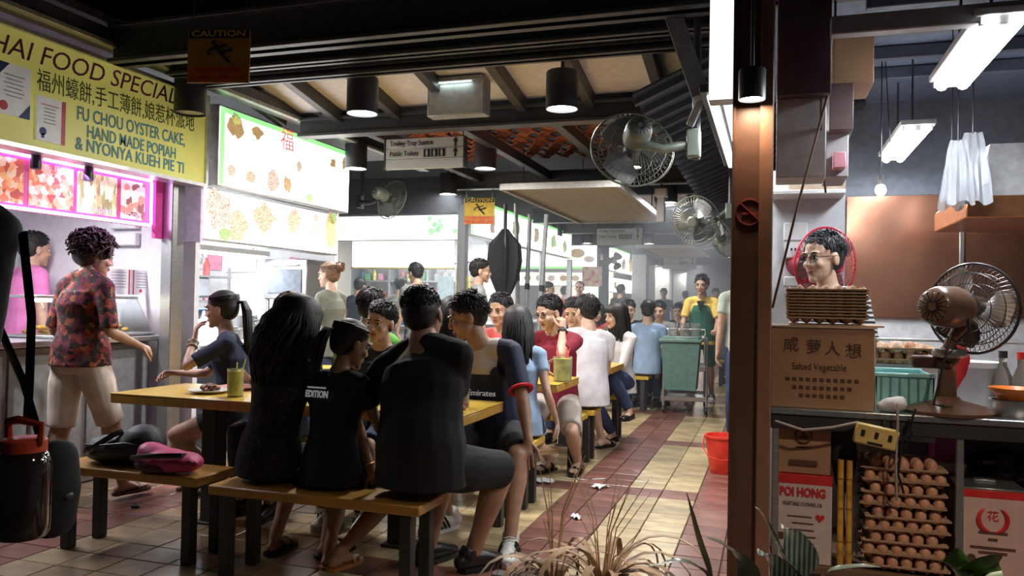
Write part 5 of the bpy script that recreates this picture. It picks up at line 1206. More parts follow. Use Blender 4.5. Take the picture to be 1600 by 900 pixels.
# red bucket
bk = G(1129, 738); bt = thing('bucket', 'red plastic bucket beside the brown post', 'bucket', (bk.x, bk.y, 0)); M_BUCK = mat('red bucket plastic', (0.72,0.045,0.025), .35)
MB().lathe([(0,0),(.095,0),(.10,.01),(.135,.27),(.145,.275),(.145,.29),(.13,.29),(.093,.012),(0,.012)], n=28).build('body', M_BUCK, bt); MB().tube([(-.14,0,.27),(-.15,-.06,.20),(-.10,-.14,.14),(0,-.165,.12),(.10,-.14,.14),(.15,-.06,.20),(.14,0,.27)], .005, n=6).build('handle', M_BUCK, bt)
# litter on the floor
M_TISS = mat('crumpled tissue', (0.72,0.72,0.70), .8)
for i, (px, py, w) in enumerate(((850, 754, .10), (938, 762, .08), (901, 810, .05), (1006, 640, .10))):
    p = G(px, py); b = MB(); V = []; rn = random.Random(i); N = 6
    for a in range(N):
        for c in range(N): V.append(((a/(N-1)-.5)*w*1.5, (c/(N-1)-.5)*w, .004 + rn.uniform(0,.022)))
    m = len(V); V += [(x,y,max(.0006,z-.003)) for x,y,z in V]; F = []
    for a in range(N-1):
        for c in range(N-1): q=(a*N+c,a*N+c+1,(a+1)*N+c+1,(a+1)*N+c); F += [q, tuple(m+u for u in q[::-1])]
    b.add(V,F); o = b.build('tissue', M_TISS, None, 60, loc=(p.x,p.y,0)); o.rotation_euler=(0,0,i*1.1); o['label'] = ['crumpled white tissue by the man in the jersey','white tissue on the red tiles near the sandals','small torn tissue on the red floor band','tissue scrap near the trolley wheels'][i]; o['category']='litter'
for i, (a, b_) in enumerate((((878,747),(918,750)), ((925,749),(945,748)))): p, q = G(*a, .004), G(*b_, .004); o = MB().cyl((0,0,.0),(q-p),.004,n=6).build('paper_straw', M_TISS, None, 40, loc=p); o['label'] = ['longer white straw lying beside the sandals','shorter white straw piece lying on the red tiles'][i]; o['category']='litter'
o = MB().tube([(0,0,.006),(.02,.02,.012),(.05,.0,.006),(.03,-.03,.010)], .008, n=6).build('food_scrap', M_BLACK, None, 60, loc=G(206,792)); o['label']='dark food scrap on the tiles under the left bench'; o['category']='litter'
# ================================================================== RIGHT-HAND STALL
def rect(x0, y0, x1, y1, Y):
    a, b = PY(x0, (y0+y1)/2, Y), PY(x1, (y0+y1)/2, Y); c, d = PY((x0+x1)/2, y1, Y), PY((x0+x1)/2, y0, Y); return a.x, b.x, c.z, d.z
CY, CZ = 3.16, 0.92
M_POST = mat('brown painted steel post', (0.115,0.055,0.036), .42, var=.12); M_POSTL = mat('tan painted flange', (0.26,0.135,0.085), .42, var=.1)
x0, x1, _, _ = rect(1141, 500, 1206, 501, 3.12)
po = MB().box(((x0+x1)/2-.02, 3.17, 1.7), (x1-x0-.045, .10, 3.4), .004).build('trim_80', M_POST, None, None, kind='structure')
MB().box((x1-.026-0, 3.17, 1.7), (.05, .15, 3.4), .004).build('flange', M_POSTL, po, None); MB().box((x0+.006, 3.17, 1.7), (.012, .15, 3.4), .003).build('flange', M_POST, po, None)
M_NOSM = mat('red no smoking print', (0.36,0.04,0.035), .5)
ns = thing('no_smoking_sticker', 'round red no smoking sticker on the brown post', 'sticker', PY(1171, 331, 3.115)); r = .048
MB().tube([(r*math.cos(a), 0, r*math.sin(a)) for a in [2*math.pi*i/28 for i in range(28)]], [(.004,.0015)]*28, n=6, ref=(0,1,0), closed=True).build('ring', M_NOSM, ns); MB().tube([(-r*.7,0,r*.7),(r*.7,0,-r*.7)], [(.005,.002)]*2, n=6, ref=(0,1,0)).build('slash', M_NOSM, ns); MB().box((0,-.0005,-.006),(.055,.002,.008)).build('cigarette', M_NOSM, ns)
# counter with under-shelf
M_WTOP = mat('worn steel worktop', (0.42,0.44,0.46), .3, .85, stretch=(12,1,1)); M_CDARK = mat('dark counter carcass', (0.045,0.042,0.045), .5, .3)
ctr = thing('stall_counter', 'long steel topped counter of the egg stall right of the brown post', 'counter', (1.25, CY+.33, 0))
MB().box((0,0,CZ-.012),(2.50,.66,.024),.004).build('worktop', M_WTOP, ctr); MB().box((0,-.31,CZ-.05),(2.50,.02,.055),.003).build('apron', M_CDARK, ctr)
SZ = .335
MB().box((0,0,SZ-.015),(2.46,.60,.03),.004).build('shelf', mat('brown shelf board', (0.16,0.09,0.05), .6), ctr); MB().box((0,.31,.45),(2.46,.02,.88)).build('back_panel', mat('dim grey back panel', (0.17,0.16,0.17), .5), ctr, None)
for px in (1206, 1494, 1640): 
    q = PY(px, 760, CY+.02); MB().box((q.x-1.25+.012, -.30, .45),(.025,.025,.90),.003).build('leg', M_STEEL, ctr)
for x in (-1.2, 1.2): MB().box((x,.29,.45),(.03,.03,.90),.003).build('leg', M_STEEL, ctr)
# back wall, white wall stub, hood
M_COPPER = mat('copper toned steel panel', (0.32,0.15,0.095), .22, .75, var=.25, scale=2.5)
BY = 6.1
wall('wall_stall_tiles', (1.9, BY+.06, .65), (3.2, .06, 1.30), mat('white stall tiles', (0.60,0.61,0.64), .3))
bw = wall('wall_stall_back', (1.9, BY+.10, 1.7), (3.2, .06, 3.4), mat('blue grey stall wall', (0.16,0.18,0.22), .6))
for i, (xa, xb) in enumerate(((1322, 1500), (1506, 1700), (1704, 1900))):
    q0, q1, z0, z1 = rect(xa, 305, xb, 497, BY); MB().box(((q0+q1)/2, BY+.01, (z0+z1)/2), (q1-q0, .02, z1-z0), .003).build('steel_panel', M_COPPER, bw)
q0, q1, z0, z1 = rect(1499, 305, 1508, 497, BY-.02); MB().box(((q0+q1)/2, BY-.005, (z0+z1)/2),(.03,.02,z1-z0),.003).build('joint_strip', M_STEEL, bw)
qx0, qx1, qz0, qz1 = rect(1180, 302, 1320, 500, 4.55)
wall('wall_stall_side', ((qx0+qx1)/2, 4.60, 1.02), (qx1-qx0, .08, 2.04), mat('white gloss panel', (0.66,0.68,0.71), .35, var=.04))
for i, (a, b, lab) in enumerate((((1224,348),(1262,404),'white switch panel on the white wall behind the cook'), ((1224,432),(1250,462),'white socket box low on the white wall behind the cook'))):
    u0, u1, w0, w1 = rect(*a, *b, 4.54); t = thing('switch_box', lab, 'switch', ((u0+u1)/2, 4.535, (w0+w1)/2)); MB().box((0,0,0),(u1-u0,.04,w1-w0),.006).build('case', M_WHITE, t); MB().box((0,-.022,.0),(u1-u0,.004,.006)).build('seam', M_GREYSTEEL, t, None)
    for k in range(3): MB().box(((k-1)*.02,-.022,-(w1-w0)*.25),(.008,.004,.012)).build('socket_slot', M_BLACK, t, None)
# roof inside this stall
M_BLUER = mat('blue grey stall ceiling', (0.16,0.21,0.30), .55)
MB().box((1.75, 4.75, 2.78),(3.5,3.1,.04)).build('trim_81', M_BLUER, None, None, kind='structure')
u0,u1,w0,w1 = rect(1298, 12, 1700, 42, 3.15); MB().box(((u0+u1)/2,3.15,(w0+w1)/2),(u1-u0,.06,w1-w0),.004).build('trim_82', mat('pale ledge', (0.42,0.42,0.44), .5), None, None, kind='structure')
for i in range(4): 
    y = 4.0+.42*i; MB().box((1.9,y,2.72),(3.0,.05,.07),.004).build('trim_%d' % (83+i), mat('blue rafters', (0.12,0.14,0.19), .5), None, None, kind='structure')
hood = thing('range_hood', 'white metal cooking hood with a copper rim at the right edge', 'hood', (0,0,0)); h0,h1,hz0,hz1 = rect(1508, 305, 1700, 340, 4.7); t0,t1,tz0,tz1 = rect(1540, 222, 1700, 305, 4.7)
MB().prism([(h0,hz1),(h1+.8,hz1),(h1+.8,tz1),(t0+.02,tz1),(t0-.02,hz1+.25*(tz1-hz1))], (0,4.7,0), (1,0,0), (0,0,1), (0,.8,0)).build('shell', mat('white hood enamel', (0.74,0.76,0.78), .3), hood, None); MB().box(((h0+h1+.8)/2,5.1,(hz0+hz1)/2),(h1+.8-h0,.86,hz1-hz0),.006).build('rim', mat('copper rim', (0.55,0.24,0.11), .3, .8), hood)
MB().box(((t0+t1)/2+.4,5.2,(tz1+2.76)/2),(.5,.5,2.76-tz1),.01).build('duct', M_STEEL, hood)
# fluorescent fittings and the bare bulb
def tube_fit(label, x, y0, y1, z, w=.16, power=40, e=16, top=2.76):
    t = thing('fluorescent_lamp', label, 'lamp', (x,(y0+y1)/2,z)); L = y1-y0; MB().box((0,0,.035),(w+.03,L+.04,.03),.004).build('housing', M_WHITE, t)
    for s in (-1,1): MB().tube([(s*w*.28,-L/2,0),(s*w*.28,L/2,0)], w*.17, n=10).build('light_tube', glow('blue white tube', (0.92,0.96,1.0), e), t)
    for s in (-1,1): MB().box((0,s*L/2,.01),(w,.02,.04),.003).build('end_cap', M_WHITE, t); MB().cyl((0,s*L*.3,.05),(0,s*L*.3,top-z),.006,n=6).build('rod', M_DARK, t)
    area('tube_light', (0,0,-.035), w, power, (0.90,0.95,1.0), parent=t, size_y=L); return t
na, fa_ = G(1562, 34, 2.3), G(1492, 132, 2.3); tube_fit('large twin tube light over the egg stall counter', (na.x+fa_.x)/2, na.y, fa_.y, 2.3, .15, 15)
na, fa_ = G(1424, 202, 2.3), G(1404, 248, 2.3); tube_fit('smaller twin tube light deeper in the egg stall', (na.x+fa_.x)/2, na.y, fa_.y, 2.3, .15, 12)
pb_ = PY(1376, 297, 5.0); t = thing('bare_bulb', 'bare bulb hanging on wires before the copper panels', 'lamp', pb_); MB().ell((0,0,0),(.030,.030,.036)).build('bulb', glow('bulb glass', (1,.98,.95), 22), t); MB().cyl((0,0,.03),(0,0,.08),.016,n=10).build('socket', M_BLACK, t); MB().tube([(0,0,.08),(0,0,2.76-pb_.z)], .004, n=5).tube([(0,0,.10),(.05,0,.24),(.02,0,2.72-pb_.z)], .003, n=5).build('cord', M_DARK, t)
l = bpy.data.lights.new('bulb_light','POINT'); l.energy = 4; l.shadow_soft_size = .04; l.color=(1,.97,.92); lo = bpy.data.objects.new('bulb_light', l); COL.objects.link(lo); lo.parent = t; lo.location=(0,-.06,0)
# overhead panels and cartons by the post
M_CARD = mat('brown cardboard', (0.40,0.235,0.13), .8, var=.12, scale=5); M_CARD2 = mat('pale cardboard', (0.50,0.38,0.28), .8)
def slab(name, label, cat, r4, Y, t, m, part='panel', bev=.004):
    a, b, c, d = r4; o = thing(name, label, cat, ((a+b)/2, Y, c)); MB().box((0, t/2, (d-c)/2), (b-a, t, d-c), bev).build(part, m, o); return o
o = slab('wall_cabinet', 'dark maroon overhead cabinet right of the brown post', 'cabinet', rect(1215, -60, 1300, 148, 3.30), 3.30, .30, mat('dark maroon cabinet', (0.075,0.040,0.042), .45)); 
o = slab('grey_panel', 'pale grey board hanging under the maroon cabinet', 'board', rect(1213, 148, 1291, 277, 3.36), 3.36, .20, mat('pale grey board', (0.42,0.41,0.41), .6))
o = slab('cardboard_sheet', 'brown cardboard sheet wedged under the stall ceiling', 'cardboard', rect(1302, 58, 1366, 130, 3.75), 3.75, .30, M_CARD)
o = slab('dark_panel', 'dark brown board below the cardboard sheet', 'board', rect(1296, 130, 1334, 203, 3.72), 3.72, .24, mat('dark brown board', (0.12,0.075,0.075), .6))
o = slab('storage_box', 'grey storage box on the ledge beneath the dark board', 'box', rect(1290, 203, 1326, 276, 3.80), 3.80, .3, mat('grey box', (0.36,0.35,0.36), .6)); MB().cyl((0,.2,.1),(0,.2,2.77-o.location.z),.006,n=6).build('hanger', M_DARK, o)
o = slab('pink_packet', 'pink and white packet on the ledge near the ceiling', 'packet', rect(1302, 237, 1322, 262, 3.72), 3.72, .08, mat('pink packet', (0.62,0.25,0.30), .5))
ledge = slab('wall_shelf', 'shelf board above the white wall stub', 'shelf', rect(1205, 296, 1322, 303, 4.35), 4.35, .3, M_WHITE)
for i, (r4, m, lab) in enumerate(((rect(1232, 276, 1322, 297, 4.40), M_CARD2, 'flat pale carton lying on the shelf over the white wall'), (rect(1240, 262, 1290, 277, 4.42), M_PAPER, 'white folded paper on top of the flat carton'))): slab('carton', lab, 'carton', r4, 4.40+.02*i, .25, m, 'box')
for i in range(2):
    a = PY((1293,1283)[i], (150,155)[i], 3.27); b_ = PY((1207,1290)[i], (480,300)[i], (3.25,3.6)[i]); o = MB().tube([Vector((0,0,0)), (b_-a)*.5 + Vector((-.01,0,-.02)), b_-a], .005, n=6).build('hanging_rope', mat('brown cord', (0.10,0.055,0.04), .8), None, 60, loc=a); o['label'] = ['long slanting cord from the maroon cabinet down to the carton','short hanging cord from the maroon cabinet to the shelf'][i]; o['category']='cord'
# plastic bags hanging at the hood
M_FILM = mat('clear plastic film', (0.80,0.83,0.88), .15, trans=.55, ior=1.05, var=.04)
for i, (px, py, w, h) in enumerate(((1497, 268, .15, .30), (1520, 262, .17, .34), (1487, 292, .12, .22))):
    p = PY(px, py, 4.25+.07*i); V=[]; F=[]; NX, NZ = 14, 8
    for a_ in range(NX+1):
        for c_ in range(NZ+1):
            u, v = a_/NX-.5, c_/NZ; sp_w = .45+.55*(1-v)**.7; V.append((u*w*sp_w, .018*math.sin(u*19+i*2)*(1.2-v) + .006*math.sin(v*9+a_), (v-.5)*h + .012*math.sin(u*11+i)*(1-v)))
    m_ = len(V); V += [(x, y+.0015, z) for x, y, z in V]
    for a_ in range(NX):
        for c_ in range(NZ): q=(a_*(NZ+1)+c_, (a_+1)*(NZ+1)+c_, (a_+1)*(NZ+1)+c_+1, a_*(NZ+1)+c_+1); F += [q, tuple(m_+e for e in q[::-1])]
    o = MB().add(V,F).build('plastic_bag', M_FILM, None, 60, loc=p); o['label'] = ['left of the clear plastic bags','widest of the clear plastic bags','lowest of the clear plastic bags'][i] + ' hanging by the white hood'; o['category']='bag'; o['group']='bags by the hood'
    MB().cyl((0,0,.48*h),(0,0,2.77-p.z),.003,n=5).build('string', M_DARK, o)
# ------------------------------------------------ on the counter
x0,x1,z0,z1 = rect(1204, 513, 1367, 637, CY+.03); bx_ = thing('cardboard_box', 'big brown salted vegetable carton standing on the counter', 'carton', ((x0+x1)/2, CY+.03, CZ)); bw_, bh = x1-x0, z1-CZ
MB().box((0,.15,bh/2),(bw_,.30,bh),.003).build('box', M_CARD, bx_); MB().box((0,.15,bh+.004),(bw_+.015,.31,.006)).build('flap', M_CARD2, bx_, None); MB().box((.05,.13,bh+.010),(bw_*.9,.24,.006)).build('flap', M_CARD, bx_, None)
M_CINK = mat('dark red brown ink', (0.10,0.045,0.03), .8)
for k, (ch_, u) in enumerate((('咸',.20),('萝',.42),('人',.60),('想',.80))): lettering(bx_, ch_, (bw_*(u-.5), -.003, bh*(.80-.10*u)), '-Y', M_CINK, height=.042, extrude=.0005)
lettering(bx_, 'Salted Vegetable', (-.01, -.003, bh*.52), '-Y', M_CINK, height=.026, width=.19, extrude=.0005)
for k in range(3):
    for j in range((11,9,7)[k]): MB().box(((j-(5,4,3)[k])*.024, -.0015, bh*(.36-.10*k)), (.015, .001, .013)).build('blurred_print', M_CINK, bx_, None)
# egg trays
def tray_mesh(name, m, n=6, p=.047, A=.010):
    k = n*6; V=[]; F=[]; S=p*n
    for i in range(k+1):
        for j in range(k+1):
            x, y = i*S/k, j*S/k; e = min(x, y, S-x, S-y); z = A*(math.cos(2*math.pi*x/p)+math.cos(2*math.pi*y/p)) if e > .004 else 0.0
            V.append((x-S/2, y-S/2, z + .022))
    mm = len(V); V += [(x,y,z-.0035) for x,y,z in V]
    for i in range(k):
        for j in range(k): q=(i*(k+1)+j, (i+1)*(k+1)+j, (i+1)*(k+1)+j+1, i*(k+1)+j+1); F += [q, tuple(mm+u for u in q[::-1])]
    B = MB().add(V,F)
    for s in (-1,1): B.box((s*S/2,0,.0225),(.006,S,.006)); B.box((0,s*S/2,.0225),(S,.006,.006))
    return B.mesh(name, [m], 60)
M_PULP = [mat('moulded pulp %d' % i, c, .9, var=.15, scale=30) for i, c in enumerate(((0.42,0.27,0.17),(0.36,0.23,0.14)))]
pulp_me = [tray_mesh('pulp', m) for m in M_PULP]
ordn = ['topmost','second','third','fourth','fifth','sixth','seventh','eighth','ninth','tenth','eleventh']
x0,x1,z0,z1 = rect(1226, 455, 1352, 508, CY+.20); tx = (x0+x1)/2; bz = CZ+bh+.0145
for i in range(10):
    o = link('egg_tray', pulp_me[i % 2], None, (tx + random.uniform(-.001,.001), CY+.19+random.uniform(-.001,.001), bz + .0118*i + .002), (0,0,0), label='%s empty pulp egg tray in the stack on the salted vegetable carton' % ordn[9-i], category='egg tray', group='empty trays on the carton')
# teal basket
x0,x1,z0,z1 = rect(1364, 574, 1456, 633, CY+.18); tb = thing('plastic_basket', 'pale teal plastic basket on the counter beside the carton', 'basket', ((x0+x1)/2, CY+.20, CZ)); M_TEAL = mat('pale teal plastic', (0.35,0.66,0.64), .4); w = x1-x0
MB().prism([(-w*.46,0),(w*.46,0),(w*.5,.135),(-w*.5,.135)], (0,-.08,0), (1,0,0), (0,0,1), (0,.006,0)).prism([(-w*.46,0),(w*.46,0),(w*.5,.135),(-w*.5,.135)], (0,.20,0), (1,0,0), (0,0,1), (0,.006,0)).box((-w*.48,.06,.067),(.006,.28,.134)).box((w*.48,.06,.067),(.006,.28,.134)).box((0,.06,.004),(w*.92,.28,.008)).build('tub', M_TEAL, tb, None); [MB().box((0,y,.132),(w*1.03,.014,.016),.004).build('rim', M_TEAL, tb) for y in (-.082,.206)]
for k in range(6): MB().box(((k-2.5)*w*.155,-.0835,.066),(.006,.006,.12)).build('rib', mat('teal rib', (0.12,0.36,0.35), .4), tb, None)
# tray of eggs behind, eggs in it
M_EGG = mat('brown eggshell', (0.60,0.30,0.18), .45, var=.15, scale=14); M_EGGP = mat('pale eggshell', (0.72,0.55,0.45), .45)
egg_me = [MB().lathe([(0,-.027),(.010,-.0255),(.0175,-.018),(.0205,-.006),(.0195,.006),(.0150,.017),(.008,.0245),(0,.0268)], n=14).mesh('egg', [m], 80) for m in (M_EGG, M_EGGP)]
ex_, _, ez0, ez1 = rect(1392, 545, 1420, 575, CY+.52); st_ = slab('egg_crate', 'upturned crate under the egg tray behind the teal basket', 'crate', (ex_-.13, ex_+.17, CZ, CZ+.155), CY+.44, .20, M_WHITE)
for k in range(2):
    o = link('egg_tray', pulp_me[0], None, (ex_+.02, CY+.57, CZ+.15+.045*k), label=('lower' if k == 0 else 'upper') + ' pale egg tray behind the teal basket', category='egg tray')
    for j in range(5 if k == 0 else 2):
        e = link('egg', egg_me[0 if j % 3 else 1], None, (ex_-.075+.047*j + (.09 if k else 0), CY+.57-.117, CZ+.15+.045*k+.030), label='%s egg from the left in the %s pale tray behind the basket' % (['first','second','third','fourth','fifth'][j], 'lower' if k == 0 else 'upper'), category='egg', group='eggs behind the basket')
# white mouse-like sponge bundle
o = link('cloth_bundle', remeshed(MB().ell((0,0,.028),(.048,.035,.028)).ell((.02,.01,.045),(.025,.02,.016)).ell((-.03,0,.02),(.03,.03,.02)), .007, 2, [mat('grey white cloth', (0.50,0.46,0.44), .8, bump=.4)]), None, Vector((PY(1396, 625, CY+.05).x, CY+.05, CZ)), label='small bundled white cloth on the counter edge', category='cloth')
# brown table fan
FMB = fan_meshes('table', .165, mat('dark fan wire', (0.10,0.09,0.09), .3, .6), mat('brown smoky blade', (0.12,0.07,0.05), .3, trans=.3), mat('brown fan plastic', (0.16,0.085,0.055), .32, coat=.3), nspoke=56, D=.055)
fc = PY(1519, 482, CY+.16); tfn = fan('brown table fan seen from behind on the counter', Vector((fc.x, CY+.16, fc.z)), (0.62, 0.75, -0.02), FMB, name='table_fan')
M_FB = MATS['brown fan plastic']; cz = CZ - fc.z; fx = -.085
MB().lathe([(0,0),(.155,0),(.160,.012),(.12,.030),(.05,.048),(.04,.06),(0,.06)], (fx,-.02,cz), n=30).build('base', M_FB, tfn); MB().tube([(fx,-.02,cz+.05),(fx,-.02,cz+.17),(fx+.004,-.03,cz+.215)], [(.034,.03),(.030,.026),(.045,.035)], n=12, ref=(1,0,0)).build('stand', M_FB, tfn); MB().box((fx-.055,-.03,cz+.185),(.13,.05,.045),.006).build('switch_box', mat('dark brown plastic', (0.06,0.03,0.025), .35), tfn)
MB().lathe([(0,.0),(.055,.0),(.06,.012),(.055,.03),(0,.034)], (fx+.005,-.03,cz+.205), n=22).build('collar', M_STEEL, tfn); MB().tube([(fx,-.03,cz+.23),(fx+.01,-.05,cz+.27),(-.04,-.06,-.05)], [.022,.020,.026], n=10).build('neck', M_FB, tfn)
cdp = [(-.02,-.11,.06),(-.05,-.16,0),(-.04,-.14,-.08),(-.08,-.15,-.12),(-.13,-.13,-.09),(-.15,-.15,-.04),(-.13,-.14,.02)]
MB().tube(cdp, .0045, n=6).build('cord', M_BLACK, tfn); MB().tube([(-.10,-.15,-.10),(-.14,-.16,cz+.10),(-.15,-.14,cz+.04),(-.09,-.13,cz+.03)], .0045, n=6).build('cord', M_BLACK, tfn)
# red cloth, tub, bowl on pot, bottles
o = link('red_cloth', remeshed(MB().tube([(0,0,.09),(.008,0,.04),(-.004,0,-.02),(-.02,0,-.09)], [(.030,.008),(.040,.012),(.036,.012),(.016,.008)], n=12, ref=(1,0,0)), .006, 2, [cloth('scarlet cloth', (0.72,0.03,0.04))]), None, PY(1496, 575, CY+.36), label='scarlet cloth hanging on a hook behind the table fan', category='cloth'); MB().cyl((0,0,.08),(0,.05,.16),.003,n=5).build('hook', M_STEEL, o)
hk = trim(MB().cyl((PY(1496,540,CY+.41).x-.3, CY+.41, PY(1496,545,CY+.41).z+.03), (PY(1496,540,CY+.41).x+.35, CY+.41, PY(1496,545,CY+.41).z+.03), .006, n=8), M_STEEL); 
for s in (-.3, .35): MB().cyl((PY(1496,540,CY+.41).x+s, CY+.41, CZ-.02), (PY(1496,540,CY+.41).x+s, CY+.41, PY(1496,545,CY+.41).z+.036), .006, n=8).build('upright', M_STEEL, hk)
tp = PY(1524, 600, CY+.50); t = thing('plastic_tub', 'translucent white tub behind the table fan', 'tub', (tp.x, CY+.50, CZ)); MB().lathe([(0,0),(.075,0),(.09,.15),(.094,.155),(.09,.16),(.07,.01),(0,.01)], n=26).build('tub', bagm, t); MB().lathe([(.094,.15),(.098,.15),(.098,.172),(0,.176)], n=26).build('lid', M_WHITE, t)
bp_ = PY(1590, 620, CY+.12); t = thing('steel_pan', 'low steel pan under the orange bowl', 'pan', (bp_.x, CY+.14, CZ)); MB().lathe([(0,0),(.075,0),(.082,.01),(.082,.055),(.088,.058),(.078,.058),(.074,.012),(0,.012)], n=26).build('pan', M_STEEL, t)
t = thing('orange_bowl', 'orange plastic bowl resting on the steel pan', 'bowl', (bp_.x, CY+.14, CZ+.0595)); MB().lathe([(0,0),(.055,0),(.085,.036),(.088,.042),(.082,.042),(.05,.008),(0,.008)], n=28).build('bowl', mat('orange plastic', (0.72,0.20,0.03), .35), t)
M_BGL = mat('smoky bottle glass', (0.45,0.40,0.35), .1, trans=.8, ior=1.3); M_SAU = mat('dark sauce', (0.05,0.02,0.012), .3)
for i, (px, Y, capc) in enumerate(((1567, CY+.40, (.03,.03,.03)), (1596, CY+.34, (.62,.04,.03)))):
    p = PY(px, 590, Y); t = thing('sauce_bottle', ['glass sauce bottle with a dark cap behind the orange bowl','glass sauce bottle with a red cap at the right edge'][i], 'bottle', (p.x, Y, CZ)); MB().lathe([(0,0),(.030,0),(.032,.01),(.032,.12),(.014,.165),(.013,.20),(0,.20)], n=18).build('glass', M_BGL, t); MB().lathe([(0,.006),(.027,.006),(.027,.06),(0,.06)], n=16).build('sauce', M_SAU, t); MB().lathe([(0,.195),(.016,.195),(.016,.222),(0,.222)], n=14).build('cap', mat('cap %d' % i, capc, .4), t)
# ------------------------------------------------ under the counter
x0,x1,z0,z1 = rect(1213, 650, 1298, 744, CY+.08); x0b,x1b,z0b,z1b = rect(1208, 742, 1300, 866, CY+.05)
tin = thing('oil_tin', 'white and red vegetable cooking oil tin on the low shelf by the post', 'tin', ((x0b+x1b)/2, CY+.05, SZ)); w, h = x1b-x0b, max(.28, z1b-SZ); M_TINW = mat('white tin plate', (0.62,0.52,0.50), .35, var=.06); M_TINR = mat('red tin band', (0.58,0.03,0.03), .35)
MB().box((0,w/2,h/2),(w,w,h),.004).build('can', M_TINW, tin); MB().box((0,w/2,h-.018),(w+.003,w+.003,.036),.002).build('red_band', M_TINR, tin)
lettering(tin, 'POI HONG', (0,-.003,h*.80), '-Y', M_TINR, height=.032, width=w*.78, bold=.002, extrude=.0005); lettering(tin, 'VEGETABLE COOKING OIL', (0,-.003,h*.67), '-Y', M_CINK, height=.014, width=w*.68, extrude=.0005)
for k in range(5): MB().box((-.01+.012*(k%2),-.003,h*(.53-.075*k)),(w*(.42,.36,.5,.45,.5)[k],.001,.004)).build('text_line', M_CINK, tin, None)
hp_ = [(math.sin(a)**3*.016, (13*math.cos(a)-5*math.cos(2*a)-2*math.cos(3*a)-math.cos(4*a))*.001) for a in [2*math.pi*i/20 for i in range(20)]]; MB().prism(hp_, (w*.30,-.004,h*.53), (1,0,0), (0,0,1), (0,.002,0)).build('heart_print', M_TINR, tin, None); MB().box((-w*.36,-.004,h*.30),(.018,.002,.024)).build('logo_print', M_CINK, tin, None)
cb_ = thing('cardboard_box', 'brown carton with a round emblem on the oil tin', 'carton', ((x0+x1)/2, CY+.06, SZ+h+.001)); w2, h2 = x1-x0, min(z1-(SZ+h), CZ-.03-SZ-h) - .002; MB().box((0,.12,h2/2),(w2,.23,h2),.003).build('box', M_CARD, cb_)
MB().tube([(.028*math.cos(a),-.002,h2*.68+.028*math.sin(a)) for a in [2*math.pi*i/24 for i in range(24)]], .003, n=5, closed=True).build('emblem_ring', M_CINK, cb_); MB().prism([(-.016,-.012),(0,.018),(.016,-.012)], (0,-.002,h2*.68), (1,0,0), (0,0,1), (0,.001,0)).build('emblem_mark', M_CINK, cb_, None); MB().box((0,-.002,h2*.47),(.05,.001,.006)).box((0,-.002,h2*.2),(.10,.001,.02)).build('print', M_CINK, cb_, None)
ss = PY(1312, 815, CY+.02)
for i in range(2):
    t = thing('bamboo_pole', ('left' if i == 0 else 'right') + ' one of two yellow poles upright beside the oil tin', 'pole', (ss.x+.004+.030*i, CY+.05, SZ)); MB().cyl((0,0,0),(0,0,.40),.011,n=10).build('shaft', mat('varnished bamboo', (0.62,0.34,0.05), .4, var=.3, scale=25), t)
    for z in (.10,.22,.33): MB().cyl((0,0,z-.003),(0,0,z+.003),.0125,n=10).build('node', mat('bamboo node', (0.35,0.17,0.03), .5), t)
bcx = PY(1318, 700, CY+.10).x; o = link('black_cloth', remeshed(MB().tube([(0,0,.12),(0,0,.0),(.004,0,-.11)], [(.042,.03),(.05,.035),(.030,.03)], n=14, ref=(1,0,0)), .010, 2, [cloth('black cloth', (0.012,0.012,0.014))]), None, (bcx, CY+.10, .738), label='black cloth draped over the yellow poles under the counter', category='cloth')
for i, (px, py, r, h) in enumerate(((1334, 800, .030, .20), (1340, 860, .022, .10), (1334, 720, .022, .06))):
    p = PY(px, py, CY+.18); o = link('plastic_bag', remeshed(MB().ell((0,0,h),(r,r,h)).ell((.01,0,h*1.5),(r*.7,r*.7,h*.7)), .012, 1, [bagm]), None, (p.x, CY+.22, SZ if i != 2 else SZ+.405), label=['tall white plastic bag between the poles and the egg stack','short white plastic bag beside the egg stack','white bag on top of the tall bag under the counter'][i], category='bag')
# stack of full egg trays
x0,x1,z0,z1 = rect(1352, 715, 1482, 895, CY+.04); sx_ = (x0+x1)/2; ny = 9; dz = .0445
for i in range(ny):
    lab = ordn[ny-1-i]; jx = random.uniform(-.008,.008); z = SZ + .002 + dz*i - .0
    link('egg_tray', pulp_me[i % 2], None, (sx_+jx, CY+.19, z - .0), (0,0,random.uniform(-.03,.03)), label='%s full egg tray of the tall stack under the counter' % lab, category='egg tray', group='full egg trays under the counter')
    for j in range(5 + (1 if i % 2 else 0)):
        off = -.0235*(1 if not i % 2 else 0)
        for row in range(1 if i < ny-1 else 3):
            link('egg', egg_me[0], None, (sx_+jx - .1175 + .047*j + (.0235 if not i % 2 else 0) - 0.0, CY+.19-.1175+.047*row, z+.0345), (0,0,random.uniform(0,3)), label='%s brown egg from left%s in the %s tray under the counter' % (['first','second','third','fourth','fifth','sixth'][j], '' if i < ny-1 else (', front row',', middle row',', back row')[row], lab), category='egg', group='eggs in the stack under the counter')
t = slab('storage_box', 'clear lidded food box above the egg stack', 'box', rect(1400, 662, 1462, 716, CY+.30), CY+.30, .15, bagm); t.location.z = SZ + ny*dz + .045
t = slab('storage_tub', 'magenta plastic tub at the back under the counter', 'tub', rect(1458, 658, 1500, 722, CY+.46), CY+.46, .10, mat('magenta plastic', (0.42,0.04,0.22), .4)); 
for o_ in (t,): MB().box((0,.05,-.10-.0),( .12,.10,.20),.01).build('stand', M_WHITE, o_); o_.location.z = max(o_.location.z, SZ+.20)
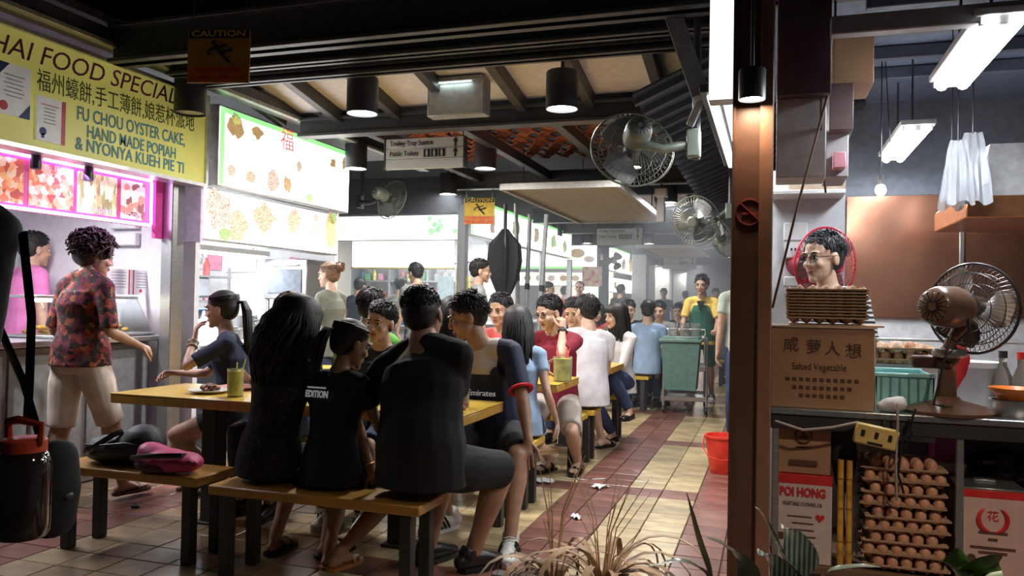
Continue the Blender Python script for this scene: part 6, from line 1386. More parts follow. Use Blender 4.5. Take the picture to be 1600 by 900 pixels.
# extension socket with cords
ep = PY(1367, 680, CY+.0); t = thing('extension_socket', 'yellowed extension socket block hanging under the counter edge', 'socket', (ep.x, CY-.025, ep.z), 0); b = MB().box((0,0,0),(.145,.03,.075),.006); ob = b.build('block', mat('yellowed plastic', (0.62,0.45,0.16), .45), t); ob.rotation_euler = (0,rad(10),0)
for k in range(3): MB().box(((k-1)*.045,-.017,.005),(.012,.004,.022)).build('socket_slot', M_BLACK, ob, None)
MB().box((.0,-.017,-.026),(.05,.004,.008)).build('label_strip', M_BLACK, ob, None); MB().tube([(.03,0,.04),(.03,.02,CZ-ep.z-.02)], .004, n=5).build('hanger', M_BLACK, t)
for i, pts in enumerate((((1212,658),(1255,672),(1300,668),(1340,660)),)):
    P = [PY(a, b_, CY-.03) for a, b_ in pts]; o = MB().tube([q-P[0] for q in P], .005, n=6).build('power_cord', mat('grey cord', (0.36,0.32,0.28), .6), None, 60, loc=P[0]); o['label']='slack grey cord strung under the counter edge'; o['category']='cord'
for i, pts in enumerate((((1402,632),(1403,660),(1400,720),(1401,780)), ((1430,640),(1422,665),(1410,690),(1403,740),(1412,770)), ((1422,655),(1424,680),(1412,700)))):
    P = [PY(a, b_, CY-.035) for a, b_ in pts]; o = MB().tube([q-P[0] for q in P], .0045, n=6).build('power_cord', M_BLACK if i else MATS['grey cord'], None, 60, loc=P[0]); o['label']=['pale cord hanging straight before the egg stack','black cord hanging down before the egg stack','short black cord loop by the extension socket'][i]; o['category']='cord'
# second tin and black bags
x0,x1,z0,z1 = rect(1500, 768, 1606, 900, CY+.02); t2 = thing('oil_tin', 'pink white oil tin with a red wreath emblem at the right', 'tin', ((x0+x1)/2, CY+.03, SZ)); w, h = x1-x0, z1-SZ
MB().box((0,.13,h/2),(w,.26,h),.004).build('can', mat('pinkish tin plate', (0.60,0.42,0.37), .35, var=.06), t2); MB().box((0,.13,h-.014),(w+.003,.263,.028),.002).build('red_band', M_TINR, t2); MB().box((0,.13,h+.004),(w+.006,.266,.010),.003).build('top_rim', M_STEEL, t2); MB().box((0,.12,h+.014),(w*.35,.03,.012),.004).build('handle', M_STEEL, t2)
for s in (-1,1): MB().tube([(s*.045*math.cos(a), -.003, h*.70+.045*math.sin(a)) for a in [-1.3+i*.28 for i in range(9)]], [.004,.006,.007,.008,.008,.008,.007,.006,.003], n=5).build('wreath', M_TINR, t2)
lettering(t2, '花', (0,-.003,h*.73), '-Y', M_TINR, height=.028, extrude=.0005)
for k, (wd, zz) in enumerate(((.09,.56),(.03,.49),(.14,.40),(.09,.35))): MB().box((0,-.003,h*zz),(wd,.001,.008)).build('text_line', M_CINK, t2, None)
MB().cyl((-w*.32,-.002,h*.28),(-w*.32,-.004,h*.28),.014,n=16).build('logo_print', M_CINK, t2, None)
M_BAG = mat('black plastic film', (0.010,0.010,0.012), .18, bump=.8, scale=14)
for i, (px, py, a) in enumerate(((1560, 705, .12), (1620, 690, .10))):
    p = PY(px, py, CY+.36); o = link('black_bag', remeshed(MB().ell((0,0,.07),(a,.08,.075)).ell((.04,.01,.10),(a*.6,.07,.06)).ell((-.05,.0,.05),(a*.5,.07,.05)), .012, 1, [M_BAG]), None, (p.x, CY+.46, SZ+.262), label=['shiny black plastic bag above the right oil tin','second black plastic bag at the right edge under the counter'][i], category='bag')
sp_ = slab('inner_shelf', 'dark inner shelf holding the black plastic bags', 'shelf', (PY(1505,700,CY+.4).x, PY(1680,700,CY+.4).x, SZ+.245, SZ+.262), CY+.34, .27, M_CDARK)
MB().box((0,.25,-.12),(.3,.02,.25)).build('support', M_CDARK, sp_)
# red fan on the wall behind the cook
FMR = fan_meshes('red', .19, mat('red fan wire', (0.50,0.03,0.06), .4), M_BLADE, mat('red fan motor', (0.45,0.02,0.05), .35), nspoke=40)
rp_ = PY(1290, 413, 4.41); fan('red fan mounted on the white wall behind the cook', rp_, (0.55, -0.75, -0.05), FMR, mount=Vector((rp_.x-.10, 4.53, rp_.z-.02)), mount_mat=MATS['red fan motor'])
# ================================================================== WHO IS HERE
def at(px, Y, py=470): p = PY(px, py, Y); return (p.x, p.y)
def loc2(loc, face, w):
    v = Matrix.Rotation(rad(face), 3, 'Z') @ (Vector(w) - Vector((loc[0], loc[1], 0))); return tuple(v)
K = dict
C_BLK = cloth('black cotton', (0.006,0.006,0.008)); C_BLK2 = cloth('charcoal cotton', (0.009,0.010,0.012)); C_NAVY = cloth('navy cotton', (0.012,0.018,0.045)); C_GREY = cloth('heather grey cotton', (0.24,0.25,0.24)); C_DENIM = cloth('denim', (0.04,0.06,0.12), bump=.4)
C_CREAM = cloth('cream linen', (0.80,0.68,0.58)); C_PINK = cloth('pink cotton', (0.55,0.16,0.36)); C_MAROON = cloth('maroon cotton', (0.22,0.012,0.03)); C_WHITE = cloth('white cotton', (0.66,0.64,0.66)); C_AQUA = cloth('aqua nylon', (0.10,0.40,0.52)); C_PBLUE = cloth('pale blue cotton', (0.30,0.42,0.60))
C_GREEN = cloth('bright green cotton', (0.10,0.35,0.05)); C_KHAKI = cloth('pale khaki', (0.42,0.37,0.33)); C_RED = cloth('coral red cotton', (0.60,0.10,0.10)); C_OLIVE = cloth('olive grey cotton', (0.16,0.17,0.14)); C_DGREEN = cloth('bottle green fabric', (0.02,0.13,0.08)); C_YELLOW = cloth('yellow cotton', (0.66,0.46,0.10))
FLORAL = spots('floral blouse print', (0.035,0.018,0.018), ((0.16,0.02,0.03),(0.30,0.05,0.03),(0.42,0.12,0.05),(0.20,0.03,0.08),(0.10,0.07,0.06)), 34, .85, thr=.36)
LACE = spots('black lace', (0.010,0.010,0.012), ((0.035,0.033,0.030),(0.006,0.006,0.008)), 70, .9, thr=.6)
STRIPE = stripes('black and white stripe', (0.02,0.02,0.025), (0.60,0.60,0.60), 14); STRIPE2 = stripes('brown grey stripe', (0.10,0.07,0.08), (0.28,0.24,0.24), 10)
S_BLK = mat('black leather', (0.012,0.011,0.011), .35); S_BRN = mat('brown sandal', (0.07,0.03,0.02), .5); S_BEI = mat('beige leather', (0.40,0.24,0.12), .5); S_WHT = MATS['white rubber']
# --- nearest table, backs to the camera
l = at(426, 3.27); person('woman in black lace with long wavy hair seated on the nearest bench', l, 6, 1.64, BZ, 10, 5, 0, (18,6,4), top=LACE, sleeve=.5, bottom=C_BLK, leg=1.4, shoe=('strap', S_BLK), hair=('wavy', M_HAIR), hlen=.38, hvol=1.08, sk='mid', fem=True, feet=((.12,.30,0),(-.14,.22,0)), hem=.012)
l = at(522, 3.27); person('child in black shirt with a ponytail between two adults in black', l, 4, 1.42, BZ, 8, 0, 0, (28,16,0), top=C_BLK, sleeve=.5, bottom=C_BLK2, leg=.9, shoe=('slip', mat('orange brown slipper', (0.42,0.17,0.04), .5)), hair=('pony', M_HAIR), hlen=.16, sk='tan', fem=True, feet=((.06,-.02,.06),(-.10,.14,.0)), knees=((.2,1,.1),(-.2,1,.1)))
i_ = INFO['child in black shirt with a ponytail between two adults in black']; q = i_['pts'][5]
lettering(i_['root'], 'EDITION', q - i_['fwd']*.128 + Vector((-.02,0,.035)), '-Y', M_PAPER, name='shirt_print', height=.030, width=.125, shear=.15, bold=.002); MB().box(q - i_['fwd']*.127 + Vector((-.02,0,.066)), (.10,.002,.008)).build('shirt_print', M_PAPER, i_['root'], None)
l = at(662, 3.26); person('big man in black T-shirt leaning left on the end of the nearest bench', l, 6, 1.76, BZ, 15, -9, 6, (-12,4,-4), top=C_BLK2, sleeve=.7, bottom=C_BLK, leg=.98, shoe=('shoe', S_BLK), hair=('crew', M_HAIR), sk='tan', fat=1.24, belly=.03, hem=.012,
    hands=((-.06,.44,.80), (-.30,.05,.50)), hpal=(None, ((0,.25,-1),(.6,0,-.2))), curl=(.5,.35), feet=(loc2(l,6,(-1.36,3.62,0)), loc2(l,6,(-1.60,3.64,0))), toe=(30,12), knees=((.40,1,.4),(.05,1,.35)), elbow=((.15,-.6,-.7),(-.9,-.3,0)), vox=.013)
wq = INFO['big man in black T-shirt leaning left on the end of the nearest bench']; w_ = wq['arms'][1][2]; e_ = wq['arms'][1][1]; MB().tube([w_.lerp(e_, .12)+ (basis(w_-e_)[0]*math.cos(a)+basis(w_-e_)[1]*math.sin(a))*.031 for a in [2*math.pi*k/14 for k in range(14)]], [(.004,.008)]*14, n=5, closed=True).build('bracelet', mat('brass bracelet', (0.55,0.32,0.08), .3, .6), wq['root'])
# --- nearest table, far side
l = at(372, 4.47); person('woman with a high ponytail in a dark top, fingers at her mouth', l, -125, 1.66, BZ+.02, 8, 0, 0, (18,4,0), top=C_NAVY, sleeve=.8, bottom=C_BLK2, leg=.55, shoe=('strap', S_BRN), hair=('pony', M_HAIR), hlen=.30, sk='mid', fem=True,
    hands=((.10,.40,.79), (-.03,.26,1.03)), hpal=(None, ((.05,-.15,1),(.3,-1,0))), curl=(.6,.5), elbow=((.6,-.3,-.6),(-.6,.3,-.7)), feet=(loc2(l,-125,(-3.40,4.42,0)), loc2(l,-125,(-3.62,4.52,0))))
wq = INFO['woman with a high ponytail in a dark top, fingers at her mouth']; w_, e_ = wq['arms'][1][2], wq['arms'][1][1]
for k in (.16, .32): MB().tube([w_.lerp(e_, k) + (basis(w_-e_)[0]*math.cos(a)+basis(w_-e_)[1]*math.sin(a))*.030 for a in [2*math.pi*j/14 for j in range(14)]], .006, n=6, closed=True).build('bangle', mat('pale gold bangle', (0.7,0.62,0.42), .3, .6), wq['root'])
l = at(474, 4.47); person('diner with dark brown hair hidden behind the woman in lace', l, 186, 1.70, BZ, 10, 0, 0, (-10,16,0), top=C_BLK2, bottom=C_DENIM, leg=1.9, shoe=('shoe', S_BLK), hair=('bob', M_HAIRB), hlen=.10, fem=True, sk='mid')
l = at(598, 4.47); person('boy in navy facing the camera across the nearest table', l, 178, 1.58, BZ, 8, -4, 0, (6,6,-4), top=C_NAVY, bottom=C_DENIM, leg=.95, shoe=('sneaker', S_WHT), hair=('short', M_HAIR), sk='mid')
# --- the man in the jersey
def jersey():
    m = bpy.data.materials.new('navy jersey with a white front panel'); m.use_nodes = True; N = m.node_tree.nodes; Lk = m.node_tree.links; b = N['Principled BSDF']; b.inputs['Roughness'].default_value = .75
    tc = N.new('ShaderNodeTexCoord'); sp = N.new('ShaderNodeSeparateXYZ'); Lk.new(tc.outputs['Object'], sp.inputs[0])
    def math_(op, a, v): n = N.new('ShaderNodeMath'); n.operation = op; (Lk.new(a, n.inputs[0]) if not isinstance(a, float) else None); (Lk.new(v, n.inputs[1]) if not isinstance(v, float) else setattr(n.inputs[1], 'default_value', v)); return n.outputs[0]
    a = math_('LESS_THAN', math_('ABSOLUTE', math_('SUBTRACT', sp.outputs[0], .02), 0.0), .095); z = math_('GREATER_THAN', sp.outputs[2], .885); y = math_('GREATER_THAN', sp.outputs[1], .06)
    f = math_('MULTIPLY', math_('MULTIPLY', a, z), y); mx = N.new('ShaderNodeMix'); mx.data_type = 'RGBA'; Lk.new(f, mx.inputs[0]); mx.inputs[6].default_value = (.012,.018,.050,1); mx.inputs[7].default_value = (.56,.50,.48,1); Lk.new(mx.outputs[2], b.inputs['Base Color']); return m
l = at(776, 4.47); JL = 'man in a navy football jersey with red cuffs and white sneakers'
person(JL, l, 180, 1.76, BZ, 18, 6, 0, (62,12,0), top=jersey(), sleeve=.85, bottom=C_BLK, leg=.92, shoe=('sneaker', S_WHT), hair=('spiky', M_HAIR), sk='tan', hem=.03,
    hands=(loc2(l,180,(-1.80,4.02,.80)), loc2(l,180,tuple(PY(826,690,4.10)))), hpal=(None, ((0,.5,-1),(0,-.6,-.8))), curl=(.5,.35), elbow=((.6,-.3,-.6),(-.9,-.1,-.2)), feet=(loc2(l,180,(-1.74,4.22,0)), loc2(l,180,(-1.26,3.90,0))), toe=(24,-14), knees=((.3,1,.4),(-.55,1,.4)), vox=.012)
wq = INFO[JL]
for s_, e_, w_ in wq['arms']:
    bx_, by_, _d = basis(e_-s_); c_ = s_.lerp(e_, .84); MB().tube([c_ + (bx_*math.cos(a)+by_*math.sin(a))*.0635 for a in [2*math.pi*k/18 for k in range(18)]], [(.010,.014)]*18, n=6, closed=True, ref=None).build('red_cuff', cloth('red cuff', (0.62,0.02,0.04)), wq['root'])
lettering(wq['root'], 'Fly Emirates', wq['pts'][5] + wq['fwd']*.134 + Vector((.02,0,-.062)), '+Y', M_PAPER, name='shirt_print', height=.034, width=.24, extrude=.004)
MB().cyl(wq['pts'][6]+wq['fwd']*.085 - wq['sx']*.10-wq['up']*.05, wq['pts'][6]+wq['fwd']*.128 - wq['sx']*.10-wq['up']*.05, .026, n=18).build('shirt_crest', C_NAVY, wq['root'])
# --- second table
l = at(566, 4.90); person('man in a bright green shirt with his back turned at the second table', l, -4, 1.76, BZ, 4, 3, 0, (14,4,2), top=C_GREEN, bottom=C_DENIM, leg=1.9, shoe=('shoe', S_BLK), hair=('short', M_HAIR), sk='mid')
l = at(704, 4.90); person('woman with straight dark hair seated behind the man in black', l, -6, 1.66, BZ, 6, 0, 0, (-14,6,0), top=C_BLK2, bottom=C_DENIM, leg=1.9, shoe=('flat', S_BLK), hair=('long', M_HAIR), hlen=.32, fem=True, sk='light')
l = at(812, 4.92); person('girl in pale blue with long straight hair and a denim skirt', l, -4, 1.56, BZ, 9, -3, 0, (-18,10,0), top=C_PBLUE, sleeve=.45, bottom=C_DENIM, leg=.5, skirt=.75, shoe=('flat', S_BEI), hair=('long', M_HAIR), hlen=.36, fem=True, sk='light', feet=(loc2(l,-4,tuple(G(852,728))), loc2(l,-4,tuple(G(826,720)))), toe=(40,10), hands=((.24,.10,.52),(-.18,.36,.78)), hpal=(((.1,.2,-1),(-1,0,0)),None), curl=(.35,.5))
l = at(790, 6.10); person('man with black hair facing the camera behind the girl in pale blue', l, 184, 1.74, BZ, 6, 0, 0, (6,8,0), top=C_RED, bottom=C_DENIM, leg=1.9, shoe=('shoe', S_BLK), hair=('short', M_HAIR), sk='mid')
l = at(874, 6.08); ML = 'man in a maroon polo and glasses resting his cheek on a raised hand'
person(ML, l, 190, 1.74, BZ, 10, 0, 4, (16,14,0), top=C_MAROON, sleeve=.8, collar=True, bottom=C_KHAKI, leg=.92, shoe=('strap', S_BLK), hair=('short', M_HAIR), sk='light', glasses=True, feet=(loc2(l,190,(-1.62,5.98,0)), loc2(l,190,tuple(G(902,738)))), toe=(10,-12), knees=((.1,1,.4),(-.35,1,.4)),
    hands=((.16,.44,.80), (-.125,.20,1.10)), hpal=(None, ((.1,-.1,1),(.8,-.5,0))), curl=(.5,.9), elbow=((.6,-.3,-.6),(-.35,.7,-.9)), vox=.012)
wq = INFO[ML]; w_, e_ = wq['arms'][1][2], wq['arms'][1][1]; bx_, by_, _d = basis(w_-e_); MB().tube([w_.lerp(e_, .1) + (bx_*math.cos(a)+by_*math.sin(a))*.030 for a in [2*math.pi*k/14 for k in range(14)]], [(.005,.010)]*14, n=5, closed=True).cyl(w_.lerp(e_,.1)+bx_*.028, w_.lerp(e_,.1)+bx_*.040, .018, n=14).build('wristwatch', M_BLACK, wq['root'])
# --- third table
l = at(923, 6.48); person('man in a white T-shirt and aqua shorts with his back turned', l, -38, 1.76, BZ, 12, 4, 0, (-10,4,0), top=C_WHITE, sleeve=.6, bottom=C_AQUA, leg=.85, shoe=('slip', S_BLK), hair=('short', M_HAIR), hvol=1.04, sk='light', hem=.012, feet=(loc2(l,-38,tuple(G(940,700))), loc2(l,-38,(-1.62,6.95,0))), toe=(60,20))
l = at(903, 7.62); person('diner with bowed head behind the man in maroon', l, 184, 1.72, BZ, 8, 0, 0, (0,18,0), top=C_NAVY, bottom=C_DENIM, leg=1.9, shoe=('shoe', S_BLK), hair=('short', M_HAIR), sk='light')
l = at(970, 7.62); person('woman in a white blouse and jeans with crossed legs at the third table', l, 200, 1.62, BZ, 6, 0, 0, (20,4,0), top=C_WHITE, sleeve=1.3, bottom=C_DENIM, leg=1.95, shoe=('flat', S_BLK), hair=('long', M_HAIR), hlen=.34, fem=True, sk='light', feet=(loc2(l,200,tuple(G(957,690))), loc2(l,200,tuple(PY(984,655,7.25)))), knees=((.1,1,.4),(.0,1,.5)), hands=((.14,.40,.80),(-.05,.34,.60)))
# --- standing at the stalls
l = (-4.04, 3.84); person('woman with curly hair in a dark red floral blouse at the popiah counter', l, 4, 1.66, None, 3, 0, 0, (26,10,0), top=FLORAL, sleeve=.95, bottom=C_CREAM, leg=.98, shoe=('slip', S_BRN), hair=('curly', M_HAIRB), hvol=1.16, sk='mid', fem=True, fat=1.14, belly=.01, hem=.03, waist=True, hands=((.26,.22,.98),(-.20,.20,.96)), feet=((.10,.26,0),(-.10,-.12,0)), vox=.012)
l = at(38, 4.80); person('man in a pink shirt behind the popiah counter at the left edge', l, 20, 1.78, None, 4, 0, 0, (0,4,0), top=C_PINK, bottom=C_BLK2, leg=1.95, shoe=('shoe', S_BLK), hair=('short', M_HAIR), sk='mid', fat=1.1)
l = at(519, 6.62); person('woman in an olive grey top with a brown bun standing by the soup stall', l, -82, 1.62, None, 2, 0, 0, (-6,4,0), top=C_OLIVE, bottom=C_DENIM, leg=1.95, shoe=('flat', S_BLK), hair=('bun', mat('light brown hair', (0.16,0.085,0.045), .55, var=.5, scale=60)), fem=True, sk='light')
l = at(556, 10.95); person('worker in dark clothes at the left of the juice stall', l, 10, 1.60, None, 6, 0, 0, (0,14,0), top=C_NAVY, bottom=C_BLK, leg=1.95, shoe=('shoe', S_BLK), hair=('short', M_HAIR), sk='mid', vox=.017)
l = at(623, 10.95); person('small worker in olive inside the juice stall', l, 0, 1.62, None, 4, 0, 0, (0,6,0), top=C_OLIVE, bottom=C_BLK, leg=1.95, shoe=('shoe', S_BLK), hair=('short', M_HAIR), sk='mid', vox=.017)
l = at(654, 9.35); person('man in a light grey T-shirt standing before the juice stall', l, -52, 1.76, None, 4, 0, 0, (-10,12,0), top=C_GREY, bottom=C_DENIM, leg=1.95, shoe=('shoe', S_BLK), hair=('short', M_HAIR), sk='light', vox=.017)
l = at(742, 8.25); person('young man in a grey printed T-shirt standing left of the black parasol', l, 60, 1.74, None, 3, 0, 0, (10,4,0), top=C_GREY, bottom=C_DENIM, leg=1.95, shoe=('shoe', S_BLK), hair=('short', M_HAIR), sk='mid', vox=.015)
l = at(906, 14.6); person('man in a coral red shirt standing among the far diners', l, 178, 1.68, None, 2, 0, 0, (0,2,0), top=C_RED, bottom=C_DENIM, leg=1.95, shoe=('shoe', S_BLK), hair=('crew', M_HAIR), sk='mid', vox=.018)
# --- the attendant
al = (tc.x + .16, tc.y + 1.12); AL = 'attendant in a green vest over a yellow shirt pushing the trolley'
person(AL, al, 184, 1.66, None, 6, 0, 0, (4,2,0), top=C_YELLOW, sleeve=.8, collar=C_YELLOW, bottom=C_DGREEN, leg=.95, shoe=('sneaker', S_WHT), hair=('spiky', M_HAIR), sk='mid', hands=((.22,.36,.98),(-.22,.36,.98)), hpal=(((-.2,1,-.1),(0,-.1,-1)),((.2,1,-.1),(0,-.1,-1))), curl=(1.0,1.0), feet=((.12,.10,0),(-.10,-.22,0)), vox=.013)
wq = INFO[AL]; V_ = MB(); P_ = wq['pts']; V_.tube([P_[0], P_[1], P_[3], P_[4], P_[5], P_[6]], [(.178,.135),(.176,.134),(.168,.130),(.166,.132),(.166,.134),(.135,.115)], n=16, ref=wq['sx'], caps=1); link('vest', remeshed(V_, .013, 2, [C_DGREEN]), wq['root'])
MB().prism([(-.05,0),(.05,0),(0,-.13)], wq['neck'] + wq['fwd']*.100 - wq['up']*.03, wq['sx'], wq['up'], wq['fwd']*.045).build('undershirt', C_BLK, wq['root'], None)
# --- the cook
l = at(1302, 4.18); CL = 'cook with short greying hair and glasses in a striped top'
person(CL, l, 214, 1.64, None, 6, 0, 0, (12,4,0), top=STRIPE, sleeve=.9, bottom=C_BLK, leg=1.95, shoe=('shoe', S_BLK), hair=('short', M_HAIRG), hvol=.98, fem=True, sk='light', glasses=True, hands=((.18,.20,.96),(-.18,.22,.96)), vox=.012)
# --- far diners
for k, (px, Y, f, Hh, top, hr, fem, lab) in enumerate((
    (985, 11.0, 182, 1.72, C_BLK2, 'short', False, 'smiling man in a dark jacket facing the camera at the fourth table'),
    (966, 9.76, 8, 1.62, C_OLIVE, 'long', True, 'woman in an olive jacket bent over the fourth table'),
    (1012, 9.76, -6, 1.70, C_PBLUE, 'short', False, 'man in a pale blue shirt with his back turned at the fourth table'),
    (1032, 11.0, 176, 1.70, C_GREY, 'short', False, 'man in grey facing the camera beside the attendant'),
    (938, 11.0, 188, 1.60, C_RED, 'bob', True, 'woman in red between two men at the fourth table'),
    (1016, 13.14, 180, 1.66, C_BLK2, 'long', True, 'woman in black at the fifth table far away'),
    (972, 13.14, 186, 1.66, C_WHITE, 'short', False, 'man in white at the fifth table far away'),
    (1062, 13.14, 175, 1.66, C_NAVY, 'short', False, 'man in navy at the fifth table far away'),
    (1125, 13.35, 20, 1.68, STRIPE2, 'short', False, 'diner in a brown striped shirt seated right of the aisle'))):
    l = at(px, Y); person(lab, l, f, Hh, BZ, 8, 0, 0, (random.uniform(-15,15), 8, 0), top=top, sleeve=(1.6 if 'jacket' in lab else .6), bottom=C_DENIM, leg=1.9, shoe=('shoe', S_BLK), hair=(hr, M_HAIR), hlen=.26, fem=fem, sk='light', vox=.019)
for k, (px, Y, f, Hh, top, lab) in enumerate(((968, 17.5, 20, 1.70, C_BLK2, 'standing man in charcoal before the farthest angled lightbox'), (1037, 20.5, 170, 1.68, C_NAVY, 'tiny standing man in navy near the pale columns'), (1070, 23.0, 10, 1.66, C_GREY, 'tiny standing person in grey far down the aisle'), (852, 13.2, 100, 1.62, C_WHITE, 'person in white by the aisle side of the juice block'), (880, 17.4, 60, 1.64, C_RED, 'person in red before the far lightbox with the green edge'), (1118, 19.0, 180, 1.66, C_KHAKI, 'far person in khaki at the right of the aisle'), (1163, 7.9, 176, 1.70, cloth('pale green cotton', (0.42,0.48,0.40)), 'person in pale green half hidden by the brown post'))):
    l = at(px, Y); person(lab, l, f, Hh, None, 3, 0, 0, (random.uniform(-15,15), 4, 0), top=top, bottom=C_DENIM, leg=1.95, shoe=('shoe', S_BLK), hair=('short', M_HAIR), sk='mid', vox=.02)
# ================================================================== FOREGROUND
l = (-1.50, 0.99); FL = 'dark long haired passer-by cut off at the left edge'
person(FL, l, -28, 1.74, None, 3, 0, 0, (-10,2,0), top=C_BLK, sleeve=1.7, bottom=C_BLK2, leg=1.95, shoe=('shoe', S_BLK), hair=('long', M_HAIRB), hlen=.42, hvol=1.05, fem=True, sk='dark', hem=.08, vox=.013, hands=((.02,.26,1.16),(-.16,.26,1.16)))
bq = PY(38, 690, 1.0); bt_ = thing('water_bottle', 'dark glossy water bottle with an orange red cap on a black strap', 'bottle', Vector((bq.x, 1.0, bq.z-.155)))
M_GLB = mat('dark glossy bottle', (0.020,0.012,0.010), .07, spec=.8, coat=1.0); M_CAPO = mat('orange red cap', (0.52,0.07,0.03), .4)
MB().lathe([(0,0),(.036,0),(.040,.006),(.041,.02),(.041,.115),(.036,.135),(.028,.142),(0,.142)], n=32).build('flask', M_GLB, bt_); MB().lathe([(.030,.138),(.034,.14),(.034,.158),(.028,.162),(0,.162)], n=28).build('cap', M_CAPO, bt_)
MB().tube([(-.034,0,.155),(-.036,0,.185),(.0,-.01,.192),(.036,0,.185),(.034,0,.155)], [(.008,.005)]*5, n=6).build('carry_loop', M_CAPO, bt_)
MB().tube([(.010,-.004,.19),(.010,-.002,.26),(.008,.0,.36),(-.04,.02,.50)], [(.010,.003)]*4, n=6, ref=(1,0,0)).build('strap', M_BLACK, bt_)
hb = PY(86, 765, 1.28); hm_ = remeshed(MB().tube([(0,0,.075),(.004,0,0),(0,0,-.075)], [(.030,.05),(.036,.055),(.026,.05)], n=16, ref=(1,0,0)).ell((-.06,0,0),(.07,.05,.085)), .009, 3, [C_BLK]); sb = thing('shoulder_bag', 'black shoulder bag hanging behind the water bottle', 'bag', hb); link('pouch', hm_, sb); MB().tube([(-.03,0,.07),(-.07,-.02,.22),(-.16,-.05,.42)], [(.012,.003)]*3, n=6).build('strap', M_BLACK, sb); MB().ell((.037,.0,-.01),(.005,.012,.008)).build('buckle', M_DARK, sb)
# bags on the bench
p = PY(190, 700, 3.30); bb = thing('backpack', 'black backpack lying on the nearest left bench', 'bag', (p.x+.02, 3.32, BZ)); link('body', remeshed(MB().ell((0,0,.085),(.23,.13,.085), M=Matrix.Rotation(rad(-8),3,'Y')).ell((-.12,0,.07),(.13,.12,.07)).ell((.10,.0,.11),(.12,.11,.10)), .012, 3, [cloth('black nylon', (0.015,0.015,0.018), rough=.6)]), bb)
MB().tube([(.02,-.06,.175),(.0,-.10,.16),(-.08,-.14,.10),(-.16,-.12,.06)], [(.014,.005)]*4, n=6).build('strap', M_BLACK, bb); MB().tube([(-.18,-.10,.10),(-.05,-.135,.11),(.10,-.125,.13),(.19,-.07,.11)], .005, n=6).build('zip', M_DARK, bb)
p = PY(262, 700, 3.24); pb2 = thing('pink_bag', 'magenta and black bag slumped beside the backpack', 'bag', (p.x, 3.22, BZ)); link('body', remeshed(MB().ell((0,0,.06),(.17,.10,.06)).ell((.10,.02,.055),(.10,.09,.05)).ell((-.05,0,.085),(.10,.08,.05), M=Matrix.Rotation(rad(20),3,'Y')).tube([(.1,0,.05),(.20,-.02,.06)], [.04,.02]), .010, 2, [cloth('magenta nylon', (0.42,0.03,0.13), rough=.55, bump=.6)]), pb2)
MB().tube([(-.15,-.06,.07),(-.05,-.10,.09),(.05,-.095,.10),(.14,-.05,.10),(.12,.05,.08)], [(.013,.006)]*5, n=6).build('strap', M_BLACK, pb2); link('panel', remeshed(MB().ell((-.02,-.03,.045),(.13,.075,.04)), .010, 1, [cloth('dark wine nylon', (0.06,0.012,0.03))]), pb2)
# planter with dried and green plants, just under the frame
M_PLT = mat('dark planter concrete', (0.13,0.11,0.10), .8); pl = thing('planter_trough', 'long low planter along the bottom edge of the view', 'planter', (0.32, 1.84, 0)); MB().box((0,0,.28),(2.0,.36,.56),.012).build('trough', M_PLT, pl); [MB().box((0,s_*.17,.568),(2.04,.05,.03),.006).build('rim', M_PLT, pl) for s_ in (-1,1)]; MB().box((0,0,.568),(1.98,.31,.012)).build('soil', mat('dark soil', (0.04,0.028,0.02), .95, bump=.8), pl)
M_DRY = [mat('dried tan leaf %d' % i, c, .7, var=.25) for i, c in enumerate(((0.52,0.35,0.22),(0.42,0.27,0.16),(0.60,0.44,0.29)))]
def blade(pts, w, m, par, nm='leaf', fold=.25):
    """a long leaf with a folded midrib: pts the midrib, w the widest half-width"""
    pts = [Vector(p) for p in pts]; n = len(pts); V=[]; F=[]
    for i, p in enumerate(pts):
        d = (pts[min(i+1,n-1)]-pts[max(i-1,0)]).normalized(); s = d.cross(Vector((0,0,1))); s = s.normalized() if s.length > .05 else Vector((1,0,0)); u = s.cross(d)
        t = i/(n-1); ww = w*max(.04, math.sin(math.pi*min(1, t*.90+.10))**.75); V += [p - s*ww + u*ww*fold, p - u*.0012, p + s*ww + u*ww*fold, p + u*.0012]
    for i in range(n-1):
        for j in range(4): j2=(j+1)%4; F.append((i*4+j, i*4+j2, (i+1)*4+j2, (i+1)*4+j))
    return MB().add(V,F).build(nm, m, par, 50)
rn = random.Random(21)
for k, (px, lab) in enumerate(((945, 'dried tan spider plant with curling leaves at the bottom centre'), (868, 'smaller dried plant left of the curling one'))):
    bse = Vector((PY(px, 860, 1.92).x, 1.90, .574)); dp = thing('dried_plant', lab, 'plant', bse)
    for i in range(34 if k == 0 else 24):
        a = rn.uniform(0, 6.28); L_ = rn.uniform(.22,.42)*(1 if k == 0 else .8); th0 = rn.uniform(1.1,1.5); cu = rn.uniform(2.2,4.2); q = Vector((0,0,0)); P_ = [q.copy()]; N_ = 10
        for j in range(N_):
            th_ = th0 - cu*((j+1)/N_)**1.6; q = q + Vector((math.cos(th_)*math.cos(a), math.cos(th_)*math.sin(a), math.sin(th_)))*L_/N_; q.z = max(q.z, .006); P_.append(q.copy())
        blade(P_, rn.uniform(.005,.012), rn.choice(M_DRY), dp)
    for i in range(12):
        a = rn.uniform(0, 6.28); R_ = rn.uniform(.03,.16); h = rn.uniform(.20,.37); MB().tube([(0,0,0),(R_*.3*math.cos(a),R_*.3*math.sin(a),h*.6),(R_*math.cos(a),R_*math.sin(a),h)], [.0018,.0014,.0007], n=4).build('stem', M_DRY[0], dp)
M_LEAF = [mat('dark green leaf %d' % i, c, .25, var=.25, coat=.3) for i, c in enumerate(((0.05,0.085,0.04),(0.07,0.12,0.05),(0.16,0.20,0.15)))]
M_VARI = stripes('silvery striped leaf', (0.08,0.13,0.09), (0.52,0.58,0.54), 30, 'X', .3)
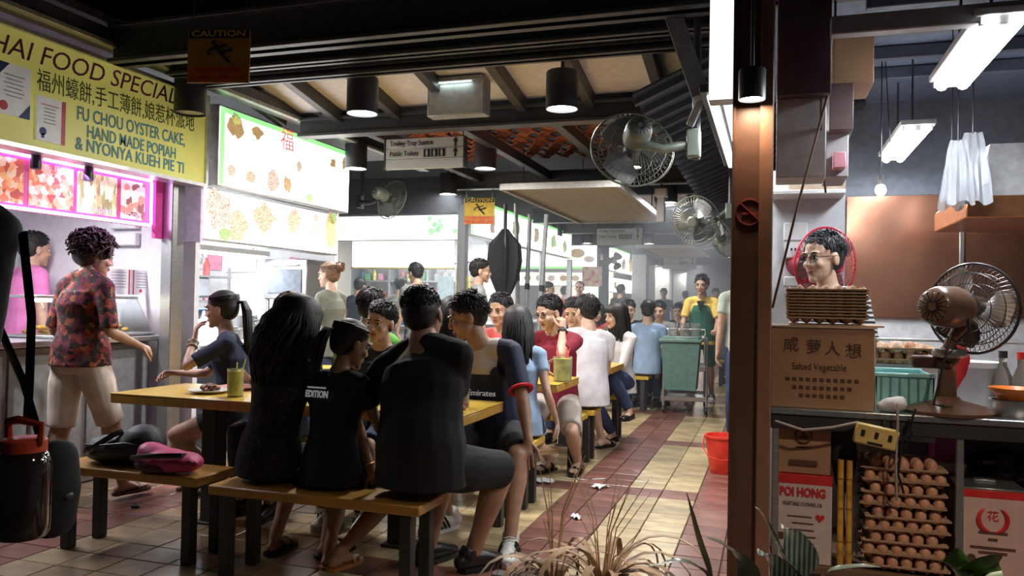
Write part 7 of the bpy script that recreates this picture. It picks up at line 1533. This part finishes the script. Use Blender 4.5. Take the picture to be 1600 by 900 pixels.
def leaf_px(par, base, pts, w, m):
    """midrib through places seen in the photograph, at the planter's own distance"""
    C_ = [Vector(base)] + [PY(x, y, Y) for x, y, Y in pts]; C_ = [C_[0]*2-C_[1]] + C_ + [C_[-1]*2-C_[-2]]; P = []
    for i in range(1, len(C_)-2):
        a, b_, c_, d_ = C_[i-1:i+3]
        for j in range(4): t = j/4; P.append(.5*((2*b_) + (c_-a)*t + (2*a-5*b_+4*c_-d_)*t*t + (3*b_-a-3*c_+d_)*t**3))
    P.append(C_[-2]); return blade([q - Vector(par.location) for q in P], w, m, par)
gp = thing('strap_leaf_plant', 'dark green strap leaved plant with silvery leaves below the brown post', 'plant', (PY(1150, 900, 1.9).x, 1.88, .574)); B0 = Vector(gp.location)
leaf_px(gp, B0 + Vector((-.04,0,0)), ((1108,900,1.88),(1090,840,1.86),(1073,770,1.84)), .016, M_LEAF[1]); leaf_px(gp, B0, ((1170,900,1.85),(1140,858,1.80),(1100,838,1.78)), .026, M_LEAF[2]); leaf_px(gp, B0 + Vector((-.02,.02,0)), ((1110,905,1.84),(1070,878,1.80),(1015,885,1.76)), .016, M_LEAF[2]); leaf_px(gp, B0 + Vector((.05,0,0)), ((1250,915,1.85),(1222,868,1.84),(1192,806,1.82),(1180,792,1.82)), .016, M_LEAF[0])
gp2 = thing('striped_plant', 'silvery striped leaves in front of the oil tin', 'plant', (PY(1240, 900, 1.95).x, 1.92, .574)); B1 = Vector(gp2.location)
leaf_px(gp2, B1, ((1250,895,1.92),(1246,855,1.90),(1232,828,1.88),(1222,826,1.87)), .040, M_VARI); leaf_px(gp2, B1 + Vector((-.03,0,0)), ((1222,905,1.90),(1200,868,1.86),(1186,868,1.84)), .032, M_VARI); leaf_px(gp2, B1 + Vector((.05,0,0)), ((1285,905,1.9),(1330,888,1.88),(1375,886,1.86)), .022, M_LEAF[2])
gp3 = thing('broad_leaf_plant', 'bright green pointed leaves at the bottom right before the egg stack', 'plant', (PY(1530, 900, 1.95).x, 1.92, .574)); B2 = Vector(gp3.location); M_LG = mat('fresh green leaf', (0.06,0.14,0.03), .35, var=.2)
leaf_px(gp3, B2, ((1500,905,1.92),(1496,880,1.91),(1497,856,1.90)), .030, M_LG); leaf_px(gp3, B2 + Vector((.03,0,0)), ((1535,910,1.92),(1548,880,1.90),(1556,866,1.89)), .046, M_LG)
bpy.data.scenes.remove(TMP)
